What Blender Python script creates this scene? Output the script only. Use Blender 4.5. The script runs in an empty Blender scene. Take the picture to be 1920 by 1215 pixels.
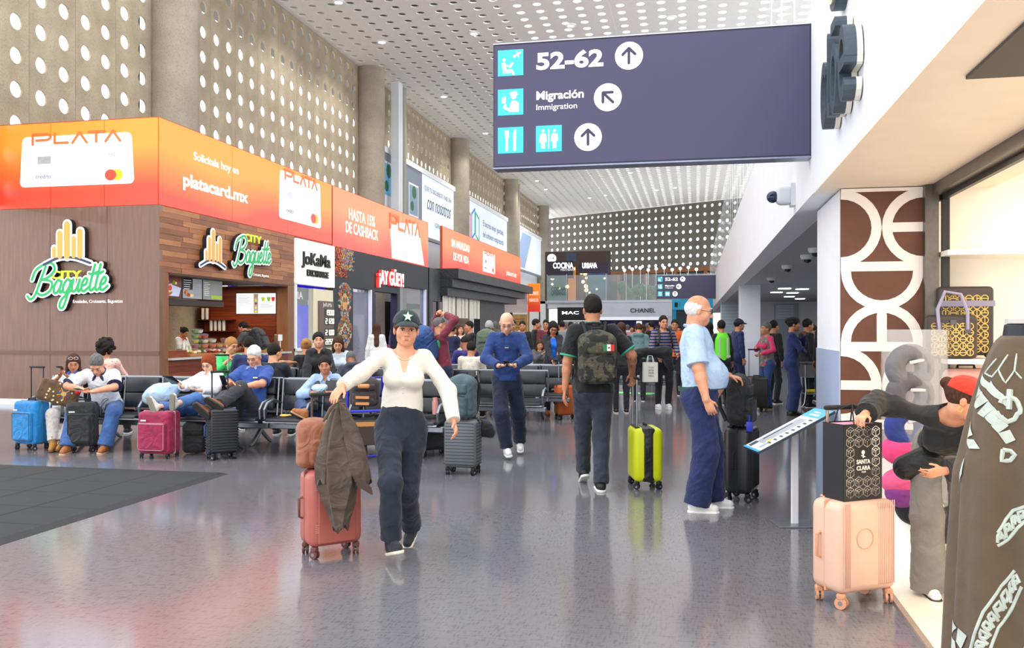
import bpy, bmesh, math, random
import numpy as np
from mathutils import Vector, Matrix, Euler
random.seed(7); rng = np.random.default_rng(7)
scene = bpy.context.scene
COL = scene.collection
PI = math.pi
# ---------------------------------------------------------------- camera, world, lights, exposure
FPX, HZ, CAMH = 1650.0, 615.0, 1.53
YAW = math.atan(343 / 1650.0)
FWD = Vector((-math.sin(YAW), math.cos(YAW), 0)); RGT = Vector((math.cos(YAW), math.sin(YAW), 0))
cam_d = bpy.data.cameras.new('camera'); cam = bpy.data.objects.new('camera', cam_d); COL.objects.link(cam)
cam.location = (0, 0, CAMH); cam.rotation_euler = (PI / 2, 0, YAW)
cam_d.sensor_width = 36; cam_d.lens = FPX / 1920 * 36; cam_d.shift_y = (HZ - 607.5) / 1920
cam_d.clip_start = .05; cam_d.clip_end = 400
scene.camera = cam
world = bpy.data.worlds.new('sky'); scene.world = world; world.use_nodes = True
wn = world.node_tree; bg = wn.nodes['Background']
bg.inputs[0].default_value = (.97, .98, 1, 1); bg.inputs[1].default_value = 1.9
scene.view_settings.view_transform = 'Standard'; scene.view_settings.look = 'None'
scene.view_settings.gamma = 1; scene.view_settings.use_curve_mapping = False
scene.view_settings.exposure = .42
scene.cycles.use_denoising = True; scene.cycles.max_bounces = 8; scene.cycles.diffuse_bounces = 5
scene.cycles.glossy_bounces = 4; scene.cycles.transparent_max_bounces = 16; scene.cycles.sample_clamp_indirect = 6
def lamp(kind, loc, power, color=(1, 1, 1), size=.1, rot=(0, 0, 0), name='lamp', sy=None, spot=None):
    l = bpy.data.lights.new(name, kind); l.energy = power; l.color = color
    if kind == 'AREA':
        l.size = size
        if sy: l.shape = 'RECTANGLE'; l.size_y = sy
    else: l.shadow_soft_size = size
    if spot: l.spot_size = spot; l.spot_blend = .7
    o = bpy.data.objects.new(name, l); o.location = loc; o.rotation_euler = rot; COL.objects.link(o); return o
# shop lighting (inside the bag shop and the food kiosk)
lamp('AREA', (3.2, 4.9, 2.70), 62, (1, .87, .70), 2.4, name='shop_light', sy=3.2)
lamp('AREA', (1.35, 4.2, 2.50), 16, (1, .82, .64), .35, name='soffit_light', sy=3.0)
lamp('AREA', (-11.5, 18.4, 2.55), 60, (1, .78, .55), 1.6, name='kiosk_light', sy=4)
lamp('AREA', (3.5, 22, 2.5), 120, (.92, .97, 1), 1.5, name='hall_light', sy=14)
lamp('AREA', (-11.0, 28, 3.4), 160, (.35, .3, 1), 1.2, name='store_light', sy=7)
# ---------------------------------------------------------------- measuring helpers (photo ray -> place)
def ray(px, py): return FWD + RGT * ((px - 960) / FPX) + Vector((0, 0, (HZ - py) / FPX))
def W(px, z, h=0.0):
    p = FWD * z + RGT * ((px - 960) / FPX * z); return Vector((p.x, p.y, h))
def P3(px, py, z): return Vector((0, 0, CAMH)) + ray(px, py) * z
def ZG(py): return CAMH * FPX / (py - HZ)
def hitX(px, py, X):
    r = ray(px, py); t = X / r.x; return (r.y * t, CAMH + r.z * t)
def hitY(px, py, Y):
    r = ray(px, py); t = Y / r.y; return (r.x * t, CAMH + r.z * t)
ORD = ('leftmost', 'second from the left', 'third from the left', 'fourth from the left', 'fifth from the left', 'sixth from the left', 'seventh from the left', 'eighth from the left', 'eighth from the right', 'seventh from the right', 'sixth from the right', 'fifth from the right', 'fourth from the right', 'third from the right', 'second from the right', 'rightmost')
def ordn(i, n): return ORD[i] if i < n / 2 else ORD[16 - n + i]
def facing(deg):
    a = math.radians(deg); d = -FWD * math.cos(a) + RGT * math.sin(a)
    return math.atan2(d.y, d.x) - PI / 2
# ---------------------------------------------------------------- materials
MC = {}
def lin(c):
    if isinstance(c, str):
        c = tuple(int(c[i:i + 2], 16) / 255 for i in (0, 2, 4))
        return tuple((x / 12.92 if x <= .04045 else ((x + .055) / 1.055) ** 2.4) for x in c)
    return c
def M(col, rough=.55, metal=0, kind='plain', em=0, scale=1.0, col2=None, bump=.0, alpha=1, trans=0, name=None, coat=0):
    key = (str(col), rough, metal, kind, em, scale, str(col2), bump, alpha, trans, coat)
    if key in MC: return MC[key]
    c = lin(col); c2 = lin(col2) if col2 is not None else tuple(x * .86 for x in c)
    m = bpy.data.materials.new(name or kind); m.use_nodes = True; nt = m.node_tree; N = nt.nodes; L = nt.links
    b = N['Principled BSDF']
    b.inputs['Roughness'].default_value = rough; b.inputs['Metallic'].default_value = metal
    b.inputs['Coat Weight'].default_value = coat
    if trans: b.inputs['Transmission Weight'].default_value = trans; b.inputs['IOR'].default_value = 1.2
    if alpha < 1: b.inputs['Alpha'].default_value = alpha
    tc = N.new('ShaderNodeTexCoord'); mp = N.new('ShaderNodeMapping'); L.new(tc.outputs['Object'], mp.inputs[0])
    def noise(sc, det=3, src=None, rough_=.5):
        n = N.new('ShaderNodeTexNoise'); n.inputs['Scale'].default_value = sc; n.inputs['Detail'].default_value = det
        n.inputs['Roughness'].default_value = rough_
        L.new((src or mp).outputs[0], n.inputs['Vector']); return n
    def ramp(a, b_, fac, ca=c, cb=c2):
        r = N.new('ShaderNodeValToRGB'); r.color_ramp.elements[0].position = a; r.color_ramp.elements[1].position = b_
        r.color_ramp.elements[0].color = (*ca, 1); r.color_ramp.elements[1].color = (*cb, 1)
        L.new(fac, r.inputs[0]); return r
    def bumpn(fac, strength, dist=.01):
        bn = N.new('ShaderNodeBump'); bn.inputs['Strength'].default_value = strength; bn.inputs['Distance'].default_value = dist
        L.new(fac, bn.inputs['Height']); L.new(bn.outputs[0], b.inputs['Normal'])
    out = None
    if kind == 'wood':
        mp.inputs['Scale'].default_value = (6 * scale, 6 * scale, .6 * scale)
        n = noise(3, 6); r = ramp(.3, .7, n.outputs[0]); out = r.outputs[0]; bumpn(n.outputs[0], .15)
    elif kind == 'woodh':
        mp.inputs['Scale'].default_value = (.8 * scale, .8 * scale, 9 * scale)
        n = noise(3, 6); r = ramp(.3, .7, n.outputs[0]); out = r.outputs[0]; bumpn(n.outputs[0], .15)
    elif kind == 'concrete':
        n = noise(1.2, 3); n2 = noise(22 * scale, 6, rough_=.7)
        r = ramp(.36, .5, n2.outputs[0], tuple(x * .30 for x in c), c)
        r1 = ramp(.3, .7, n.outputs[0])
        mx = N.new('ShaderNodeMixRGB'); mx.blend_type = 'MULTIPLY'; mx.inputs[0].default_value = .45
        L.new(r1.outputs[0], mx.inputs[1]); L.new(r.outputs[0], mx.inputs[2]); out = mx.outputs[0]
        bumpn(n2.outputs[0], .6, .04)
    elif kind == 'fabric':
        n = noise(9 * scale, 3); n2 = noise(260 * scale, 2); r = ramp(.3, .75, n.outputs[0]); out = r.outputs[0]
        n3 = noise(7 * scale, 2, rough_=.4); n3.inputs['Distortion'].default_value = 1.5
        ad = N.new('ShaderNodeMath'); ad.operation = 'MULTIPLY_ADD'; L.new(n2.outputs[0], ad.inputs[0]); ad.inputs[1].default_value = .05; L.new(n3.outputs[0], ad.inputs[2]); bumpn(ad.outputs[0], bump or .55, .045)
        b.inputs['Sheen Weight'].default_value = .12
    elif kind == 'knit':
        mp.inputs['Rotation'].default_value = (0, .5, .4)
        w = N.new('ShaderNodeTexWave'); w.inputs['Scale'].default_value = 40 * scale; w.inputs['Distortion'].default_value = 3
        L.new(mp.outputs[0], w.inputs[0]); r = ramp(0, 1, w.outputs[1]); out = r.outputs[0]; bumpn(w.outputs[1], .22, .003)
    elif kind == 'camo':
        v = N.new('ShaderNodeTexNoise'); v.inputs['Scale'].default_value = 9 * scale; v.inputs['Detail'].default_value = 4; L.new(mp.outputs[0], v.inputs[0])
        r = ramp(.3, .62, v.outputs[0]); r.color_ramp.interpolation = 'CONSTANT'
        e = r.color_ramp.elements.new(.5); e.color = tuple(x * .55 + .012 for x in c2) + (1,)
        out = r.outputs[0]
    elif kind == 'stripes':
        w = N.new('ShaderNodeTexWave'); w.bands_direction = 'Z'; w.inputs['Scale'].default_value = scale; L.new(mp.outputs[0], w.inputs[0])
        r = ramp(.86, .90, w.outputs[1]); out = r.outputs[0]
    elif kind == 'print':
        v = N.new('ShaderNodeTexVoronoi'); v.inputs['Scale'].default_value = 14 * scale; L.new(mp.outputs[0], v.inputs[0])
        r = ramp(.28, .34, v.outputs[0]); out = r.outputs[0]
    elif kind == 'hair':
        b.inputs['Specular IOR Level'].default_value = .25
        mp.inputs['Scale'].default_value = (1, 1, .25)
        n = noise(170 * scale, 3); r = ramp(.35, .75, n.outputs[0]); out = r.outputs[0]; bumpn(n.outputs[0], .18, .003)
    elif kind == 'skin':
        n = noise(14, 2); r = ramp(.35, .7, n.outputs[0]); out = r.outputs[0]
        b.inputs['Subsurface Weight'].default_value = 0.08; b.inputs['Subsurface Radius'].default_value = (.02, .008, .004)
    elif kind == 'vgrad':   # printed colour gradient of a poster (colour 1 low, colour 2 high)
        sx = N.new('ShaderNodeSeparateXYZ'); L.new(tc.outputs['Generated'], sx.inputs[0])
        n = noise(.5 * scale, 1); ad = N.new('ShaderNodeMath'); ad.operation = 'MULTIPLY_ADD'
        L.new(n.outputs[0], ad.inputs[0]); ad.inputs[1].default_value = .7; L.new(sx.outputs[2], ad.inputs[2])
        r = ramp(.5, 1.5, ad.outputs[0]); out = r.outputs[0]
    elif kind == 'metal':
        n = noise(30 * scale, 2); r = ramp(.3, .7, n.outputs[0]); out = r.outputs[0]
    elif kind == 'foliage':
        n = noise(6 * scale, 5); r = ramp(.4, .65, n.outputs[0]); out = r.outputs[0]; bumpn(n.outputs[0], 1, .1)
    else:
        n = noise(5 * scale, 3); r = ramp(.2, .8, n.outputs[0], c, tuple(x * .94 for x in c) if col2 is None else c2); out = r.outputs[0]
        if bump: bumpn(noise(120 * scale, 2).outputs[0], bump, .003)
    L.new(out, b.inputs['Base Color'])
    if em:
        L.new(out, b.inputs['Emission Color']); b.inputs['Emission Strength'].default_value = em
    MC[key] = m; return m
# ---------------------------------------------------------------- object helpers
def link(name, data, parent=None, loc=None, rot=None):
    o = bpy.data.objects.new(name, data); COL.objects.link(o)
    if parent is not None: o.parent = parent
    if loc is not None: o.location = loc
    if rot is not None: o.rotation_euler = rot
    return o
def tag(o, label=None, cat=None, group=None, kind=None):
    if label: o['label'] = label
    if cat: o['category'] = cat
    if group: o['group'] = group
    if kind: o['kind'] = kind
    return o
def empty(name, label, cat, loc=(0, 0, 0), rz=0, group=None, kind=None):
    o = link(name, None, None, loc, (0, 0, rz)); o.empty_display_size = .1
    return tag(o, label, cat, group, kind)
def struct(o): o['kind'] = 'structure'; return o
def dup(root, loc=None, rz=None, label=None, parent=None):
    c = root.copy(); COL.objects.link(c)
    if parent is not None: c.parent = parent
    if loc is not None: c.location = loc
    if rz is not None: c.rotation_euler = (0, 0, rz)
    if label: c['label'] = label
    for ch in list(root.children):
        d = ch.copy(); COL.objects.link(d); d.parent = c
        for g in list(ch.children):
            e = g.copy(); COL.objects.link(e); e.parent = d
    return c
class B:
    """collects shapes into ONE mesh"""
    def __init__(s): s.v = []; s.f = []
    def add(s, v, f):
        n = len(s.v); s.v += [tuple(p) for p in v]; s.f += [tuple(i + n for i in q) for q in f]; return s
    def box(s, c, d, rot=None, taper=None):
        x, y, z = (q / 2 for q in d); vs = []
        for k in (-1, 1):
            t = taper if (taper and k > 0) else 1
            vs += [Vector((-x * t, -y * t, k * z)), Vector((x * t, -y * t, k * z)), Vector((x * t, y * t, k * z)), Vector((-x * t, y * t, k * z))]
        if rot is not None:
            R = rot if isinstance(rot, Matrix) else Euler(rot).to_matrix(); vs = [R @ q for q in vs]
        c = Vector(c)
        return s.add([q + c for q in vs], [(3, 2, 1, 0), (4, 5, 6, 7), (0, 1, 5, 4), (1, 2, 6, 5), (2, 3, 7, 6), (3, 0, 4, 7)])
    def rbox(s, c, d, r=.02, seg=2, rot=None):
        bm = bmesh.new(); bmesh.ops.create_cube(bm, size=1)
        for q in bm.verts: q.co = Vector((q.co.x * d[0], q.co.y * d[1], q.co.z * d[2]))
        bmesh.ops.bevel(bm, geom=list(bm.edges), offset=min(r, min(d) * .49), segments=seg, profile=.5, affect='EDGES')
        R = (rot if isinstance(rot, Matrix) else Euler(rot).to_matrix()) if rot is not None else Matrix.Identity(3)
        bm.verts.index_update(); c = Vector(c)
        s.add([R @ q.co + c for q in bm.verts], [tuple(q.index for q in f.verts) for f in bm.faces]); bm.free(); return s
    def ring(s, pts, r, n, up=None):
        pts = [Vector(p) for p in pts]; out = []; rr = r if hasattr(r, '__len__') else [r] * len(pts); prev = None
        for i, p in enumerate(pts):
            t = (pts[min(i + 1, len(pts) - 1)] - pts[max(i - 1, 0)])
            t = t.normalized() if t.length > 1e-9 else Vector((0, 0, 1))
            if prev is None:
                a = Vector((0, 0, 1)) if abs(t.z) < .9 else Vector((1, 0, 0)); x = t.cross(a).normalized()
            else: x = (prev - t * prev.dot(t)); x = x.normalized() if x.length > 1e-6 else prev
            prev = x; y = t.cross(x)
            out.append([p + (x * math.cos(2 * PI * k / n) + y * math.sin(2 * PI * k / n)) * rr[i] for k in range(n)])
        return out
    def tube(s, pts, r, n=8, cap=True):
        R = s.ring(pts, r, n); v = [q for l in R for q in l]; f = []
        for i in range(len(R) - 1):
            for k in range(n):
                a = i * n + k; b = i * n + (k + 1) % n; f.append((a, b, b + n, a + n))
        if cap: f.append(tuple(range(n))[::-1]); f.append(tuple(range(len(v) - n, len(v))))
        return s.add(v, f)
    def cyl(s, a, b, r, n=16, r2=None): return s.tube([a, b], [r, r if r2 is None else r2], n)
    def lathe(s, prof, c=(0, 0, 0), n=20, ang=2 * PI):
        c = Vector(c); v = []; f = []; m = len(prof)
        for k in range(n):
            a = ang * k / n
            for (r, z) in prof: v.append(c + Vector((r * math.cos(a), r * math.sin(a), z)))
        for k in range(n):
            k2 = (k + 1) % n
            for i in range(m - 1): f.append((k * m + i, k2 * m + i, k2 * m + i + 1, k * m + i + 1))
        return s.add(v, f)
    def sph(s, c, r, n=12, m=8):
        r = r if hasattr(r, '__len__') else (r, r, r); c = Vector(c); v = [c + Vector((0, 0, r[2]))]; f = []
        for i in range(1, m):
            t = PI * i / m
            for k in range(n):
                a = 2 * PI * k / n; v.append(c + Vector((r[0] * math.sin(t) * math.cos(a), r[1] * math.sin(t) * math.sin(a), r[2] * math.cos(t))))
        v.append(c - Vector((0, 0, r[2])))
        for k in range(n):
            f.append((0, 1 + k, 1 + (k + 1) % n)); f.append((len(v) - 1, len(v) - 2 - k if False else 1 + (m - 2) * n + (k + 1) % n, 1 + (m - 2) * n + k))
        for i in range(m - 2):
            for k in range(n):
                a = 1 + i * n + k; b = 1 + i * n + (k + 1) % n; f.append((a, a + n, b + n, b))
        return s.add(v, f)
    def prism(s, poly, O, u, v, n, d0, d1):
        O, u, v, n = Vector(O), Vector(u), Vector(v), Vector(n); k = len(poly)
        vs = [O + u * x + v * y + n * d0 for x, y in poly] + [O + u * x + v * y + n * d1 for x, y in poly]
        return s.add(vs, [tuple(range(k))[::-1], tuple(range(k, 2 * k))] + [(i, (i + 1) % k, (i + 1) % k + k, i + k) for i in range(k)])
    def done(s, name, mat, parent=None, smooth=False, loc=None, rot=None):
        me = bpy.data.meshes.new(name); me.from_pydata([tuple(p) for p in s.v], [], s.f)
        if mat is not None: me.materials.append(mat)
        if smooth:
            me.polygons.foreach_set('use_smooth', [True] * len(me.polygons))
            try: me.set_sharp_from_angle(angle=math.radians(38))
            except Exception: pass
        me.update(); return link(name, me, parent, loc, rot)
class Face:
    """a flat frame (origin, right, up, outward) to lay prints, letters and reliefs on"""
    def __init__(s, O, u, v, n): s.O, s.u, s.v, s.n = Vector(O), Vector(u).normalized(), Vector(v).normalized(), Vector(n).normalized()
    def pt(s, x, y, d=0): return s.O + s.u * x + s.v * y + s.n * d
    def rect(s, x0, y0, x1, y1, d0, d1, mat, name, parent, r=0):
        return s.poly([(x0, y0), (x1, y0), (x1, y1), (x0, y1)] if not r else rpoly(x0, y0, x1, y1, r), d0, d1, mat, name, parent)
    def poly(s, pl, d0, d1, mat, name, parent):
        b = B(); pls = pl if isinstance(pl[0][0], (tuple, list)) else [pl]
        e = min(.006, .00005 * len(pls)) if len(pls) > 1 else 0; n_ = max(len(pls), 1)
        for i, q in enumerate(pls): b.prism(q, s.O, s.u, s.v, s.n, d0, d1 - e + e * i / n_)
        return b.done(name, mat, parent)
    def text(s, body, x, y, h, mat, name='lettering', parent=None, d=.004, ext=.002, width=None, bold=0, shear=0, align='LEFT'):
        c = bpy.data.curves.new(name, 'FONT'); c.body = body; c.size = h / .73; c.extrude = ext; c.offset = bold * h; c.shear = shear
        c.align_x = align; c.resolution_u = 4; c.materials.append(mat)
        o = link(name, c, parent); R = Matrix((s.u, s.v, s.n)).transposed().to_4x4(); R.translation = s.pt(x, y, d)
        if parent is not None: o.matrix_parent_inverse = Matrix.Identity(4)
        o.matrix_local = R; TXT.append((o, width, h)); return o
TXT = []
def rpoly(x0, y0, x1, y1, r, n=5):
    out = []
    for cx, cy, a0 in ((x1 - r, y0 + r, -90), (x1 - r, y1 - r, 0), (x0 + r, y1 - r, 90), (x0 + r, y0 + r, 180)):
        for k in range(n + 1):
            a = math.radians(a0 + 90 * k / n); out.append((cx + r * math.cos(a), cy + r * math.sin(a)))
    return out
def disc(cx, cy, r, n=24, ry=None): return [(cx + r * math.cos(2 * PI * k / n), cy + (ry or r) * math.sin(2 * PI * k / n)) for k in range(n)]
def stad(a, b, r, n=6):
    ax, ay = a; bx, by = b; t = math.atan2(by - ay, bx - ax); out = []
    for k in range(n + 1):
        q = t - PI / 2 + PI * k / n; out.append((bx + r * math.cos(q), by + r * math.sin(q)))
    for k in range(n + 1):
        q = t + PI / 2 + PI * k / n; out.append((ax + r * math.cos(q), ay + r * math.sin(q)))
    return out
def spline(pts, n=5):
    out = []; P = [pts[0]] + list(pts) + [pts[-1]]
    for i in range(1, len(P) - 2):
        p0, p1, p2, p3 = P[i - 1], P[i], P[i + 1], P[i + 2]
        for k in range(n):
            t = k / n
            out.append(tuple(.5 * ((2 * b) + (-a + c) * t + (2 * a - 5 * b + 4 * c - d) * t * t + (-a + 3 * b - 3 * c + d) * t ** 3) for a, b, c, d in zip(p0, p1, p2, p3)))
    out.append(tuple(pts[-1])); return out
def strokes(lines, r): return [stad(a, b, r, 4) for l in lines for a, b in zip(l[:-1], l[1:])]
def arcpts(cx, cy, r, a0, a1, n=10): return [(cx + r * math.cos(math.radians(a0 + (a1 - a0) * k / n)), cy + r * math.sin(math.radians(a0 + (a1 - a0) * k / n))) for k in range(n + 1)]
def finish_text():
    bpy.context.view_layer.update()
    dg = bpy.context.evaluated_depsgraph_get(); new = []
    for o, w, h in TXT:
        me = bpy.data.meshes.new_from_object(o.evaluated_get(dg)); n = bpy.data.objects.new('lettering', me); COL.objects.link(n)
        n.parent = o.parent; n.matrix_local = o.matrix_local.copy(); nm = o.name; old = o.data
        bpy.data.objects.remove(o); bpy.data.curves.remove(old); n.name = nm.split('.')[0]; new.append((n, w, h))
    TXT[:] = new; bpy.context.view_layer.update()
    for o, w, h in TXT:
        d = o.dimensions
        if w and d.x > 1e-6:
            k = w / d.x; M_ = o.matrix_local.copy(); o.matrix_local = M_ @ Matrix.Diagonal((k, 1, 1, 1))
# ---------------------------------------------------------------- signed-distance modelling (one continuous surface per body / garment)
def nets(D, o, h):
    s = D < 0; c = s[:-1, :-1, :-1].astype(np.int8)
    offs = [(i, j, k) for i in (0, 1) for j in (0, 1) for k in (0, 1)]
    n = [q - 1 for q in D.shape]
    for i, j, k in offs[1:]: c = c + s[i:i + n[0], j:j + n[1], k:k + n[2]]
    act = (c > 0) & (c < 8); I = np.nonzero(act); N = len(I[0])
    idx = -np.ones(act.shape, np.int32); idx[act] = np.arange(N)
    acc = np.zeros((N, 3), np.float32); cnt = np.zeros(N, np.float32)
    for a in offs:
        for ax in range(3):
            if a[ax]: continue
            b = list(a); b[ax] = 1
            da = D[I[0] + a[0], I[1] + a[1], I[2] + a[2]]; db = D[I[0] + b[0], I[1] + b[1], I[2] + b[2]]
            m = (da < 0) != (db < 0); t = np.where(m, da / np.where(m, da - db, 1), 0)
            for q in range(3): acc[:, q] += np.where(m, a[q] + (t if q == ax else 0), 0)
            cnt += m
    P = acc / cnt[:, None]
    for q in range(3): P[:, q] = (P[:, q] + I[q]) * h + o[q]
    F = []
    for ax in range(3):
        u, w = (ax + 1) % 3, (ax + 2) % 3
        sl0 = [slice(None)] * 3; sl1 = [slice(None)] * 3
        sl0[ax] = slice(0, -1); sl1[ax] = slice(1, None)
        for q in (u, w): sl0[q] = slice(1, -1); sl1[q] = slice(1, -1)
        A = s[tuple(sl0)]; Bq = s[tuple(sl1)]
        for flip, mm in ((False, A & ~Bq), (True, ~A & Bq)):
            e = np.nonzero(mm); e = [np.array(q) for q in e]; e[u] = e[u] + 1; e[w] = e[w] + 1
            def cell(du, dw):
                z = [q.copy() for q in e]; z[u] = z[u] - du; z[w] = z[w] - dw; return idx[z[0], z[1], z[2]]
            q = [cell(1, 1), cell(0, 1), cell(0, 0), cell(1, 0)]
            if flip: q = q[::-1]
            F.append(np.stack(q, 1))
    return P, np.concatenate(F)
class SDF:
    def __init__(s): s.p = []
    def cone(s, a, b, ra, rb=None, k=.02, flat=None, op=0, cap=False):
        s.p.append(('c', np.array(a, float), np.array(b, float), ra, ra if rb is None else rb, flat, cap, k, op)); return s
    def ell(s, c, r, R=None, k=.02, op=0):
        r = r if hasattr(r, '__len__') else (r, r, r)
        s.p.append(('e', np.array(c, float), np.array(r, float), R, None, None, k, op)); return s
    def cut(s, pt, n, k=.004): s.p.append(('p', np.array(pt, float), np.array(Vector(n).normalized()), 0, 0, None, k, 2)); return s
    def box(s, c, h, r, R=None, k=.01, op=0): s.p.append(('b', np.array(c, float), np.array(h, float), r, R, None, k, op)); return s
    def bounds(s, q):
        if q[0] == 'c': r = max(q[3], q[4]); return np.minimum(q[1], q[2]) - r, np.maximum(q[1], q[2]) + r
        if q[0] == 'e':
            r = q[2].max() if q[3] is not None else q[2]; return q[1] - r, q[1] + r
        if q[0] == 'b':
            r = (np.linalg.norm(q[2]) if q[4] is not None else q[2]) + q[3]; return q[1] - r, q[1] + r
    def mesh(s, vox):
        lo = np.min([s.bounds(q)[0] for q in s.p if q[-1] == 0], 0) - 3 * vox; hi = np.max([s.bounds(q)[1] for q in s.p if q[-1] == 0], 0) + 3 * vox
        n = np.ceil((hi - lo) / vox).astype(int) + 1
        ax = [(lo[i] + np.arange(n[i]) * vox).astype(np.float32) for i in range(3)]
        D = np.full(tuple(n), .2, np.float32)
        for q in s.p:
            k = q[-2]; op = q[-1]
            if q[0] == 'p': sl = (slice(None),) * 3
            else:
                a, b = s.bounds(q); pad = k + 2.5 * vox
                i0 = np.clip(np.floor((a - pad - lo) / vox).astype(int), 0, n); i1 = np.clip(np.ceil((b + pad - lo) / vox).astype(int) + 1, 0, n)
                if (i1 <= i0).any(): continue
                sl = tuple(slice(i0[i], i1[i]) for i in range(3))
            X = ax[0][sl[0]][:, None, None]; Y = ax[1][sl[1]][None, :, None]; Z = ax[2][sl[2]][None, None, :]
            if q[0] == 'c':
                x, y, z = X - q[1][0], Y - q[1][1], Z - q[1][2]; ba = q[2] - q[1]; sc = 1
                if q[5] is not None:
                    w, f = np.array(q[5][0], float), q[5][1]; w = w / np.linalg.norm(w); t = (x * w[0] + y * w[1] + z * w[2]) * (1 / f - 1)
                    x, y, z = x + w[0] * t, y + w[1] * t, z + w[2] * t; ba = ba + w * (ba @ w) * (1 / f - 1); sc = math.sqrt(f)
                bb = max(ba @ ba, 1e-9); hh = np.clip((x * ba[0] + y * ba[1] + z * ba[2]) / bb, 0, 1)
                d = (np.sqrt((x - ba[0] * hh) ** 2 + (y - ba[1] * hh) ** 2 + (z - ba[2] * hh) ** 2) - (q[3] + (q[4] - q[3]) * hh)) * sc
                if q[6]:
                    cn = (q[2] - q[1]) / max(np.linalg.norm(q[2] - q[1]), 1e-9); d = np.maximum(d, (X - q[2][0]) * cn[0] + (Y - q[2][1]) * cn[1] + (Z - q[2][2]) * cn[2])
            elif q[0] == 'e':
                x, y, z = X - q[1][0], Y - q[1][1], Z - q[1][2]
                if q[3] is not None:
                    R = np.array(q[3]); x, y, z = (x * R[0, i] + y * R[1, i] + z * R[2, i] for i in range(3))
                r = q[2]; k0 = np.sqrt((x / r[0]) ** 2 + (y / r[1]) ** 2 + (z / r[2]) ** 2); k1 = np.sqrt((x / r[0] ** 2) ** 2 + (y / r[1] ** 2) ** 2 + (z / r[2] ** 2) ** 2)
                d = k0 * (k0 - 1) / np.maximum(k1, 1e-6)
            elif q[0] == 'b':
                x, y, z = X - q[1][0], Y - q[1][1], Z - q[1][2]
                if q[4] is not None:
                    R = np.array(q[4]); x, y, z = (x * R[0, i] + y * R[1, i] + z * R[2, i] for i in range(3))
                x, y, z = abs(x) - q[2][0] + q[3], abs(y) - q[2][1] + q[3], abs(z) - q[2][2] + q[3]
                d = np.sqrt(np.maximum(x, 0) ** 2 + np.maximum(y, 0) ** 2 + np.maximum(z, 0) ** 2) + np.minimum(np.maximum(np.maximum(x, y), z), 0) - q[3]
            else: d = (X - q[1][0]) * q[2][0] + (Y - q[1][1]) * q[2][1] + (Z - q[1][2]) * q[2][2]
            o_ = D[sl]
            if op == 0:
                hh = np.maximum(k - abs(o_ - d), 0) / k; D[sl] = np.minimum(o_, d) - hh * hh * k * .25
            elif op == 1:
                d = -d; hh = np.maximum(k - abs(o_ - d), 0) / k; D[sl] = np.maximum(o_, d) + hh * hh * k * .25
            else: D[sl] = np.maximum(o_, d)
        D[0] = D[-1] = .1; D[:, 0] = D[:, -1] = .1; D[:, :, 0] = D[:, :, -1] = .1
        return nets(D, lo, vox)
    def done(s, name, mat, parent, vox, fold=None, smooth_it=1, seed=0):
        P, F = s.mesh(vox)
        me = bpy.data.meshes.new(name); me.vertices.add(len(P)); me.loops.add(F.size); me.polygons.add(len(F))
        me.vertices.foreach_set('co', P.astype(np.float32).ravel())
        me.loops.foreach_set('vertex_index', F.astype(np.int32).ravel())
        me.polygons.foreach_set('loop_start', np.arange(0, F.size, 4, dtype=np.int32))
        me.update(calc_edges=True)
        if fold:
            nr = np.empty(len(P) * 3, np.float32); me.vertex_normals.foreach_get('vector', nr); nr = nr.reshape(-1, 3)
            P = P + nr * folds(P, fold[0], fold[1], seed)[:, None]; me.vertices.foreach_set('co', P.astype(np.float32).ravel())
        me.polygons.foreach_set('use_smooth', np.ones(len(F), bool))
        for m in (mat if isinstance(mat, (list, tuple)) else [mat]): me.materials.append(m)
        me.update(); return link(name, me, parent)
def folds(P, amp, fr, seed=0):
    r = np.random.default_rng(seed + 5); out = np.zeros(len(P))
    for i in range(5):
        a = r.normal(size=3); a[2] *= 1.4; a /= np.linalg.norm(a); b = r.normal(size=3); b /= np.linalg.norm(b); f = fr * (.6 + .5 * i)
        out += (1 - 2 * np.abs(np.sin(P @ a * f + 1.8 * np.sin(P @ b * f * .6 + i) + i * 2)) ** .8) / (1 + .45 * i)
    return amp * out / 2.2
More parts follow.
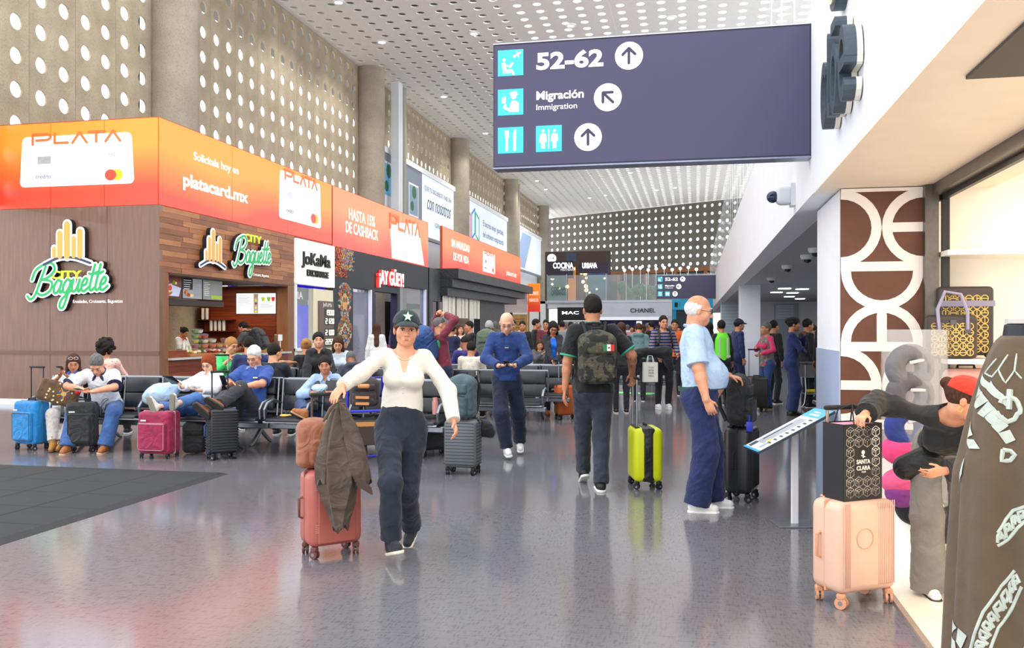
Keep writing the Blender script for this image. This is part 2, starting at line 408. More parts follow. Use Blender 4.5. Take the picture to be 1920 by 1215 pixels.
# ================================================================ SETTING
WHITE = M('f4f5f6', .6); GREYW = M('c9ced6', .6); BLACK = M('101114', .5); DARK = M('1c1e22', .6)
CONC = M('c8bca6', .9, kind='concrete', col2='ab9e88'); CONC2 = M('c2b9a8', .9, kind='concrete', col2='a8a093')
ALU = M('b9bcc0', .3, .9, kind='metal'); GLASS = M('eef6f6', .03, alpha=.16, name='glass'); FROST = M('a9c0bf', .3, alpha=.55)
def floor_mat():
    m = bpy.data.materials.new('polished_vinyl'); m.use_nodes = True; N = m.node_tree.nodes; L = m.node_tree.links; b = N['Principled BSDF']
    tc = N.new('ShaderNodeTexCoord')
    def mapn(sc, rz):
        q = N.new('ShaderNodeMapping'); q.inputs['Scale'].default_value = sc; q.inputs['Rotation'].default_value = (0, 0, rz); L.new(tc.outputs['Object'], q.inputs[0]); return q
    def noi(mp, s, d=4):
        n = N.new('ShaderNodeTexNoise'); n.inputs['Scale'].default_value = s; n.inputs['Detail'].default_value = d; L.new(mp.outputs[0], n.inputs[0]); return n
    big = noi(mapn((1, 1, 1), 0), .35, 3); st = noi(mapn((3.2, 24, 1), -.85), 3, 6); st2 = noi(mapn((26, 4.5, 1), -.25), 3, 5)
    mix = N.new('ShaderNodeMath'); mix.operation = 'ADD'; L.new(st.outputs[0], mix.inputs[0]); L.new(st2.outputs[0], mix.inputs[1])
    r = N.new('ShaderNodeValToRGB'); r.color_ramp.elements[0].position = .75; r.color_ramp.elements[1].position = 1.35
    r.color_ramp.elements[0].color = (*lin('606066'), 1); r.color_ramp.elements[1].color = (*lin('747479'), 1); L.new(mix.outputs[0], r.inputs[0])
    r2 = N.new('ShaderNodeValToRGB'); r2.color_ramp.elements[0].position = .45; r2.color_ramp.elements[1].position = .7
    r2.color_ramp.elements[0].color = (1, 1, 1, 1); r2.color_ramp.elements[1].color = (1, .86, .84, 1); L.new(big.outputs[0], r2.inputs[0])
    mu = N.new('ShaderNodeMixRGB'); mu.blend_type = 'MULTIPLY'; mu.inputs[0].default_value = 1; L.new(r.outputs[0], mu.inputs[1]); L.new(r2.outputs[0], mu.inputs[2])
    L.new(mu.outputs[0], b.inputs['Base Color'])
    rr = N.new('ShaderNodeMapRange'); rr.inputs['From Min'].default_value = .7; rr.inputs['From Max'].default_value = 1.3; rr.inputs['To Min'].default_value = .09; rr.inputs['To Max'].default_value = .16
    L.new(mix.outputs[0], rr.inputs[0]); L.new(rr.outputs[0], b.inputs['Roughness']); b.inputs['Specular IOR Level'].default_value = .7
    bn = N.new('ShaderNodeBump'); bn.inputs['Strength'].default_value = .005; bn.inputs['Distance'].default_value = .01; L.new(mix.outputs[0], bn.inputs['Height']); L.new(bn.outputs[0], b.inputs['Normal'])
    return m
FLOORM = floor_mat()
fl = struct(B().box((-2, 42, -.1), (30, 96, .2)).done('floor', FLOORM))
shop_floor = struct(B().box((3.1, 3.4, .006), (4.0, 6.8, .012)).done('floor_shop', M('fff3e0', .25, coat=.4)))
struct(B().box((1.095, 3.4, .007), (.03, 6.8, .016)).done('trim_threshold', M('c9b8a8', .4, .6, kind='metal')))
# perforated panels with real round holes
PM = {}
def perf(cols, rows, pitch=.7, r=.17, th=.045, mat=None, name='concrete_panel', stag=False):
    key = (cols, rows, pitch, r, th, mat.name, name)
    if key in PM: return PM[key]
    n = 16; V = []; F = []; q = pitch / 2
    sq = []
    for k in range(n):
        a = 2 * PI * (k + .5) / n; x, y = math.cos(a), math.sin(a); m = max(abs(x), abs(y)); sq.append((x / m * q, y / m * q))
    circ = [(r * math.cos(2 * PI * (k + .5) / n), r * math.sin(2 * PI * (k + .5) / n)) for k in range(n)]
    # corners need exact square: snap the four corner-adjacent points
    for i in range(cols):
        for j in range(rows):
            cx, cz = (i + .5) * pitch, (j + .5) * pitch; o = len(V)
            corner = [(q, q), (-q, q), (-q, -q), (q, -q)]
            for yy in (0, th):
                V += [(cx + x, yy, cz + z) for x, z in sq]; V += [(cx + x, yy, cz + z) for x, z in circ]; V += [(cx + x, yy, cz + z) for x, z in corner]
            m = 2 * n + 4
            for k in range(n):
                k2 = (k + 1) % n
                F.append((o + k, o + k2, o + n + k2, o + n + k)); F.append((o + m + k2, o + m + k, o + m + n + k, o + m + n + k2))
                F.append((o + n + k, o + n + k2, o + m + n + k2, o + m + n + k))
            for c, k in ((0, 1), (1, 5), (2, 9), (3, 13)):
                F.append((o + k, o + 2 * n + c, o + (k + 1) % n)); F.append((o + m + (k + 1) % n, o + m + 2 * n + c, o + m + k))
    # outer rim
    w, h = cols * pitch, rows * pitch; o = len(V); V += [(0, 0, 0), (w, 0, 0), (w, 0, h), (0, 0, h), (0, th, 0), (w, th, 0), (w, th, h), (0, th, h)]
    F += [(o, o + 1, o + 5, o + 4), (o + 1, o + 2, o + 6, o + 5), (o + 2, o + 3, o + 7, o + 6), (o + 3, o, o + 4, o + 7)]
    me = bpy.data.meshes.new(name); me.from_pydata(V, [], F); me.materials.append(mat); me.update(); PM[key] = me; return me
XW, ZC = -13.7, 12.45
wl = empty('wall_left', None, None, kind='structure')
y = 14.6 - 1.4 * 2
PW = 1.4
while y < 79:
    inband = y > 34.6
    z0, rows = (9.52, 4) if inband else (3.9, 12)
    o = link('concrete_panel', perf(2, rows, mat=CONC), wl, (XW, y + .01, ZC - rows * .7 - (.05)), (0, 0, PI / 2)); y += PW + .012
colm = None
cw = empty('concrete_columns', None, None, kind='structure'); cw.name = 'trim_1'
for k in range(6):
    yc = 20.8 + 14.2 * (k) - (14.2 if k == 5 and False else 0)
    if yc > 80: break
    o = B().lathe([(.60, 0), (.60, ZC)], (0, 0, 0), 28).done('column', CONC2, cw, True) if k == 0 else link('column', colm, cw)
    colm = o.data; o.location = (XW + .35, yc, 0)
    e = B().box((XW - .12, yc - .95, 8), (.1, .12, 9)).box((XW + .05, yc + .72, 7.5), (.25, .16, 9.9)).done('reveal', M('3a3733', .8), cw)
# white service riser and pipes behind second column
B().box((XW + .75, 37.2, 6.2), (.35, .55, 12.4)).done('riser', M('e4e8ec', .5), cw)
B().cyl((XW + .7, 38.1, 0), (XW + .7, 38.1, ZC), .18).cyl((XW + .6, 65.2, 0), (XW + .6, 65.2, ZC), .16).done('pipe', M('a8a294', .6), cw)
struct(B().box((XW + .0, 58, 2.0), (.3, 48, 4.0)).box((XW - .1, 58, 5.1), (.1, 48, 2.2)).done('wall_lower_left', M('dfe2e4', .6)))
bw = struct(B().box((-14.05, 48, 6.3), (.06, 74, .01)).done('trim_2', WHITE))
# ceiling of perforated sheets, dark roof slab over the left part, open to the sky further right
ce = empty('ceiling', None, None, kind='structure'); CEM = M('e9e6e0', .75)
pm = perf(16, 20, pitch=.68, r=.145, th=.04, mat=CEM, name='ceiling_panel')
for i in range(2):
    for j in range(5):
        o = link('ceiling_panel', pm, ce, (XW + i * 10.89, 22 + j * 13.63, ZC + .0), (-PI / 2, 0, 0))
struct(B().box((-12.6, 56, 13.55), (11.0, 70, .3)).done('ceiling_slab', M('6a655c', .9)))
# back wall, turned, perforated
bk = empty('wall_back', None, None, kind='structure'); a = Vector((-12.9, 85.2, 0)); b2 = Vector((2.1, 76.5, 0)); ang = math.atan2(b2.y - a.y, b2.x - a.x); dr = (b2 - a).normalized()
CONC3 = M('8d8880', .9, kind='concrete', col2='7f7b74')
for i in range(16):
    o = link('concrete_panel', perf(2, 8, mat=CONC3, r=.15), bk, a + dr * (i * 1.41 - 1.4) + Vector((0, 0, 6.75)), (0, 0, ang))
B().box((0, 0, 0), (23, .3, .35)).done('wood_beam', M('8a5a35', .6, kind='woodh'), bk, loc=a + dr * 10 + Vector((0, 0, 6.6)), rot=(0, 0, ang))
for i in range(6): B().box((0, 0, 0), (.3, .3, 3.2)).done('wood_post', M('8a5a35', .6, kind='wood'), bk, loc=a + dr * (4 + i * 3) + Vector((0, 0, 5.0)), rot=(0, 0, ang))
B().box((0, .3, 0), (23, .05, 3.2)).done('dark_glazing', M('26332f', .1), bk, loc=a + dr * 10 + Vector((0, 0, 5.0)), rot=(0, 0, ang))
# right side: white fascia of the mezzanine, soffit, ceiling under it, glass balustrade
FX = .88
struct(B().box((FX + .13, 31, 3.28), (.26, 62, 1.45)).done('wall_right', M('f3f6fa', .55)))
struct(B().box((1.495, 3.3, 2.589), (1.228, 7.4, .085)).done('ceiling_soffit', M('fbeedd', .6)))
struct(B().box((5.1, 3.4, 2.80), (6.9, 6.8, .06)).done('ceiling_shop', M('f7ead6', .6)))
struct(B().box((5.05, 34.5, 2.62), (7.9, 55, .12)).done('ceiling_mezzanine', M('b9bcc0', .6)))
struct(B().box((5.05, 31, 3.9), (7.9, 62, .1)).done('floor_mezzanine', GREYW))
struct(B().box((1.32, 3.0, 2.543), (.5, 1.7, .02)).done('trim_3', M('5d5852', .7)))
struct(B().box((5.2, 36.1, 1.9), (8.4, .2, 1.4)).done('wall_far_right', M('e9ecf1', .5)))
struct(B().box((5.2, 36.1, .6), (8.4, .22, 1.2)).done('wainscot_far_right', M('8995b3', .5)))
struct(B().box((8.4, 22, 1.3), (.2, 30, 2.6)).done('wall_under_mezzanine', M('d9dde4', .6)))
br = empty('glass_balustrade', 'clear glass balustrade along the edge of the right mezzanine', 'railing')
gm = None
for i in range(40):
    y0 = 7.2 + i * 1.36
    if gm is None: o = B().box((0, 0, .95), (.02, 1.34, 1.86)).done('glass_pane', GLASS, br); gm = o.data
    else: o = link('glass_pane', gm, br)
    o.location = (FX + .1, y0, 4.0)
B().box((FX + .1, 34, 4.03), (.08, 55, .07)).done('base_rail', ALU, br)
# pillar with the arch pattern
pil = empty('pillar_patterned', 'white pillar with brown cut-out arch pattern beside the shop entrance', 'pillar', (0, 0, 0))
B().box((1.34, 7.4, 1.27), (.60, 1.24, 2.54)).done('shaft', M('f2f4f8', .5), pil)
B().box((1.338, 7.42, .68), (.612, 1.22, 1.36)).done('painted_base', M('a3b1cc', .5), pil)
FP = Face((1.04, 6.775, 0), (1, 0, 0), (0, 0, 1), (0, -1, 0))
PAT = M('fbf3ec', .5); BRN = M('6f4632', .6, bump=.3, col2='5d3828')
FP.rect(-.002, .05, .56, 2.54, 0, .012, BRN, 'brown_ground', pil)
w = .05; q = []
def arc(cx, cy, r, a0, a1): return strokes([arcpts(cx, cy, r, a0, a1, 14)], .034)
L_, R_ = 0.0, .56
def clip(p):
    for ax, lim, sg in ((0, 0, 1), (0, .56, -1), (1, .05, 1), (1, 2.54, -1)):
        o_ = []; f = lambda q_: (q_[ax] - lim) * sg
        for a_, b_ in zip(p, p[1:] + p[:1]):
            fa, fb = f(a_), f(b_)
            if fa >= 0: o_.append(a_)
            if (fa >= 0) != (fb >= 0): t_ = fa / (fa - fb); o_.append((a_[0] + (b_[0] - a_[0]) * t_, a_[1] + (b_[1] - a_[1]) * t_))
        p = o_
        if len(p) < 3: return []
    return p
def ct(ps): return [c_ for c_ in (clip(list(p)) for p in ps) if len(c_) > 2]
RR = .245
for k, zc in enumerate((2.255, 1.115, -.03)):
    q += arc(0, zc, RR, -90, 90) + arc(.56, zc, RR, 90, 270) + strokes([[(.34, zc), (.56, zc)] if k % 2 == 0 else [(.0, zc), (.22, zc)]], .034)
    if zc > 1: q += strokes([[(0, zc - .28), (.56, zc - .28)], [(0, zc - .86), (.56, zc - .86)], [(.28, zc - .63), (.28, zc - .86)]], .034) + arc(.28, zc - .315, RR, 180, 360) + arc(.28, zc - .825, RR, 0, 180)
q += strokes([[(0, 2.535), (.56, 2.535)]], .02)
def parea(p): return abs(sum(p[i][0] * p[(i + 1) % len(p)][1] - p[(i + 1) % len(p)][0] * p[i][1] for i in range(len(p))))
q = [p for p in ct(q) if parea(p) > 1e-5]
FP.poly(q, .012, .022, PAT, 'arch_pattern', pil)
# shop entrance frame, back walls, shelves
struct(B().box((1.68, 3.4, 2.52), (.07, 6.8, .10)).box((1.64, 6.74, 1.28), (.09, .10, 2.52)).done('door_1', M('6e6862', .35, .7, kind='metal')))
struct(B().box((1.72, 3.4, 2.46), (.03, 6.8, .05)).box((1.73, 6.70, 1.23), (.05, .03, 2.46)).done('trim_4', M('1e1c1c', .4)))
struct(B().box((5, 7.0, 1.4), (6.6, .12, 2.8)).done('wall_shop_back', M('fffaf0', .5)))
struct(B().box((5.4, 3.4, 1.4), (.1, 6.8, 2.8)).done('wall_shop_side', M('fffaf0', .5)))
# rubber mat made of tiles
mt = empty('rubber_mat', 'dark grey ribbed rubber mat of square tiles on the floor at left', 'mat')
MATM = M('2a2d2e', .85, col2='202324', bump=.2)
x = -4.95
tm = None
xs = [-4.9 - .6 * i for i in range(12)]; ys = [8.30 - .6 * i for i in range(9)]
for i, X in enumerate(xs):
    for Y in ys:
        if tm is None: o = B().rbox((0, 0, .007), (.596, .596, .014), .004, 1).done('rubber_tile', MATM, mt); tm = o.data
        else: o = link('rubber_tile', tm, mt)
        o.location = (X - .3, Y - .3, 0)
        o.rotation_euler = (0, 0, random.choice((0, PI / 2, PI)))
B().prism([(0, 0), (.12, 0), (0, .016)], (-4.9, 3, 0), (1, 0, 0), (0, 0, 1), (0, 1, 0), 0, 5.42).box((-8.5, 8.36, .006), (7.3, .12, .012)).done('bevelled_edge', M('232527', .8), mt)
# ceiling lights
LPX = [(635, 4), (716, 79), (889, 63), (1070, 48), (1258, 33), (832, 181), (910, 250), (1007, 339), (1023, 355), (1083, 317), (1135, 366), (1182, 324), (1231, 357), (1265, 352), (1360, 305), (1105, 371)]
HOT = M((1, 1, 1), .4, em=14)
cl = None
LPX.sort()
for i, (px, py) in enumerate(LPX):
    r = ray(px, py); t = (ZC - .06 - CAMH) / r.z; p = Vector((0, 0, CAMH)) + r * t
    if cl is None:
        cl = empty('ceiling_light', None, 'light', p, group='round downlights in the perforated ceiling'); c = cl
        B().lathe([(.2, .06), (.2, -.01), (.13, -.02), (.12, .03)], n=16).done('trim_ring', WHITE, cl, True); B().cyl((0, 0, .0), (0, 0, .02), .12).done('lens', HOT, cl)
    else: c = dup(cl, p)
    c['label'] = 'small round downlight in the perforated ceiling, %s' % ordn(i, len(LPX))
    lamp('SPOT', (p.x, p.y, p.z - .05), 420, (1, .98, .94), .12, spot=2.3, name='downlight')
# ================================================================ STORE FRONTS
SX, SY = -10.13, 15.25
FL = Face((SX, SY, 0), (1, 0, 0), (0, 0, 1), (0, -1, 0)); FR = Face((SX, SY, 0), (0, 1, 0), (0, 0, 1), (1, 0, 0))
def fl_(px, py): x, z = hitY(px, py, SY); return x - SX, z
def fr_(px, py): yy, z = hitX(px, py, SX); return yy - SY, z
def ubar(px): return fr_(px, 600)[0]
ORG = M('e8412a', .35, kind='vgrad', col2='f79030', em=.30, scale=.5); ORG2 = M('e64a3c', .35, kind='vgrad', col2='f58a5a', em=.30, scale=.5); CARD = M('f3f3f8', .3, em=.5, name='card'); ORT = M('ee6a2c', .4, em=.3)  # ORG2: washed coral of reflections painted into the orange of the farther banners
def plata(F, x, y, w, h, par, tx, em=0):
    """the word drawn in thin wide strokes with barless A"""
    r = h * .12; u = w / 5.6; L = []
    s = [[(0, 0), (0, .0), (0, 1), (.75, 1)], arcpts(.72, .70, .30, 90, -90, 8) + [(.2, .4)], [(1.25, 1), (1.25, .06), (2.0, .06)], [(2.25, 0), (2.65, 1), (3.05, 0)], [(3.15, 1), (4.0, 1)], [(3.58, 1), (3.58, 0)], [(4.1, 0), (4.5, 1), (4.9, 0)]]
    s = [[(x + a * u * 1.12, y + b * h) for a, b in l] for l in s]
    return F.poly(strokes(s, r), .02, .03, tx, 'lettering', par)
def card(F, x0, y0, x1, y1, par, lean=.0, full=True):
    w, h = x1 - x0, y1 - y0; k = w * .06
    pl = [(x0 + (q - x0) * (1 - 0) , s) for q, s in rpoly(x0, y0, x1, y1, w * .04)]
    pl = [(q + lean * (s - y0) * (1 if q < (x0 + x1) / 2 else -1), s) for q, s in pl]
    F.poly(pl, 0, .012, CARD, 'card', par)
    plata(F, x0 + w * .12, y1 - h * .16, w * .78, h * .2, par, ORT)
    rr = h * .11; F.poly(disc(x1 - w * .2, y0 + h * .18, rr * 1.15, 24, rr), .013, .020, M('e8432e', .4, em=.3), 'red_disc', par)
    F.poly(disc(x1 - w * .2 + rr * 1.3, y0 + h * .18, rr * 1.15, 24, rr), .013, .017, M('f6b71f', .4, em=.3), 'yellow_disc', par)
    F.text('crédito', x0 + w * .14, y0 + h * .16, h * .09, M('4a5a74', .5), parent=par, d=.014)
    F.poly([rpoly(x0 + w * .16, y1 - h * .55, x0 + w * .28, y1 - h * .40, .01)], .012, .016, M('c9cdd6', .3, .6, kind='metal'), 'chip', par)
    for i in range(3): F.poly(strokes([arcpts(x1 - w * .22 + i * w * .016, y1 - h * .42, h * (.02 + .02 * i), -50, 50, 5)], h * .006), .012, .016, M('8a93a3', .5), 'contactless_mark', par)
def banner(name, F, x0, x1, z0, z1, n, label, d=.0, mt_=None):
    t = empty(name, label, 'banner', F.pt((x0 + x1) / 2, z0, 0)); w = (x1 - x0) / n
    inv = Matrix.Translation(-t.location); G = Face(F.O - t.location, F.u, F.v, F.n)
    for i in range(n):
        G.rect(x0 + i * w + .006, z0, x0 + (i + 1) * w - .006 - (.0 if F is not FL or i < n - 1 else .02), z1, -.012, 0, mt_ or ORG, 'banner_panel', t)
    G.rect(x0 + (.125 if F is FR and x0 == 0 else 0), z0 - .02, x1 - (.02 if F is FL else 0), z1 + .02, -.12, -.013, M('b7472a', .6), 'frame', t)
    return t, G
x0, z0 = fl_(0, 391); _, zt = fr_(298, 220)
ZB0, ZB1 = 3.92, 5.60
t, G = banner('advertising_banner', FL, -3.6, 0, ZB0, ZB1, 3, 'orange lit banner with a big white card, left of the building corner')
a = fl_(32, 352); b_ = fl_(252, 343); c_ = fl_(238, 250)
card(G, fl_(38, 350)[0], a[1], b_[0], c_[1] + .02, t, .06)
t, G = banner('advertising_banner', FR, 0, ubar(622), ZB0, ZB1, 3, 'long orange banner over the food kiosk reading platacard.mx')
WT = M('fff8f4', .5, em=.5)
p = fr_(362, 297); q = fr_(446, 330); G.text('Solicítala hoy en', p[0], p[1] - .02, .17, WT, parent=t, width=(q[0] - p[0]), bold=.02, d=.01)
p = fr_(342, 345); q = fr_(464, 372); G.text('platacard.mx', p[0], p[1] - .02, .26, WT, parent=t, width=(q[0] - p[0]), bold=.045, d=.01)
p = fr_(523, 408); q = fr_(601, 350); card(G, p[0], p[1], q[0], q[1] + .05, t, .05)
t, G = banner('advertising_banner', FR, ubar(624) , ubar(803), ZB0 - .05, ZB1, 3, 'orange banner reading HASTA 15% DE CASHBACK above the black store', mt_=ORG2)
p = fr_(653, 410); q = fr_(702, 430); G.text('HASTA 15%', p[0], p[1], .34, WT, parent=t, width=q[0] - p[0], bold=.02, d=.01)
p = fr_(647, 433); q = fr_(708, 450); G.text('DE CASHBACK', p[0], p[1] - .02, .34, WT, parent=t, width=q[0] - p[0], bold=.02, d=.01)
x0 = ubar(733); x1 = ubar(797)
G.poly([(x0 + .1, ZB0), (x0 - .1, 5.1), (x1 - .9, 5.42), (x1 - .15, ZB0)], 0, .012, CARD, 'card', t)
plata(G, x0 - .1, 4.95, (x1 - x0) * .85, .45, t, ORT)
t, G = banner('advertising_banner', FR, ubar(830), ubar(976), 3.98, 5.70, 4, 'orange banner reading SIN ANUALIDAD DE POR VIDA above the dark canopy', mt_=ORG2)
p = fr_(846, 470); q = fr_(880, 475); G.text('SIN ANUALIDAD', p[0], 5.0, .34, WT, parent=t, width=q[0] - p[0], bold=.02, d=.01)
G.text('DE POR VIDA', p[0] + .3, 4.45, .34, WT, parent=t, width=(q[0] - p[0]) * .85, bold=.02, d=.01)
card(G, ubar(905), 4.3, ubar(928), 5.3, t, .05); G.text('platacard.mx', ubar(949), 4.45, .3, WT, parent=t, width=ubar(968) - ubar(949), d=.01)
# ---- food kiosk
WOOD = M('7d5a47', .42, kind='wood', col2='6a4a3a', coat=.35); W2 = [M('a8683a', .45, kind='woodh', col2='8d5230'), M('8f5630', .45, kind='woodh', col2='75431f'), M('b87a48', .45, kind='woodh', col2='9a6136')]
WRED = [M('8f3f1c', .4, kind='woodh', col2='6f2c10'), M('7c3316', .4, kind='woodh', col2='5f240c')]
fk = empty('food_kiosk', 'wood-clad sandwich kiosk building on the corner', 'kiosk', (SX, SY, 0)); K = Vector((SX, SY, 0))
GL = Face((0, 0, 0), FL.u, FL.v, FL.n); GR = Face((0, 0, 0), FR.u, FR.v, FR.n)
sx = [fl_(p, 600)[0] for p in (-80, 94, 201, 299)]
for i in range(3):
    GL.rect(sx[i] + .004, 1.08, sx[i + 1] - .004, 3.91, -.1, 0, WOOD, 'wood_panel', fk); GL.rect(sx[i] + .004, .11, sx[i + 1] - .004, 1.0, -.1, 0, WOOD, 'wood_panel', fk)
GL.rect(sx[0], 1.0, 0, 1.08, -.1, .012, M('6d4c3c', .45, kind='woodh'), 'rail', fk); GL.rect(sx[0], 0, 0, .11, -.1, .02, M('e9f0f6', .3), 'baseboard', fk)
KE = ubar(551)
GR.rect(.102, 0, .32, 3.9, -.3, -.003, M('8c5a36', .45, kind='wood', col2='7a4a2a'), 'post', fk); GR.rect(KE - .35, 0, KE, 2.62, -.3, 0, M('8c5a36', .45, kind='wood', col2='7a4a2a'), 'post', fk)
zz = 2.62; row = 0
while zz < 3.9:
    u = 0.0; h = .107
    while u < KE - .01:
        l = random.uniform(.7, 1.6); e = min(u + l, KE)
        if KE - e < .3: e = KE
        GR.rect(u + .003, zz + .002, e - .003, min(zz + h - .002, 3.9), -.02, random.uniform(.0, .012), random.choice(W2), 'plank', fk); u = e
    zz += h; row += 1
GR.rect(.102, 2.62, KE, 3.9, -.3, -.021, M('5b3a22', .6), 'backing', fk); GR.rect(.32, 2.58, KE - .35, 2.62, -.3, .01, M('4a2d1b', .6), 'lintel', fk)
for i in range(7):
    GR.rect(.32 + .003, .02 + i * .125, KE - .35, .02 + (i + 1) * .125 - .004, -.06, 0, WRED[i % 2], 'plank', fk)
GR.rect(.30, .895, KE - .32, .935, -.62, .10, M('c9c6c0', .3, coat=.4), 'counter_top', fk)
GR.rect(.32, .93, .95, 1.08, -.5, .0, WRED[0], 'counter_step', fk)
KB = Face((0, KE - .1, 0), (1, 0, 0), (0, 0, 1), (0, -1, 0))      # inner side wall of the kiosk (faces the camera)
for i in range(20): KB.rect(-3.6, .02 + i * .13, -.3, .02 + (i + 1) * .13 - .004, -.04, 0, WRED[(i * 7 // 3) % 2], 'plank', fk)
KB.rect(-3.6, 0, -.3, 2.62, -.08, -.041, M('4a2010', .6), 'backing', fk)
B().box((-3.4, KE / 2 + .1, 1.3), (.1, KE - .25, 2.6)).done('rear_wall', M('6e2f14', .5, kind='woodh'), fk); B().box((-1.9, KE / 2 + .1, 2.68), (3.2, KE - .25, .08)).done('inner_ceiling', M('3a2418', .7), fk)
B().box((-1.9, .17, 1.3), (3.2, .1, 2.6)).done('inner_wall', M('8a6a3c', .5), fk)
B().box((-.75, 1.65, 2.07), (.5, 3.2, .12)).done('inner_shelf', M('3c2a22', .5, kind='woodh'), fk)
kb = lambda px, py: (lambda r: (r[0] - SX, r[1]))(hitY(px, py, SY + KE - .1))
# sign letters
def baguette(F, x, y, sc, par, back=.10, vert=False):
    L = {'B': ([(.42, 2.1), (.2, 1.1), (-.05, .0), (-.35, -.35), (-.6, -.1)], [(-.45, 1.1), (-.2, 1.9), (.7, 2.35), (1.1, 1.9), (.8, 1.35), (.3, 1.1)], [(.3, 1.1), (1.0, .95), (1.0, .3), (.45, -.05), (.0, .2)]),
         'a': ([(.8, .85), (.45, 1.0), (.12, .6), (.15, .1), (.5, .08), (.78, .5), (.85, .92)], [(.85, .92), (.75, .3), (.88, .06), (1.1, .25)]),
         'g': ([(.8, .85), (.45, 1.0), (.12, .6), (.15, .1), (.5, .08), (.78, .5), (.85, .92)], [(.85, .92), (.7, -.1), (.4, -1.05), (.0, -1.0), (.15, -.45), (1.05, .2)]),
         'u': ([(.1, .95), (.05, .35), (.28, .05), (.6, .3), (.8, .95)], [(.8, .95), (.72, .25), (.86, .06), (1.1, .3)]),
         'e': ([(.1, .42), (.5, .55), (.62, .85), (.38, 1.0), (.1, .6), (.15, .15), (.45, .05), (.9, .35)],),
         't': ([(.42, 1.95), (.25, .9), (.2, .25), (.4, .05), (.75, .3)], [(-.1, 1.3), (.35, 1.25), (.8, 1.42)])}
    adv = {'B': 1.85, 'a': 1.02, 'g': 1.02, 'u': 1.02, 'e': .82, 't': .62}; cx = 0; S = []
    for ch in 'Baguette':
        for l in L[ch]: S.append([(x + (cx + a * (1.55 if ch == 'B' else 1) + b * .22) * sc, y + b * sc * 1.32 + cx * sc * .05) for a, b in spline(l, 4)])
        cx += adv[ch]
    F.poly(strokes(S, .30 * sc), 0, back, M('15181c', .5), 'letter_body', par); F.poly(strokes(S, .27 * sc), back, back + .012, M('f4f4f6', .4, em=.45), 'white_outline', par)
    F.poly(strokes(S, .125 * sc), back + .012, back + .022, M('0aa858', .4, em=.12), 'green_script', par)
def loaves(F, cx, y, sc, par, back=.10):
    T = [(-.95, .0, .55, .13), (-.5, .0, 1.55, .19), (.05, 0, 2.15, .22), (.58, 0, 1.2, .16), (1.05, 0, 1.65, .2)]
    A = spline([(-1.75, -.55), (-.6, -.12), (.6, -.12), (1.85, -.5)], 5)
    for (g, d0, d1, m, nm) in ((.16, 0, back, M('15181c', .5), 'letter_body'), (.13, back, back + .012, M('f4f4f6', .4, em=.45), 'white_outline')):
        F.poly([stad((cx + a * sc, y + b * sc), (cx + a * sc, y + c * sc), (r + g) * sc) for a, b, c, r in T] + strokes([[(cx + a * sc, y + b * sc) for a, b in A]], (.08 + g) * sc), d0, d1, m, nm, par)
    F.poly([stad((cx + a * sc, y + b * sc), (cx + a * sc, y + c * sc), r * sc) for a, b, c, r in T], back + .012, back + .022, M('e0a64c', .4, em=.1), 'loaf', par)
    F.poly(strokes([[(cx + a * sc, y + b * sc) for a, b in A]], .08 * sc), back + .012, back + .022, M('1d3557', .4), 'arc', par)
def sign_at(F, cat_label, x, y): return empty('illuminated_sign', cat_label, 'sign', F.pt(x, y))
def rel(F, t): return Face(F.O - t.location, F.u, F.v, F.n)
t = sign_at(FL, 'big shop sign with green script, yellow loaves on wood panel wall', *fl_(140, 530)); G = rel(FL, t)
p = fl_(75, 553); q = fl_(222, 553); sc = (q[0] - p[0]) / 8.7
baguette(G, p[0], p[1], sc, t); c = fl_(132, 483); loaves(G, c[0], c[1] + .02, .29, t)
c = fl_(102, 523); e = fl_(160, 523); G.text('CITY', c[0], c[1], .155, M('c6d82a', .4, em=.3), parent=t, width=e[0] - c[0], bold=.05, d=.10, ext=.01)
c = fl_(137, 568); e = fl_(230, 568); G.text('Ensaladas, Croissants, Baguettes', c[0], c[1], .065, WT, parent=t, width=e[0] - c[0], d=.01)
t = sign_at(FR, 'smaller shop sign with green script above the kiosk opening', *fr_(440, 470)); G = rel(FR, t)
p = fr_(432, 478); q = fr_(508, 490); sc = (q[0] - p[0]) / 8.6
baguette(G, p[0] + .1, 3.0, sc * .9, t); loaves(G, ubar(390), 2.98, .27, t)
G.text('CITY', ubar(451), 3.52, .17, M('c6d82a', .4, em=.3), parent=t, width=ubar(483) - ubar(451), bold=.05, d=.10, ext=.01)
G.text('Ensaladas, Croissants, Baguettes', ubar(458), 2.76, .065, WT, parent=t, width=ubar(503) - ubar(458), d=.01)
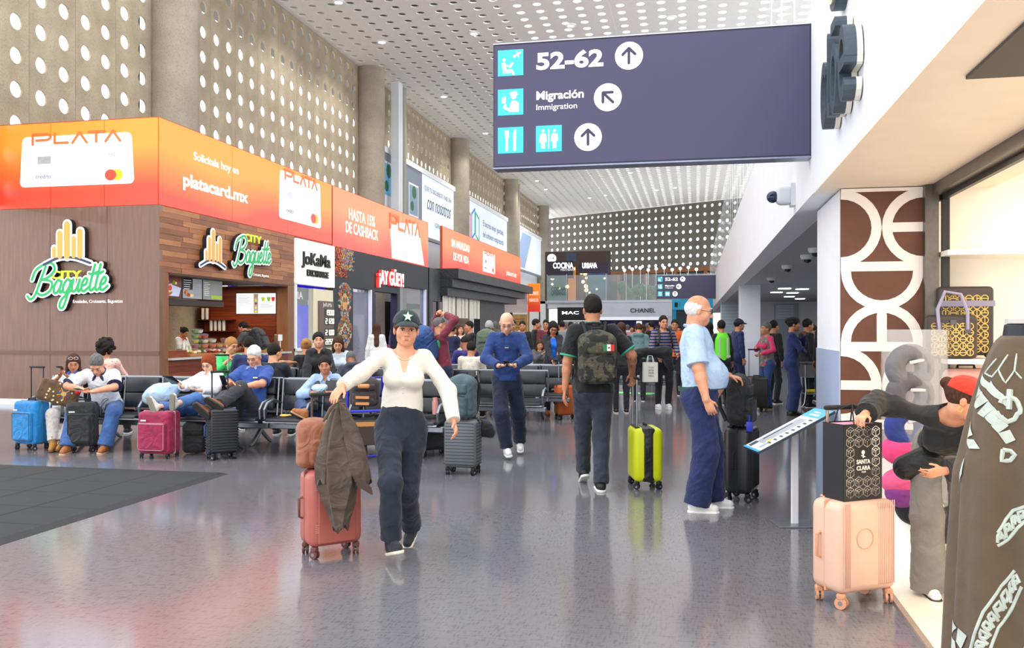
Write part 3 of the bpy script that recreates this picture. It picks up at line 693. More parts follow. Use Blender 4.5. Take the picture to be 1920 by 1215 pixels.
# menu screens on the shelf line
def screen(F, x0, y0, x1, y1, label, bgc, deco, name='menu_screen', cat='screen', em=.8):
    t = empty(name, label, cat, F.pt((x0 + x1) / 2, y0)); G = rel(F, t)
    G.rect(x0, y0, x1, y1, -.05, 0, BLACK, 'casing', t); G.rect(x0 + .012, y0 + .012, x1 - .012, y1 - .012, 0, .004, M(bgc, .2, em=em), 'display', t)
    deco(G, t, x0, y0, x1 - x0, y1 - y0); return t
def lines(G, t, x, y, w, n, dy, col='8a8f94', hh=.012):
    G.poly([[(x, y - i * dy), (x + w * random.uniform(.6, 1), y - i * dy), (x + w * random.uniform(.6, 1), y - i * dy + hh), (x, y - i * dy + hh)] for i in range(n)], .004, .007, M(col, .5, em=.3), 'menu_text', t)
FS = Face((SX - .45, SY, 0), FR.u, FR.v, FR.n)
def blobs(cols, n, x, y, w, h, G, t, r0=.03, r1=.07, d=.007):
    for i in range(n):
        cx, cy, r = x + random.random() * w, y + random.random() * h, random.uniform(r0, r1)
        G.poly(disc(cx, cy, r, 10, r * random.uniform(.5, 1)), d, d + .003 + i * .0006, M(cols[i % len(cols)], .5, em=.35), 'picture', t)
screen(FS, .35, 2.15, .62, 2.6, 'narrow white menu screen at the left end of the menu row', 'b9c0c8', lambda G, t, x, y, w, h: lines(G, t, x + .03, y + h - .05, w * .7, 8, .045), em=.5)
screen(FS, .66, 2.15, 1.48, 2.6, 'menu screen showing sandwich and drink on brown ground', '5b2a1a', lambda G, t, x, y, w, h: (G.poly([(x + .08, y + .05), (x + .7, y + .04), (x + .78, y + .22), (x + .3, y + .3)], .004, .006, M('c5cfe6', .5, em=.3), 'napkin', t), blobs(['b8442a', 'e0b27a', '6d8a2f', 'd9412a', 'f0d9a6'], 14, x + .12, y + .08, .5, .26, G, t)), em=.5)
screen(FS, 1.50, 2.15, 2.26, 2.6, 'menu screen half black with white price list and burger', '8d9298', lambda G, t, x, y, w, h: (G.rect(x + .012, y + .2, x + w * .5, y + h - .012, .004, .006, BLACK, 'black_field', t), blobs(['c9772f', '8a3c1e', 'e8c48a'], 7, x + .06, y + .05, .3, .12, G, t), lines(G, t, x + .04, y + h - .06, w * .4, 5, .045, 'f0f0f0'), lines(G, t, x + w * .56, y + h - .06, w * .35, 8, .045)), em=.4)
screen(FS, 2.28, 2.15, 3.1, 2.6, 'greenish menu screen at the right end of the menu row', '7c807a', lambda G, t, x, y, w, h: (G.rect(x + w * .42, y + .03, x + w - .02, y + .11, .004, .006, M('9db82a', .5, em=.3), 'green_field', t), lines(G, t, x + .05, y + h - .07, w * .3, 8, .04, 'e8e8e8')), em=.4)
FB = Face((SX, SY + KE - .11, 0), (1, 0, 0), (0, 0, 1), (0, -1, 0))
a = kb(443, 589); b_ = kb(518, 549)
screen(FB, a[0], a[1], b_[0], b_[1], 'large white menu screen showing fruit drinks on the wood wall', 'eef3f6', lambda G, t, x, y, w, h: (lines(G, t, x + .05, y + h - .08, w * .36, 9, .04), G.rect(x + w * .44, y + .02, x + w * .56, y + h - .02, .004, .006, M('9aa0a6', .5, em=.4), 'grey_strip', t), [G.poly(disc(x + w * .5, y + h * f, .03, 12), .006, .009, M(c, .5, em=.4), 'icon', t) for f, c in ((.85, 'c9772f'), (.66, 'd9d92a'), (.5, '8a2c1e'), (.3, 'd9d92a'), (.12, 'd9d92a'))], [G.poly([(x + w * f, y + h * .6), (x + w * (f + .06), y + h * .6), (x + w * (f + .08), y + h * .8), (x + w * (f - .02), y + h * .8)], .004, .009, M(c, .5, em=.4), 'cup_picture', t) for f, c in ((.65, 'a8d82a'), (.79, '74c83a'), (.9, 'd8263a'))], lines(G, t, x + w * .6, y + h * .45, w * .35, 6, .04)), em=1.0)
a = kb(520, 578); b_ = kb(540, 558); t = empty('emergency_sign', 'small white wall sign with red 911 squares', 'sign', FB.pt(a[0], a[1])); G = rel(FB, t)
G.rect(a[0], a[1], b_[0], b_[1], 0, .01, M('f1ede4', .5), 'plate', t)
for i in range(3): G.rect(a[0] + .02 + i * .085, b_[1] - .13, a[0] + .095 + i * .085, b_[1] - .03, .01, .014, M('c3262b', .5), 'red_square', t)
G.text('911', a[0] + .035, b_[1] - .11, .06, WHITE, parent=t, width=.22, d=.016, bold=.03)
a = kb(525, 594); b_ = kb(540, 579); t = empty('safety_sign', 'small blue instruction sign below the red 911 sign', 'sign', FB.pt(a[0], a[1])); G = rel(FB, t)
G.rect(a[0], a[1], b_[0], b_[1], 0, .01, M('e9eef4', .5), 'plate', t); G.rect(a[0] + .015, a[1] + .015, b_[0] - .015, b_[1] - .015, .01, .013, M('1f5fc0', .5), 'blue_field', t)
G.poly([disc(b_[0] - .06, b_[1] - .06, .02, 10), [(b_[0] - .08, a[1] + .04), (b_[0] - .045, a[1] + .04), (b_[0] - .045, b_[1] - .085), (b_[0] - .08, b_[1] - .085)]], .013, .016, WHITE, 'figure', t)
a = kb(344, 592); b_ = kb(373, 577); t = empty('exit_sign', 'green exit sign with white arrow pointing left', 'sign', FB.pt(a[0], a[1])); G = rel(FB, t)
G.rect(a[0], a[1], b_[0], b_[1], 0, .015, M('d9dcd2', .5), 'plate', t); G.rect(a[0] + .02, a[1] + .02, b_[0] - .02, b_[1] - .02, .015, .018, M('1e5a37', .5), 'green_field', t)
m_ = (a[1] + b_[1]) / 2; G.poly([[(a[0] + .04, m_), (a[0] + .12, m_ - .05), (a[0] + .12, m_ + .05)], [(a[0] + .12, m_ - .02), (b_[0] - .04, m_ - .02), (b_[0] - .04, m_ + .02), (a[0] + .12, m_ + .02)]], .018, .021, WHITE, 'arrow', t)
# shelves, boards, cups
t = empty('wall_shelf', 'dark two-tier shelf unit behind the counter holding cups', 'shelf', FB.pt(*kb(384, 640))); G = rel(FB, t)
a = kb(383, 620); b_ = kb(443, 578)
G.rect(a[0], a[1] - .02, b_[0], a[1], .0, .3, M('5a2a14', .5, kind='woodh'), 'shelf_board', t); zmid = kb(400, 599)[1]; G.rect(a[0], zmid - .02, b_[0], zmid, .0, .3, M('5a2a14', .5, kind='woodh'), 'shelf_board', t)
G.rect(a[0] - .02, a[1] - .3, a[0], b_[1], 0, .3, M('3c1d10', .5, kind='woodh'), 'upright', t)
CUP = M('ecebe6', .4)
def cupstack(x, y, z, n, label, base=None):
    if base is None:
        t = empty('paper_cup_stack', label, 'cups', (x, y, z), group='stacks of paper cups on the kiosk shelf')
        for k in range(7): B().lathe([(.001, 0), (.035, 0), (.045, .05), (.047, .05), (.047, .045)], (0, 0, k * .04), 12).done('cup', CUP, t, True)
        return t
    return dup(base, (x, y, z), 0, label)
cs = None
for i in range(6):
    x = SX + a[0] + .08 + i * .12; zz_ = a[1] if i > 1 else zmid
    n = cupstack(x, SY + KE - .3, zz_, 6, 'column of nested white paper cups behind the kiosk counter, %s' % ordn(i, 6), cs); cs = cs or n
for (x0, x1, y0, y1, c, lb) in ((314, 348, 630, 601, 'd79a52', 'wide tan plastic storage bin behind the counter'), (349, 358, 627, 602, 'a8372a', 'red board standing between tan bins'), (359, 369, 629, 602, 'd9a36a', 'narrow tan board beside the red board')):
    a = kb(x0, y0); b_ = kb(x1, y1)
    o = B().rbox((0, 0, (b_[1] - a[1]) / 2), (b_[0] - a[0], .12, b_[1] - a[1]), .05, 3).done('storage_board', M(c, .5), None, True, loc=(SX + (a[0] + b_[0]) / 2, SY + KE - .4, a[1])); tag(o, lb, 'board', 'boards and bins behind the counter')
    B().box((0, 0, (a[1] - 0) / -2), ((b_[0] - a[0]) * .8, .1, a[1])).done('stand', M('5a2a14', .5), o)
# food on the counter
def on_counter(px, dx=-.25):
    yy = hitX(px, 660, SX + dx)[0]; return Vector((SX + dx, yy, .936))
FOODC = ['c9332a', 'd8b02a', '5f9a35', 'e3e0c8', 'a63a5a', '79a83c', 'e0702a']
pot = None; npot = 0
def pots(px, rows, dx):
    wh = 'near kiosk post side' if px < 380 else 'beside the customer' if px > 425 else 'mid counter'
    global pot, npot
    for k in range(rows):
        p = on_counter(px, dx); p.z = 1.0 + k * .105 if px < 450 or px > 480 else 1.0 + k * .105
        c = FOODC[(npot * 3 + k) % 7]; npot += 1
        t = empty('salad_cup', '%s salad in a clear lidded cup, %s of stack %s' % ({'c9332a': 'red', 'd8b02a': 'yellow', '5f9a35': 'dark green', 'e3e0c8': 'cream', 'a63a5a': 'purple', '79a83c': 'light green', 'e0702a': 'orange'}[c], ('lowest', 'second up', 'third up', 'fourth up', 'topmost')[min(k, 4)], ordn([366, 374, 384, 391, 399, 412, 420, 430, 437, 470, 478, 484].index(px), 12)), 'food', p, group='salad cups stacked on the kiosk counter')
        B().lathe([(.001, 0), (.055, 0), (.078, .06), (.078, .062), (.001, .062)], n=14).done('filling', M(c, .6, kind='fabric', scale=4), t, True)
        B().lathe([(.058, 0), (.082, .065), (.085, .07), (.07, .09), (.03, .1), (.001, .1)], n=14).done('clear_cup', M('f4f8f8', .08, alpha=.10), t, True)
for px, n, dx in ((366, 5, -.3), (374, 5, -.42), (384, 4, -.3), (391, 3, -.45), (399, 3, -.3), (412, 2, -.35), (420, 3, -.3), (430, 3, -.42), (437, 2, -.3), (470, 5, -.4), (478, 5, -.5), (484, 4, -.35)): pots(px, n, dx)
def tray(px0, px1, label, cols, dx=-.12):
    a = on_counter(px0, dx); b = on_counter(px1, dx); L_ = abs(b.y - a.y); t = empty('food_tray', label, 'tray', (SX + dx, (a.y + b.y) / 2, .936), group='trays of pastries on the kiosk counter')
    B().rbox((0, 0, .03), (.3, L_, .06), .01, 1).done('tray', M('b0793e', .5, kind='woodh'), t)
    bb = {}
    for i in range(14):
        c = cols[i % len(cols)]; bb.setdefault(c, B()).sph((random.uniform(-.1, .1), random.uniform(-.45, .45) * L_, .08 + random.random() * .03), (.045, .06, .03), 10, 6)
    for c, q in bb.items(): tag(q.done('pastries', M(c, .6), t, True), kind='stuff')
tray(346, 378, 'wooden tray of cream pastries near the kiosk corner', ['e6d3a4', 'd9b06a', 'c9a15a']); tray(392, 408, 'tray of wrapped red snacks on the counter', ['c0392b', 'd9d0c0', '8e2a3a'])
tray(484, 500, 'tray of green and yellow fruit on the counter', ['7fae3a', 'e6c52a', 'd94f2a']); tray(503, 520, 'tray of sliced fruit at the right end of the counter', ['f0d84a', 'c0394b', 'efe7da'])
for i, px in enumerate((344, 350, 356)):
    p = on_counter(px, -.2); p.z = 1.08 if px < 345 else .996
    o = B().lathe([(.001, 0), (.035, 0), (.035, .11), (.015, .14), (.015, .17), (.001, .17)], n=12).done('sauce_bottle', M(('e8e2d0', 'd8d9c0', 'b8c08a')[i], .3), None, True, loc=p); tag(o, '%s small sauce bottle on the counter left side' % ('leftmost', 'middle', 'rightmost')[i], 'bottle', 'sauce bottles on the kiosk counter')
p = on_counter(527, -.3); t = empty('coffee_machine', 'grey dispenser machine at the right end of the counter', 'machine', (p.x, p.y, .936))
B().rbox((0, 0, .22), (.25, .32, .44), .03).done('body', M('8b8e90', .3, .6, kind='metal'), t, True); B().rbox((.1, -.05, .3), (.12, .16, .16), .02).done('front_panel', DARK, t); B().box((.1, 0, .03), (.2, .28, .03)).done('drip_tray', ALU, t)
B().box((.2, -.45, .35), (.01, .22, .16)).cyl((.2, -.45, 0), (.2, -.45, .3), .012).done('price_card', WHITE, t)
# ---- currency exchange booth
J0, J1 = ubar(552), ubar(624.5)
jk = empty('exchange_booth', 'cream currency exchange booth between the wood kiosk and the black store', 'booth', (SX, SY, 0)); G = GR
CREAM = M('efe6c4', .5)
G.rect(J0, 2.68, J1, 3.86, -.15, .05, M('f1f0e6', .5, em=.25), 'sign_board', jk)
G.text('JoKaMa', ubar(563), 3.22, .34, BLACK, parent=jk, width=ubar(616) - ubar(563), bold=.02, d=.07, ext=.02)
G.text('EXCHANGE', ubar(571), 2.92, .17, BLACK, parent=jk, width=ubar(611) - ubar(571), bold=.04, d=.07, ext=.02)
G.rect(ubar(588), 0, J1, 2.6, -.15, 0, CREAM, 'wall_panel', jk); G.rect(J0, 0, ubar(588), .95, -.15, 0, CREAM, 'wall_panel', jk)
G.rect(J0, 0, J0 + .12, 2.66, -.15, .02, WHITE, 'frame', jk); G.rect(J0, .93, ubar(588), 1.0, -.3, .08, WHITE, 'sill', jk)
G.rect(J0 + .12, 1.0, ubar(588), 2.6, -.05, -.03, GLASS, 'window_pane', jk); G.rect(J0 + .02, 0, J1, 2.7, -1.7, -1.6, M('c9d2b4', .5), 'rear_wall', jk)
G.rect(J0 + .15, 2.15, ubar(587), 2.6, -.2, -.15, M('4b4a46', .5), 'inner_sign', jk); G.text('MA', J0 + .2, 2.3, .2, WHITE, parent=jk, width=.5, bold=.03, d=-.1)
G.rect(ubar(575), 1.0, ubar(577), 2.6, -.4, -.3, DARK, 'mullion', jk); G.rect(ubar(560), 1.3, ubar(572), 1.9, -1.3, -1.2, M('8ac45a', .5), 'green_notice', jk)
pb = empty('exchange_rate_board', 'brown rate board with lit digits on the cream booth', 'sign', FR.pt(ubar(596), .75)); G = rel(FR, pb)
a0, a1 = ubar(596), ubar(623.5)
G.rect(a0, 1.0, a1, 2.28, 0, .04, M('6d5a50', .5), 'board', pb); G.text('JoKaMa', a0 + .25, 2.13, .11, WHITE, parent=pb, width=(a1 - a0) * .6, d=.045)
SEG = {'0': 'abcdef', '1': 'bc', '2': 'abged', '5': 'afgcd', '9': 'abcfgd'}
def digits(s, x, y, w, h, G, par):
    L_ = []; cx = x; dw = w / 4.3
    for ch in s:
        if ch == '.': L_.append([(cx - dw * .12, y), (cx - dw * .10, y)]); continue
        A = {'a': [(0, 1), (1, 1)], 'b': [(1, 1), (1, .5)], 'c': [(1, .5), (1, 0)], 'd': [(0, 0), (1, 0)], 'e': [(0, 0), (0, .5)], 'f': [(0, .5), (0, 1)], 'g': [(0, .5), (1, .5)]}
        for k in SEG[ch]: L_.append([(cx + p * dw * .68, y + q * h) for p, q in A[k]])
        cx += dw * 1.08
    G.poly(strokes(L_, h * .075), .046, .055, M('fff6d8', .4, em=2.0), 'digits', par)
for s, y in (('19.00', 1.90), ('21.20', 1.66), ('21.00', 1.34), ('22.50', 1.08)):
    x = a0 + (a1 - a0) * .36; w = (a1 - a0) * .6
    G.rect(x, y - .04, x + w, y + .17, .04, .045, BLACK, 'digit_window', pb); digits(s, x + .06, y, w, .13, G, pb)
G.rect(a0 + .06, 1.28, a0 + .3, 1.42, .04, .045, M('2a3b9a', .5), 'blue_flag', pb)
# ---- black store with mural
A0, A1 = J1, ubar(803)
st = empty('black_store', 'black fronted store with lit red and white letters and blue interior', 'store', (SX, SY, 0)); G = GR; BK = M('2b2f35', .6)
op = [(ubar(662), ubar(697), .3, 2.75, 1), (ubar(703), ubar(745), 0, 2.72, 0), (ubar(750), ubar(799), .9, 3.0, 1)]
u = A0
for (a, b, z0, z1, g) in op:
    G.rect(u, 0, a, 3.88, -.25, 0, BK, 'pier', st); G.rect(a, z1, b, 3.88, -.25, 0, BK, 'header', st)
    if z0: G.rect(a, 0, b, z0, -.25, 0, BK, 'sill_wall', st)
    if g: G.rect(a, z0, b, z1, -.12, -.10, GLASS, 'window_pane', st); G.rect(b - .08, z0, b, z1, -.09, .01, WHITE, 'jamb', st)
    u = b
G.rect(u, 0, A1, 3.88, -.25, 0, BK, 'pier', st)
G.rect(A0, 0, A1 - .05, 3.9, -3.3, -3.2, M('2012d8', .5, col2='1a0cae', em=.25), 'blue_rear_wall', st); G.rect(ubar(640), 2.35, A1, 2.5, -3.2, -3.1, M('b9b4e8', .5, em=.3), 'light_band', st)  # rear wall given its own blue glow to paint in the blue-lit interior
G.rect(ubar(703), 0, ubar(745), 2.72, -.9, -.8, M('3a0f52', .5), 'purple_screen', st)
B().box((-1.7, (A0 + A1) / 2, 3.6), (3.2, A1 - A0, .1)).done('inner_ceiling', M('cfcadb', .6), st)
for i in range(6):
    yy = A0 + 1.2 + i * 1.3; B().box((-1.2, yy, .75), (.6, .9, .06)).box((-1.2, yy, .4), (.5, .8, .04)).box((-1.4, yy, .4), (.04, .04, .8)).done('display_table', M('c9a27a', .5), st)
    b = B()
    for k in range(7): b.box((-1.2 + random.uniform(-.2, .2), yy + random.uniform(-.35, .35), .86), (.12, .1, random.uniform(.12, .3)))
    tag(b.done('merchandise', M(random.choice(['d94f6a', 'e6c52a', '3a8a5a', 'd9d0c0']), .6), st), kind='stuff')
G.text('¡AY GÜEY!', ubar(704), 2.98, .46, M('d8332e', .4, em=.9), parent=st, width=ubar(750) - ubar(704), bold=.035, d=.06, ext=.05)
G.text('¡AY GÜEY!', ubar(704) + .02, 2.98, .46, M('fff5f2', .4, em=1.4), parent=st, width=ubar(750) - ubar(704), bold=.02, d=.125, ext=.006)
mu = empty('wall_mural', 'colourful floral figure mural on the black store pier', 'mural', FR.pt(ubar(645), 1)); G = rel(FR, mu)
C6 = ['b8402c', 'c07830', '2f5f98', 'c9a93a', '5a8aa8', '9c3434', 'd8cdb8', '4a7f4a']
mc = ubar(646)
bb = [B() for _ in C6]
def dot(x, y, r, c): bb[c].prism(disc(x, y, r, 8), G.O, G.u, G.v, G.n, 0, .012 + random.random() * .01)
for i in range(1700):
    t_ = random.random(); y = .95 + t_ * 1.9
    if y > 2.2: hw = .50 * math.sqrt(max(0, 1 - ((y - 2.5) / .36) ** 2))
    elif y > 1.85: hw = .22 + .28 * (y - 1.85) / .35
    else: hw = .55 * math.sin(PI * min(1, (y - .93) / 1.0)) ** .7
    s = random.uniform(-1, 1); 
    if 2.12 < y < 2.55 and abs(s * hw) < .2: continue
    dot(mc + s * hw, y, random.uniform(.010, .026), (int(y * 9) + int(abs(s) * 4)) % 8 if random.random() < .7 else random.randrange(8))
for i in range(420): dot(A0 + .1 + random.random() * .9, 3.88 - random.random() ** 1.5 * .85, random.uniform(.012, .03), random.choice((0, 1, 5)))
for i in range(420): dot(ubar(650) + random.uniform(-.5, .6) * (1 - .4 * random.random()), 3.86 - random.random() ** 1.3 * .6, random.uniform(.012, .03), random.choice((2, 3, 4, 1)))
for c, q in zip(C6, bb): tag(q.done('petals', M(c, .5, em=.1), mu), kind='stuff')
G.poly(disc(mc, 2.3, .2, 18, .26), .004, .018, M('e0a25a', .5), 'face', mu); G.poly([disc(mc - .08, 2.36, .05, 12, .075), disc(mc + .08, 2.36, .05, 12, .075)], .018, .022, M('2a2a2a', .5), 'eye_sockets', mu)
# ---- dark canopy building
C0, C1 = ubar(805), ubar(976)
cb = empty('canopy_restaurant', 'black restaurant front with stepped canopy under the second orange banner', 'restaurant', (SX, SY, 0)); G = GR
K2 = M('24282e', .55, kind='fabric', col2='1d2025')
for i, (h0, h1, d, e) in enumerate(((3.55, 3.95, .75, 0), (3.2, 3.54, .5, 1.2), (2.85, 3.19, .3, 2.6))): G.rect(ubar(826) , h0, C1 - e, h1, -.3, d, K2, 'canopy_step', cb)
G.rect(C0, 0, ubar(812), 3.88, -.3, 0, K2, 'pier', cb); G.rect(ubar(822), 0, ubar(824.5), 2.86, -.1, .0, K2, 'post', cb); G.rect(ubar(900), 0, ubar(946), 2.86, -.3, 0, K2, 'wall_panel', cb)
G.rect(C0, 2.6, ubar(830), 3.88, -.3, -.02, K2, 'header', cb); G.rect(C0, 0, ubar(905), 2.7, -3.3, -3.2, M('1a1414', .7), 'rear_wall', cb); G.rect(C0, 0, ubar(902), .9, -1.6, -1.5, M('2b2422', .6), 'bar_front', cb)
for i, (a, b) in enumerate(((827, 851), (853, 875), (877, 897))):
    bq = B(); n = 10; a_, b_ = ubar(a), ubar(b)
    for k in range(n):
        s0 = a_ + (b_ - a_) * k / n; bq.box((.08 + .02 * math.sin(k * 1.9), (s0 + (b_ - a_) / n / 2), 2.42), (.012, (b_ - a_) / n + .01, .92))
    o = bq.done('noren_curtain', M('f1eee2', .7, kind='fabric', col2='e3decb'), None, loc=(SX, SY, 0)); tag(o, '%s white cloth curtain panel hanging from the dark canopy' % ('nearest', 'middle', 'farthest')[i], 'curtain', 'white curtains under the canopy')
    bq = B()
    for k in range(8): bq.cyl((.08, a_ + (b_ - a_) * (k + .5) / 8, 2.86), (.08, a_ + (b_ - a_) * (k + .5) / 8, 2.93), .03, 6)
    bq.done('hanging_loops', DARK, o)
# promo kiosk beyond
pk = empty('promo_panel', 'small orange advertising panel reading SIMPLEMENTE MARAVILLOSA past the canopy', 'banner', (-9.5, 52, 0))
F0 = Face((0, 0, 0), (1, 0, 0), (0, 0, 1), (0, -1, 0)); hx = lambda px: hitY(px, 600, 52)[0] + 9.5
F0.rect(hx(990), 2.5, hx(1013), 4.2, 0, .1, ORG, 'orange_face', pk); F0.rect(hx(990), 0, hx(993), 2.5, 0, .1, M('caa06a', .5, kind='wood'), 'bamboo_post', pk); F0.rect(hx(1011), 0, hx(1013), 2.5, 0, .1, DARK, 'post', pk)
F0.text('SIMPLEMENTE', hx(993), 3.5, .22, WT, parent=pk, width=hx(1010) - hx(993), d=.11); F0.text('MARAVILLOSA', hx(993), 3.1, .22, WT, parent=pk, width=hx(1010) - hx(993), d=.11)
F0.rect(hx(945), 2.45, hx(990), 4.0, .2, .25, M('f2dfdc', .6), 'pale_panel', pk); F0.rect(hx(963), 0, hx(990), 2.35, .2, .25, M('d9ac62', .6, kind='wood'), 'bamboo_screen', pk); F0.rect(hx(957), 0, hx(962), 3.2, .1, .2, DARK, 'post', pk)
bq = B()
for i in range(6): bq.prism([(hx(967), 1.2 + i * .17), (hx(985), 1.2 + i * .17), (hx(985), 1.23 + i * .17), (hx(967), 1.23 + i * .17)], (0, 0, 0), (1, 0, 0), (0, 0, 1), (0, -1, 0), .25, .27)
bq.done('printed_grid', M('8a5f2a', .6), pk)
# upper billboards
def billboard(y0, y1, label, f):
    F = Face((XW + .35, y0, 0), (0, 1, 0), (0, 0, 1), (1, 0, 0)); t = empty('billboard', label, 'billboard', F.pt(0, 6.1)); G = rel(F, t); w = y1 - y0
    G.rect(0, 6.15, w, 9.25, -.1, 0, M('dfe8f2', .3, em=.35), 'poster', t); G.rect(-.1, 9.25, w + .1, 9.5, -.15, .08, WHITE, 'top_frame', t); G.rect(-.1, 6.0, w + .1, 6.15, -.15, .06, M('8b9098', .5), 'bottom_frame', t); f(G, t, w)
def bb1(G, t, w):
    G.rect(.0, 6.15, 6.2, 9.25, 0, .01, M('76808f', .4, em=.15), 'grey_field', t)
    for i, (x, c) in enumerate(((.5, '6aa3c8'), (2.2, '2f8fb8'), (4.1, '7d93ab'))):
        G.rect(x, 6.9 - .2 * i, x + 1.5, 8.9 - .2 * i, .01, .02, WHITE, 'photo_card', t); G.rect(x + .1, 7.4 - .2 * i, x + 1.4, 8.8 - .2 * i, .02, .025, M(c, .4, em=.2), 'photo', t)
        G.poly([disc(x + .8, 8.5 - .2 * i, .32, 10), disc(x + .5, 7.8 - .2 * i, .25, 10)], .025, .03, M('2f6a4a', .5, em=.1), 'palm', t)
    G.text('QUE TU SIGUIENTE VIAJE SEA', 6.6, 8.5, .25, M('8a94a3', .5), parent=t, width=5.0, d=.01); G.text('con nosotros', 7.0, 7.6, .8, M('5a6473', .5), parent=t, width=4.4, d=.01, shear=.35); G.text('GRUPO', 8.4, 6.8, .25, M('8a94a3', .5), parent=t, width=2, d=.01)
def bb2(G, t, w):
    for i, (c, pp) in enumerate((('c85a6a', [(0, 0), (0, 1.6), (1, 1.2), (1, -.3)]), ('3a8ad0', [(1.3, -.2), (1.3, 1.3), (2.1, 1.7), (2.1, .2)]), ('4ab88a', [(2.3, .1), (2.3, 1.5), (3.2, 1.2), (3.2, -.2)]))):
        l = [(x + 1, y + 7.2) for x, y in pp]; G.poly(strokes([l + [l[0]]], .07), 0, .01, M(c, .4, em=.2), 'outline_square', t)
    G.text('2CHI', 1.8, 6.5, .3, M('8a94a3', .5), parent=t, d=.01)
    for i, s in enumerate(('El secreto mejor guardado', 'del software empresarial')): G.text(s, 5.2, 8.1 - .7 * i, .42, M('7b8fb0', .5), parent=t, width=6.2, d=.01)
def bb3(G, t, w): G.poly([[(1, 6.3), (5, 6.3), (8, 9.1), (4, 9.1)]], 0, .01, M('9db7dd', .4, em=.2), 'blue_shape', t)
billboard(35.9, 48.0, 'upper billboard with three holiday photo cards and script text', bb1); billboard(49.8, 62.4, 'upper billboard with coloured outline squares and blue text', bb2); billboard(64.2, 76.8, 'farthest upper billboard with plain pale blue print', bb3)
# ---- far end
FY = 62.0; FF = Face((0, FY, 0), (1, 0, 0), (0, 0, 1), (0, -1, 0)); fx = lambda px: hitY(px, 600, FY)[0]; fz = lambda py: hitY(1150, py, FY)[1]
struct(B().box((-6, FY + 9, 3.36), (17, 18, .2)).done('floor_far_mezzanine', GREYW))
struct(B().box((fx(1016) - 2, FY + .1, 1.75), (4.5, .2, 3.4)).done('wall_far_left', WHITE))
g = empty('glass_balustrade', 'glass balustrade across the far mezzanine with frosted left panel', 'railing', (0, FY, 0))
for i in range(9):
    x0, x1 = fx(1026) + i * 1.4, fx(1026) + (i + 1) * 1.4
    F0.rect(x0 + .02, fz(566), x1 - .02, fz(515), 0, .03, FROST if i in (0, 2) else GLASS, 'glass_pane', g); F0.rect(x0 - .02, fz(566), x0 + .02, fz(513), -.03, .05, ALU, 'post', g)
F0.rect(fx(1026), fz(567), fx(1345), fz(563), -.1, .08, GREYW, 'base_rail', g)
F0.text('COCINA', fx(1026) + .3, fz(545), .3, M('39514f', .5), parent=g, width=1.0, d=.05); F0.text('URBANA', fx(1026) + .3, fz(553), .3, M('39514f', .5), parent=g, width=1.0, d=.05)
def shopfront(name, label, x0, x1, zt, zo, mat, txt, tx, tw, inner, tm, tz, th):
    t = empty(name, label, 'store', (0, FY, 0)); F0.rect(x0, zo, x1, zt, 0, .25, mat, 'fascia', t)
    F0.rect(x0, 0, x0 + .4, zo, 0, .2, mat, 'pier', t); F0.rect(x1 - .4, 0, x1, zo, 0, .2, mat, 'pier', t)
    B().box(((x0 + x1) / 2, 2.5, zo / 2), (x1 - x0, .1, zo)).done('rear_wall', inner, t); F0.text(txt, tx, tz, th, tm, parent=t, width=tw, d=.27, bold=.01, ext=.02); return t
t = shopfront('cosmetics_store', 'black cosmetics shop front with white logo letters at the far end', fx(1046), fx(1112) - .02, fz(576), fz(601), BLACK, 'MAC', fx(1054), fx(1085) - fx(1054), M('9aa0a6', .4, em=.3), M('ffffff', .4, em=1.5), fz(589), .22)
for i in range(8): F0.rect(fx(1064) + i * .28, .2, fx(1064) + .1 + i * .28, fz(604), -1.5, -1.4, M('e8ebee', .4, em=.4), 'display_column', t)
t = shopfront('perfume_store', 'pale grey fronted perfume shop with black letters at the far end', fx(1112), fx(1262), fz(568), fz(594), M('d5dae4', .5), 'CHANEL', fx(1182), fx(1229) - fx(1182), M('1c1c50', .5, em=.1), BLACK, fz(586), .3)
F0.rect(fx(1112), fz(600), fx(1245), fz(594), -.05, .05, M('f4f6fa', .5, em=.4), 'white_band', t); 
F0.rect(fx(1150), 0, fx(1154), fz(600), -.1, .1, BLACK, 'post', t); F0.rect(fx(1190), 1.6, fx(1200), fz(602), -2, -1.9, M('f4f6fa', .5, em=1.5), 'lit_display', t)
struct(B().box(((fx(1026) + fx(1350)) / 2, FY + .3, (fz(566) + fz(577)) / 2 + .0), (fx(1350) - fx(1026), .3, fz(566) - fz(578))).done('trim_5', M('eef0f3', .5)))
cu = empty('restaurant_sign', 'dark purple upper level restaurant sign with white letters and round logo', 'sign', (0, FY + 3, 0)); e = lambda px: hitY(px, 600, FY + 3)[0]; ez = lambda py: hitY(1080, py, FY + 3)[1]
PUR = M('2a2133', .5)
F0.rect(e(1025), ez(522), e(1076), ez(490), 0, .3, PUR, 'sign_box', cu); F0.rect(e(1084), ez(512), e(1140), ez(492), -.8, -.5, PUR, 'sign_box', cu); F0.rect(e(1046), 3.46, e(1049), ez(522), .1, .2, PUR, 'stand', cu); F0.rect(e(1063), ez(490), e(1080), ez(475), .0, .4, M('2c3d55', .5), 'upper_box', cu)
F0.text('COCINA', e(1038), ez(503), .42, M('ffffff', .4, em=1.5), parent=cu, width=e(1076) - e(1038), bold=.04, d=.32); F0.text('MEATBAR', e(1052), ez(508), .17, WHITE, parent=cu, width=e(1076) - e(1052), d=.32, bold=.03)
F0.text('URBANA', e(1090), ez(502), .4, M('ffffff', .4, em=1.5), parent=cu, width=e(1118) - e(1090), bold=.04, d=-.48)
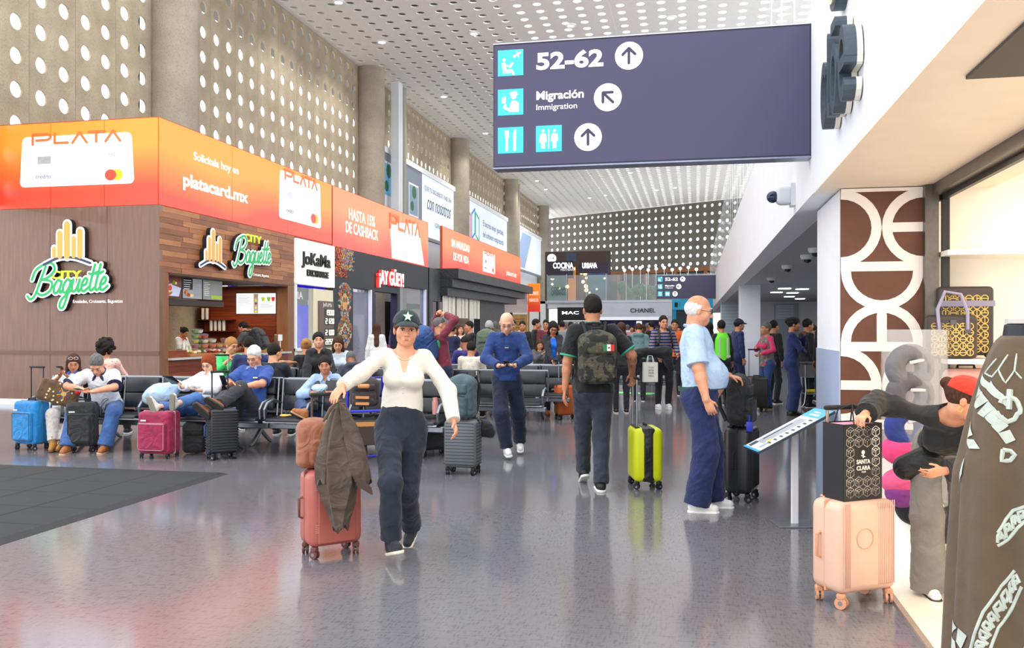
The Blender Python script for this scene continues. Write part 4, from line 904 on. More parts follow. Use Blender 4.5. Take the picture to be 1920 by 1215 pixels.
F0.poly(disc(e(1035), ez(484), .33, 28), 0, .2, M('ffffff', .4, em=.7), 'round_logo', cu); F0.text('24', e(1035) - .17, ez(486), .2, M('26314d', .5), parent=cu, width=.34, d=.22)
ri = empty('upper_restaurant', 'dim restaurant interior with warm lamps behind the far balustrade', 'restaurant', (0, FY + 5, 0)); e5 = lambda px: hitY(px, 600, FY + 5)[0]
F0.rect(e5(1022), 3.4, e5(1145), 7.4, -.2, 0, M('3a2c28', .6), 'rear_wall', ri)
bq = B()
for i in range(16): bq.sph((e5(1030) + random.random() * (e5(1135) - e5(1030)), -.3, random.uniform(4.2, 6.4)), random.uniform(.06, .15), 10, 6)
bq.done('lamp_bulbs', M((1, .75, .35), .4, em=6), ri, True)
F0.rect(e5(1066), 3.6, e5(1080), 6.2, .1, .3, M('a8672c', .5, em=.5), 'lit_shelf', ri); F0.rect(e5(1026), 5.4, e5(1036), 6.2, .1, .2, M('ffd23a', .5, em=1), 'yellow_panel', ri); F0.rect(e5(1104), 4.2, e5(1140), 5.9, .1, .2, M('27407a', .5, em=.2), 'blue_panel', ri)
F0.text('COCINA', e5(1107), 5.2, .38, M('8aa0d0', .5), parent=ri, width=1.2, d=.22); F0.text('URBANA', e5(1107), 4.6, .38, M('8aa0d0', .5), parent=ri, width=1.2, d=.22)
hg = SDF(); r_ = np.random.default_rng(3)
for i in range(40): hg.ell((r_.uniform(e5(1165), e5(1335)) , 7, r_.uniform(3.6, 4.7)), (.5, .45, .4), k=.05)
tag(hg.done('hedge', M('3f5d3c', .8, kind='foliage', col2='1f3322'), None, .09, fold=(.09, 14)), 'dark green planting along the far mezzanine behind glass', 'hedge'); bpy.data.objects['hedge'].location = (0, FY - 2, 0)
for i in range(10):
    o = B().sph((0, 0, 0), .12, 12, 8).done('globe_lamp', M((1, .97, .9), .4, em=5), None, True, loc=(e5(1165) + i * .62, FY + 8, 6.1 + .08 * (i % 3))); B().cyl((0, 0, -.1), (0, 0, -2.6 - .08 * (i % 3)), .02, 6).done('post', WHITE, o)
    tag(o, 'white globe lamp over the far mezzanine planting, %s' % ordn(i, 10), 'lamp', 'row of globe lamps on the far mezzanine')
# teal kiosk
k = empty('teal_kiosk', 'teal blue kiosk with dark screen beyond the standing old man', 'kiosk', (0, 45, 0)); e6 = lambda px: hitY(px, 600, 45)[0]
F0.rect(e6(1260), 0, e6(1268), 3.0, -.5, 0, M('1793b8', .4), 'side_panel', k); F0.rect(e6(1330), 0, e6(1337), 3.0, -.5, 0, M('1793b8', .4), 'side_panel', k); F0.rect(e6(1260), 2.45, e6(1337), 3.0, -.5, .05, M('18a0c8', .4, em=.15), 'header', k); F0.rect(e6(1268), 0, e6(1330), 2.45, -.45, -.2, M('10243a', .3), 'dark_front', k)
F0.rect(e6(1274), 2.60, e6(1274.6), 2.82, .05, .06, M('0d3d5c', .5), 'thin_bar', k)
F0.rect(e6(1265), 2.58, e6(1271), 2.82, .05, .07, BLACK, 'icon', k)
# column and panels under the mezzanine
c = tag(B().box((0, 0, 1.28), (.48, .48, 2.56)).done('square_column', M('e6e9f0', .5), None, loc=W(1405, 21.2)), 'white square column under the mezzanine beside the steel bin', 'column')
B().box((0, 0, .6), (.484, .484, 1.2)).done('painted_base', M('dfe2ec', .5), c)
FM = Face((0, 35.98, 0), (1, 0, 0), (0, 0, 1), (0, -1, 0)); e7 = lambda px: hitY(px, 600, 35.98)[0]
d1 = struct(empty('door_2', None, None, (0, 0, 0)))
FM.rect(e7(1450), 0, e7(1497), 2.5, 0, .03, M('a9bcc6', .2), 'glass_leaf', d1)
for i in range(9): FM.rect(e7(1455), 1.9 + i * .06, e7(1488), 1.93 + i * .06, .03, .035, M('e6f0f4', .3), 'frosted_band', d1)
FM.rect(e7(1449), 0, e7(1450.6), 2.5, 0, .05, ALU, 'door_frame', d1)
sh = tag(empty('roller_shutter', 'grey slatted roller shutter under the mezzanine', 'shutter', (0, 0, 0)))
e8 = lambda px: hitY(px, 600, 34)[0]; F8 = Face((0, 34, 0), (1, 0, 0), (0, 0, 1), (0, -1, 0))
for i in range(20): F8.rect(e8(1353), .005 + i * .125, e8(1386), i * .125 + .12, 0, .03, M('9fb0ba', .35, .3, kind='metal'), 'slat', sh)
# green floor strip
a, b = W(1150, 20.8), W(1226, 20.4)
t = tag(B().box((0, 0, .004), ((b - a).length, .55, .006)).done('floor_decal', M('46c84a', .4), None, loc=(a + b) / 2, rot=(0, 0, math.atan2(b.y - a.y, b.x - a.x))), 'green strip decal stuck on the floor in mid hall', 'decal')
B().box((-.1, 0, .008), (.5, .12, .004)).done('white_mark', WHITE, t)
# ---- wayfinding signs
NAVY = M('3a3758', .35, em=.06, name='sign_face'); TEAL = M('35b9c9', .4, em=.25); SW = M('fbfbff', .4, em=.55)
def waysign(loc, label, arrow2):
    t = empty('wayfinding_sign', label, 'sign', loc); G = Face((0, 0, 0), (1, 0, 0), (0, 0, 1), (0, -1, 0))
    W_, H_ = 2.52, 1.02
    G.rect(0, 0, W_, H_, -.16, 0, M('2a2740', .4), 'casing', t); G.rect(.012, .012, W_ - .012, H_ - .012, 0, .006, NAVY, 'face', t)
    G.rect(0, -.012, W_, 0, -.16, .01, M('8a8fa8', .3, .8, kind='metal'), 'bottom_trim', t); G.rect(0, H_, W_, H_ + .008, -.16, .01, M('c8ccd6', .3, .6, kind='metal'), 'top_trim', t)
    S = .215
    def icon(x, y, *pls):
        G.rect(x, y, x + S, y + S, .006, .009, TEAL, 'pictogram_tile', t)
        for pl in pls: G.poly([[(x + a * S, y + b * S) for a, b in p] for p in pl], .009, .012, SW, 'pictogram', t)
    y1, y2, y3 = .755, .43, .115
    icon(.04, y1, [disc(.25, .62, .06, 12), stad((.25, .48), (.3, .22), .045), stad((.3, .2), (.55, .2), .04), stad((.55, .2), (.62, .06), .04), stad((.28, .42), (.45, .36), .03), [(.42, .34), (.55, .52), (.62, .48), (.5, .3)], stad((.17, .5), (.22, .12), .015), stad((.22, .12), (.5, .12), .015), stad((.62, .72), (.9, .88), .03), stad((.74, .92), (.82, .7), .022), stad((.62, .78), (.66, .7), .015)])
    icon(.04, y2, [disc(.62, .72, .11, 14), [(.48, .80), (.76, .80), (.74, .90), (.5, .88)], stad((.5, .78), (.76, .78), .02), [(.45, .12), (.82, .12), (.82, .45), (.7, .56), (.55, .55), (.48, .4)], stad((.25, .3), (.5, .18), .05), stad((.25, .3), (.3, .4), .04), [(.17, .45), (.32, .48), (.32, .72), (.17, .68)]])
    icon(.04, y3, [stad((.36, .12), (.36, .55), .045), [(.28, .6), (.44, .6), (.44, .88), (.28, .88)]], [stad((.66, .12), (.66, .5), .05), [(.6, .5), (.72, .5), (.72, .9), (.66, .9), (.6, .75)]])
    fig = lambda cx, sk: [disc(cx, .8, .055, 12), [(cx - .07, .7), (cx + .07, .7), (cx + (.14 if sk else .08), .36), (cx - (.14 if sk else .08), .36)], stad((cx - .04, .15), (cx - .04, .4), .03), stad((cx + .04, .15), (cx + .04, .4), .03), stad((cx - .12, .42), (cx - .09, .66), .022), stad((cx + .12, .42), (cx + .09, .66), .022)]
    icon(.36, y3, fig(.28, 1), fig(.72, 0), [stad((.5, .14), (.5, .84), .018)])
    G.text('52-62', .36, y1 + .04, .135, SW, parent=t, width=.55, bold=.045, d=.01); G.text('Migración', .36, y2 + .115, .07, SW, parent=t, width=.39, bold=.03, d=.01); G.text('Immigration', .36, y2 + .03, .048, SW, parent=t, width=.335, d=.01)
    def arrow(cx, cy, ang):
        G.poly(disc(cx, cy, .112, 36), .006, .010, SW, 'arrow_disc', t); c, s = math.cos(ang), math.sin(ang)
        L_ = [[(0, -.06), (0, .055)], [(-.05, .01), (0, .06), (.05, .01)]]
        if ang == PI / 4: L_ = [[(0, -.06), (0, .055)], [(-.055, .0), (0, .055), (.055, .0)]]
        G.poly(strokes([[(cx + x * c - y * s, cy + x * s + y * c) for x, y in l] for l in L_], .011), .010, .014, M('34314f', .5), 'arrow', t)
    arrow(1.12, y1 + .105, 0 if not arrow2 else PI / 4); arrow(.95, y2 + .105, PI / 4 if not arrow2 else PI / 2); arrow(.79, y3 + .105, 0)
    return t
s1 = waysign((-1.64, 7.13, 2.86), 'large dark blue hanging sign reading 52-62, Migración, close overhead', 0)
s2 = waysign((-1.64, 39.0, 2.80), 'far dark blue hanging sign reading 52-62 above the shop fronts', 1)
# metal letters on the fascia
t = empty('metal_letters', 'raised dark grey shop letters on the white fascia', 'sign', (FX, 5.0, 2.75)); G = Face((0, 0, 0), (0, -1, 0), (0, 0, 1), (-1, 0, 0)); GM = M('4f5a63', .45, .4, kind='metal')
y = -1.62
def arcs(cx, cy, r, a0, a1, w=.075): return strokes([arcpts(cx, cy, r, a0, a1, 18)], w / 2)
for nm, ps, in (('letter_c', arcs(-1.45, .17, .17, 50, 310)), ('letter_l', strokes([[(-1.13, .03), (-1.13, .46)], [(-1.13, .03), (-1.02, .03)]], .038)), ('letter_o', arcs(-.75, .17, .17, 0, 360) + strokes([[(-.88, .47), (-.62, .47)]], .033)), ('letter_e', arcs(-.22, .17, .17, -50, -350) + strokes([[(-.38, .17), (-.06, .17)]], .034) + [])):
    G.poly(ps, .035, .10, GM, nm, t); G.poly(ps, .005, .035, M('efe9da', .5), nm + '_back', t)
t.location = (FX - .002, 4.93, 2.80); t.scale = (1, .56, 1)
for i, p in enumerate((hitX(1585, 5, FX),)):
    o = B().cyl((0, 0, 0), (-.07, 0, 0), .16, 28).done('round_emblem', GM, None, True, loc=(FX, p[0], p[1] + .12)); tag(o, 'round emblem disc on the fascia above the raised letters', 'emblem'); B().cyl((-.07, 0, 0), (-.08, 0, 0), .12, 28).done('emblem_face', M('e8dfc0', .5), o)
# cameras
def domecam(loc, wall, label):
    t = empty('security_camera', label, 'camera', loc, group='white dome cameras')
    if wall: B().box((-.02, 0, 0), (.04, .16, .2)).rbox((-.09, 0, 0), (.14, .15, .17), .04, 3).done('housing', M('e3e7ec', .4), t, True); B().sph((-.19, 0, -.01), .055, 14, 10).done('dome', M('22304f', .1), t, True)
    else: B().lathe([(.001, 0), (.1, 0), (.1, -.03), (.085, -.06), (.05, -.065)], n=20).done('housing', M('dfe2e6', .4), t, True); B().sph((0, 0, -.06), .055, 14, 10).done('dome', M('1b1f2a', .1), t, True)
p = hitX(1490, 366, FX); domecam((FX, p[0], p[1]), 1, 'white wall camera on the fascia below the large blue sign')
p = hitX(1415, 370, FX)
for i, (px, py) in enumerate(((1530, 466), (1514, 479), (1477, 498), (1447, 521))):
    r = ray(px, py); tt = (2.555 - CAMH) / r.z; q = r * tt; domecam((q.x, q.y, 2.56), 0, ('nearest ceiling dome camera under the mezzanine', 'second ceiling dome camera from the pillar', 'third ceiling dome camera from the pillar', 'farthest ceiling dome camera under the mezzanine')[i])
lt = None
for i, (px, py) in enumerate(((1471, 541), (1486, 549), (1504, 542), (1480, 556), (1500, 560), (1456, 548))):
    r = ray(px, py); tt = (2.555 - CAMH) / r.z; q = r * tt
    o = B().box((0, 0, -.005), (.3, .3, .02)).done('recessed_panel_light', M((1, 1, 1), .4, em=5), None, loc=(q.x, q.y, 2.555)) if lt is None else link('recessed_panel_light', lt, None, (q.x, q.y, 2.555)); lt = o.data
    tag(o, 'square recessed light under the mezzanine, %s' % ordn(sorted(range(6), key=lambda k: (1471, 1486, 1504, 1480, 1500, 1456)[k]).index(i), 6), 'light', 'recessed lights under the mezzanine')
# ================================================================ PEOPLE
def ik(a, t, l1, l2, pole):
    d = t - a; L = d.length; mx = (l1 + l2) * .998
    if L > mx: t = a + d * (mx / L); d = t - a; L = mx
    dn = d.normalized(); x = (l1 * l1 - l2 * l2 + L * L) / (2 * L); h = math.sqrt(max(l1 * l1 - x * x, 1e-6))
    p = pole - dn * pole.dot(dn); p = p.normalized() if p.length > 1e-5 else dn.orthogonal().normalized()
    return a + dn * x + p * h, t
SK = {'l': ('e3a583', 'd28e6c'), 'm': ('c98a66', 'b67856'), 'd': ('9a6245', '855038'), 'p': ('efbda0', 'e0a586')}
def skin(k): return M(SK[k][0], .5, kind='skin', col2=SK[k][1])
HAIRC = {'black': ('17130f', '2a231d'), 'brown': ('3a2417', '57382a'), 'red': ('7a2f14', '9c4a26'), 'grey': ('8f8f8d', 'b9b9b6'), 'dgrey': ('4b4b4b', '85827f'), 'white': ('c9c9c6', 'ecece9'), 'blonde': ('8f6134', 'b98a54')}
def hairm(k): return M(HAIRC[k][0], .75, kind='hair', col2=HAIRC[k][1])
EYEW = M('dcd3ca', .35); EYED = M('20130d', .2); LIP = {'l': M('b5604f', .45), 'm': M('9c4f40', .45), 'd': M('6f3a2e', .45), 'p': M('c47666', .45)}
def V(*a): return Vector(a)
def bpt(M3, o, x, y, z): return o + M3 @ Vector((x, y, z))
def person(at, face, label, h=1.7, sex='m', sit=False, vox=.012, sk='m', hair=('short', 'black'), top=None, bot=None, shoe=None, pose=None, wt=1.0, belly=0, group=None, glasses=None, cap=None, beard=None, feet=True, seed=0):
    base = Vector(at); rz = facing(face); root = empty('person', label, 'person', base, rz, group)
    MI = (Matrix.Translation(base) @ Matrix.Rotation(rz, 4, 'Z')).inverted()
    P = pose or {}; s = h / 1.75; f = sex == 'f'
    def cv(t, dflt):
        if t is None: return V(*dflt) * s
        if len(t) == 4: return MI @ P3(t[1], t[2], t[3])
        return V(*t) * s
    near = vox <= .0125
    pel = cv(P.get('pel'), (0, -.02, .50) if sit else (0, 0, .955))
    lean = P.get('lean', (8 if sit else 2, 0, 0)); T = Euler((math.radians(-lean[0]), math.radians(lean[1]), math.radians(lean[2])), 'XYZ').to_matrix()
    T = Matrix.Rotation(math.radians(lean[2]), 3, 'Z') @ Matrix.Rotation(math.radians(lean[1]), 3, 'Y') @ Matrix.Rotation(math.radians(-lean[0]), 3, 'X')
    hd = P.get('head', (0, 0, 0)); H = Matrix.Rotation(math.radians(hd[0]), 3, 'Z') @ Matrix.Rotation(math.radians(-hd[1]), 3, 'X') @ Matrix.Rotation(math.radians(hd[2]), 3, 'Y')
    tp = lambda x, y, z: pel + T @ (V(x, y, z) * s)
    nb = tp(0, -.01, .525); hc = nb + (T @ V(0, .012, .052) + H @ V(0, .022, .088)) * s
    hp = lambda x, y, z: hc + H @ (V(x, y, z) * s)
    fw = T @ V(0, 1, 0); shw = (.146 if f else .172)
    Tp = Matrix.Rotation(math.radians(P.get('hipyaw', 0)), 3, 'Z')
    hipw = .095 if f else .09
    J = {}
    for sd, nm in ((1, 'r'), (-1, 'l')):
        sh = tp(sd * shw, -.015, .475) + V(*P.get(nm + 'sh', (0, 0, 0))) * s
        dft = (sd * .20, .30, .62) if sit else (sd * .25, .03, .80)
        hand = cv(P.get(nm + 'h'), dft); pole = V(*P.get(nm + 'p', (sd * .6, -1, -.4)))
        el, wr = ik(sh, hand, .285 * s, .25 * s, pole); J[nm + 'a'] = (sh, el, wr)
        hj = pel + Tp @ (V(sd * hipw, 0, -.03) * s)
        ft = cv(P.get(nm + 'f'), (sd * .11, .42, .085) if sit else (sd * .10, 0, .085))
        kn, an = ik(hj, ft, .432 * s, .418 * s, V(*P.get(nm + 'k', (sd * .15, 1, .25)))); J[nm + 'l'] = (hj, kn, an)
    # ---- body
    b = SDF(); K = .035 * s
    def torso(S, o, k=.05):
        w = wt
        S.cone(tp(0, 0, -.03), tp(0, 0, .16), (.150 if f else .142) * w * s + o, (.112 if f else .125) * w * s + o, k=k * s, flat=(fw, .74))
        S.cone(tp(0, 0, .16), tp(0, 0, .36), (.112 if f else .125) * w * s + o, (.122 if f else .140) * w * s + o, k=k * s, flat=(fw, .74))
        S.cone(tp(-shw + .03, -.015, .462), tp(shw - .03, -.015, .462), .052 * s + o, k=k * s)
        S.cone(tp(0, -.02, .48), tp(0, -.015, .54), .062 * s + o * .5, .05 * s + o * .3, k=.04 * s)
        for sd in (1, -1): S.ell(tp(sd * .07, -.06, -.05), (.085 * s * w + o, .075 * s * w + o, .085 * s * w + o), k=.04 * s)
        if f:
            for sd in (1, -1): S.ell(tp(sd * .068, .085, .325), (.062 * s + o, .056 * s + o, .06 * s + o), k=.04 * s)
        if belly: S.ell(tp(0, .05 + belly * .35, .11), (.15 * s * w + o, (.10 + belly) * s + o, .17 * s + o), k=.08 * s)
    torso(b, 0)
    rn = .047 if f else .056
    b.cone(nb - T @ V(0, 0, .03) * s, hp(0, -.035, -.07), rn * s * 1.05, rn * s, k=.03 * s)
    # head
    b.ell(hp(0, -.018, .03), (.077 * s, .096 * s, .088 * s), R=H, k=K)
    b.ell(hp(0, .022, -.033), ((.061 if f else .06) * s, .067 * s, (.079 if f else .083) * s), R=H, k=.03 * s)
    b.ell(hp(0, .062, -.093), (.026 * s, .022 * s, .02 * s), R=H, k=.03 * s)
    for sd in (1, -1):
        b.ell(hp(sd * (.040 if f else .046), .015, -.066), ((.015 if f else .02) * s, .03 * s, .022 * s), R=H, k=.035 * s)
        b.ell(hp(sd * .079, -.012, -.012), (.010 * s, .020 * s, .032 * s), R=H, k=.006 * s)
    if vox <= .017:
        b.cone(hp(-.036, .080, .022), hp(.036, .080, .022), .010 * s, k=.022 * s)
        for sd in (1, -1):
            b.ell(hp(sd * .032, .100, -.002), (.019 * s, .016 * s, .013 * s), R=H, k=.016 * s, op=1)
            b.ell(hp(sd * .042, .056, -.032), (.026 * s, .024 * s, .026 * s), R=H, k=.022 * s)
        b.cone(hp(0, .088, .004), hp(0, .104 if f else .108, -.034), .0075 * s, (.0105 if f else .0125) * s, k=.012 * s)
        for sd in (1, -1): b.ell(hp(sd * .013, .098, -.038), (.009 * s, .010 * s, .008 * s), k=.008 * s)
        b.cone(hp(-.022, .080, -.064), hp(.022, .080, -.064), .008 * s, k=.012 * s); b.cone(hp(-.016, .080, -.073), hp(.016, .080, -.073), .009 * s, k=.01 * s)
        b.cone(hp(-.022, .094, -.0685), hp(.022, .094, -.0685), .0022 * s, k=.004 * s, op=1)
    else: b.cone(hp(0, .09, .0), hp(0, .105, -.034), .009 * s, .014 * s, k=.015 * s)
    ar = (.039, .034, .029, .023) if f else (.050, .041, .036, .028)
    lr = (.080, .053, .046, .034) if f else (.080, .057, .049, .038)
    for sd, nm in ((1, 'r'), (-1, 'l')):
        sh, el, wr = J[nm + 'a']
        b.cone(sh, el, ar[0] * s * wt, ar[1] * s * wt, k=.03 * s); b.cone(el, el.lerp(wr, .3), ar[1] * s, ar[2] * s * 1.06 * wt, k=.02 * s); b.cone(el.lerp(wr, .3), wr, ar[2] * s * 1.06 * wt, ar[3] * s, k=.02 * s)
        # hand
        d = (wr - el).normalized()
        if P.get(nm + 'hd'): d = V(*P[nm + 'hd']).normalized()
        n = V(*P.get(nm + 'hn', (-sd, 0, 0) if not sit else (0, 0, -1))); n = (n - d * n.dot(d)).normalized(); l = d.cross(n) * sd
        cu = P.get(nm + 'cu', .35); hs = s * (.92 if f else 1)
        pc = wr + d * .045 * hs; b.cone(wr, wr + d * .075 * hs, .030 * hs, .038 * hs, k=.012 * s, flat=(n, .42))
        if vox <= .02:
            fr = max(.0085 * hs, vox * .72)
            for i, (o_, le) in enumerate(((.028, .072), (.0095, .082), (-.0095, .075), (-.027, .060))):
                p0 = wr + d * .078 * hs + l * o_ * hs; a = cu * .5 + .06 * i; dd = d
                for j, q in enumerate((.45, .32, .25)):
                    a2 = a + cu * (j) * .9; dd = (d * math.cos(a2) + n * math.sin(a2) + l * o_ * 1.2).normalized(); p1 = p0 + dd * le * q * hs
                    b.cone(p0, p1, fr * (1 - .06 * j), fr * (.94 - .08 * j), k=.004 * s); p0 = p1
            t0 = wr + d * .02 * hs + l * .022 * hs; t1 = t0 + (d * .75 + l * .62 + n * .25).normalized() * .045 * hs; t2 = t1 + (d * (.95) + l * .15 + n * (.3 + cu * .4)).normalized() * .036 * hs
            b.cone(t0, t1, fr * 1.35, fr * 1.1, k=.01 * s); b.cone(t1, t2, fr * 1.1, fr * .95, k=.004 * s)
        else: b.cone(wr + d * .07 * hs, wr + (d + n * cu).normalized() * .155 * hs, .032 * hs, .022 * hs, k=.02 * s, flat=(n, .5))
        hj, kn, an = J[nm + 'l']
        b.cone(hj, kn, lr[0] * s * wt * .97, lr[1] * s, k=.012 * s); b.cone(kn, kn.lerp(an, .35), lr[1] * s, lr[2] * s * 1.12, k=.03 * s); b.cone(kn.lerp(an, .35), an, lr[2] * s * 1.12, lr[3] * s, k=.03 * s)
        fy = math.radians(P.get(nm + 'fy', 0)); fpi = math.radians(P.get(nm + 'fp', 0))
        fd = V(-math.sin(fy) * math.cos(fpi), math.cos(fy) * math.cos(fpi), -math.sin(fpi)) if not P.get(nm + 'fd') else V(*P[nm + 'fd']).normalized()
        sh_ = (an - kn).normalized(); upv = (-sh_ - fd * (-sh_).dot(fd)); upv = upv.normalized() if upv.length > .2 else V(0, 0, 1)
        if P.get(nm + 'fu'): upv = V(*P[nm + 'fu']); upv = (upv - fd * upv.dot(fd)).normalized()
        J[nm + 'foot'] = (an, fd, upv)
        b.cone(an - upv * .03 * s, an + fd * .13 * s - upv * .05 * s, .032 * s, .025 * s, k=.02 * s)
    body = b.done('body', skin(sk), root, vox)
    # eyes, brows, lips
    if vox <= .017:
        hb = HAIRC[hair[1]][0] if hair else '2a1d14'
        for sd in (1, -1):
            e = B().sph(hp(sd * .032, .0835, -.002), (.0125 * s, .0100 * s, .0062 * s), 12, 8).done('eyeball', EYEW, root, True)
            B().sph(hp(sd * .032, .0908, -.003), (.0066 * s, .004 * s, .0060 * s), 10, 6).done('iris', EYED, e, True)
            B().tube([hp(sd * .018, .089, .004), hp(sd * .032, .0945, .0075), hp(sd * .046, .086, .003)], .0024 * s, 6).done('eyelid', EYED, e, True)
            B().tube([hp(sd * .014, .093, .027), hp(sd * .032, .095, .031), hp(sd * .052, .078, .024)], [.003 * s, .0042 * s, .002 * s], 6).done('eyebrow', M(hb, .7), root, True)
        e = B()
        e.tube([hp(-.026, .081, -.0678), hp(-.009, .0893, -.0645), hp(.009, .0893, -.0645), hp(.026, .081, -.0678)], [.0015 * s, .0034 * s, .0034 * s, .0015 * s], 8)
        e.tube([hp(-.023, .082, -.070), hp(-.008, .0890, -.0735), hp(.008, .0890, -.0735), hp(.023, .082, -.070)], [.0015 * s, .0044 * s, .0044 * s, .0015 * s], 8)
        e.done('lips', LIP[sk], root, True)
    # ---- hair
    def skullcut(S, y0=.082, z0=.062, y1=-.018, z1=-.03, k=.012):
        a = hp(0, y0, z0); n_ = V(0, (z0 - z1), -(y0 - y1)); S.p.append(('p', np.array(a), np.array(H @ n_.normalized()), 0, 0, None, k, 2))
    if hair:
        st, hc_ = hair; S = SDF(); hv = max(vox * .75, .0055); fold = (.0035 * s, 38)
        if st in ('short', 'buzz'):
            t = .010 if st == 'short' else .003
            S.ell(hp(0, -.022, .036 + t * .6), ((.078 + t * .7) * s, (.098 + t) * s, (.090 + t * 1.5) * s), R=H); skullcut(S, .088, .078, .002, -.020)
            S.p.append(('p', np.array(hp(0, 0, -.058)), np.array(H @ V(0, 0, -1)), 0, 0, None, .01, 2))
        elif st == 'bald':
            S.ell(hp(0, -.026, .012), (.086 * s, .100 * s, .085 * s), R=H); S.p.append(('p', np.array(hp(0, .005, 0)), np.array(H @ V(0, 1, -.15).normalized()), 0, 0, None, .01, 2))
            S.p.append(('p', np.array(hp(0, 0, .066)), np.array(H @ V(0, .35, 1).normalized()), 0, 0, None, .02, 2)); S.p.append(('p', np.array(hp(0, 0, -.05)), np.array(H @ V(0, 0, -1)), 0, 0, None, .01, 2))
        elif st in ('long', 'bob', 'bun', 'pony', 'tied'):
            S.ell(hp(0, -.024, .034), (.090 * s, .110 * s, .098 * s), R=H); skullcut(S, .090, .064, .0, -.06)
            if st in ('long', 'bob'):
                le = .30 if st == 'long' else .12
                for sd in (1, -1):
                    S.cone(hp(sd * .072, .005, .02), hp(sd * .076, .012, -.10), .028 * s, .026 * s, k=.02)
                    if le > .2: S.cone(hp(sd * .076, -.01, -.10), tp(sd * .085, .05 if sd > 0 else -.03, .525 - le * .9), .032 * s, .024 * s, k=.02)
                S.cone(hp(0, -.06, -.02), hp(0, -.075, -.10) if le < .2 else tp(0, -.10, .53 - le * .8), .075 * s, .06 * s, k=.03, flat=(fw, .6))
            if st == 'bun': S.ell(hp(0, -.125, .055), (.042 * s, .036 * s, .04 * s), k=.01)
            if st in ('pony', 'tied'): S.ell(hp(0, -.122, .01), (.026 * s, .026 * s, .026 * s), k=.012); S.cone(hp(0, -.13, .0), hp(.02, -.15, -.12) if st == 'pony' else hp(0, -.16, -.03), .026 * s, .016 * s, k=.01)
        elif st == 'curly':
            r_ = np.random.default_rng(seed + 1); S.ell(hp(0, -.03, .04), (.105 * s, .115 * s, .105 * s), R=H)
            for i in range(46):
                v = r_.normal(size=3); v /= np.linalg.norm(v); v[1] = v[1] if v[1] < .2 else -v[1]
                S.ell(hp(v[0] * .108, -.03 + v[1] * .115, .03 + v[2] * .115), float(r_.uniform(.022, .036)) * s, k=.006)
            fold = (.006, 70)
        S.done('hair', hairm(hc_), root, hv, fold=fold, seed=seed)
    if beard:
        S = SDF(); S.ell(hp(0, .018, -.052), (.064 * s, .075 * s, .072 * s), R=H); S.p.append(('p', np.array(hp(0, .05, -.045)), np.array(H @ V(0, .25, 1).normalized()), 0, 0, None, .01, 2)); S.ell(hp(0, .105, -.066), (.024 * s, .02 * s, .012 * s), op=1); S.done('beard', hairm(beard), root, max(vox * .8, .008), fold=(.002, 60))
    if cap:
        cm = M(cap[0], .8, kind='fabric'); S = SDF(); S.ell(hp(0, -.016, .036), (.096 * s, .117 * s, .104 * s), R=H)
        if cap[1] == 'cap':
            S.p.append(('p', np.array(hp(0, 0, .036)), np.array(H @ V(0, -.05, -1).normalized()), 0, 0, None, .006, 2)); S.done('cap_crown', cm, root, max(vox * .7, .006))
            S = SDF(); S.ell(hp(0, .070, -.002), (.088 * s, .115 * s, .062 * s), R=H); S.ell(hp(0, .070, -.011), (.086 * s, .112 * s, .060 * s), R=H, k=.003, op=1)
            S.p.append(('p', np.array(hp(0, .06, .010)), np.array(H @ V(0, .12, -1).normalized()), 0, 0, None, .004, 2)); S.p.append(('p', np.array(hp(0, .072, .02)), np.array(H @ V(0, -1, .15).normalized()), 0, 0, None, .004, 2)); S.done('cap_brim', cm, root, max(vox * .55, .0045))
        elif cap[1] == 'beret':
            S.p.append(('p', np.array(hp(0, 0, .03)), np.array(H @ V(0, .1, -1).normalized()), 0, 0, None, .006, 2)); S.ell(hp(-.01, -.04, .085), (.10 * s, .12 * s, .04 * s), R=H, k=.03); S.done('beret', cm, root, max(vox * .8, .008))
        elif cap[1] == 'hood':
            S.ell(hp(0, -.03, .0), (.105 * s, .12 * s, .115 * s), R=H, k=.04); S.p.append(('p', np.array(hp(0, .05, 0)), np.array(H @ V(0, 1, 0)), 0, 0, None, .01, 2)); S.done('hood', cm, root, max(vox, .01), fold=(.005, 25))
    if glasses and vox <= .017:
        e = B(); gp = (0, .096, -.002) if glasses != 'head' else (0, .07, .10)
        gr = .019 if glasses != 'head' else .024
        for sd in (1, -1):
            c0 = V(sd * .034, gp[1], gp[2]); pts = [hp(c0.x + gr * 1.12 * math.cos(a), c0.y + .002 * abs(math.cos(a)), c0.z + gr * .8 * math.sin(a)) for a in [2 * PI * k / 16 for k in range(17)]]
            e.tube(pts, .0016 * s if glasses != 'head' else .003 * s, 5)
            e.tube([hp(sd * .054, gp[1] - .002, gp[2] + .006), hp(sd * .078, .0 if glasses != 'head' else .0, gp[2] + (.003 if glasses != 'head' else -.05))], .0015 * s, 5)
        e.tube([hp(-.012, gp[1], gp[2] + .004), hp(0, gp[1] + .003, gp[2] + .007), hp(.012, gp[1], gp[2] + .004)], .0015 * s, 5)
        e.done('glasses', M('1c1c20' if glasses != 'head' else 'e6dfd8', .3), root, True)
    # ---- trousers
    if bot:
        S = SDF(); bm_, br = bot['m'], bot.get('r', (.0, .0, .0)); o = .011 * s + vox * .2
        S.cone(tp(0, 0, -.05), tp(0, 0, .075), (.150 if f else .142) * wt * s + o, (.136 if f else .134) * wt * s + o, k=.04 * s, flat=(fw, .76))
        if belly: S.ell(tp(0, .03 + belly * .2, .03), (.145 * s * wt + o, (.09 + belly * .8) * s + o, .10 * s), k=.05 * s)
        for sd in (1, -1): S.ell(tp(sd * .07, -.06, -.05), (.085 * s * wt + o, .075 * s * wt + o, .09 * s * wt + o), k=.04 * s)
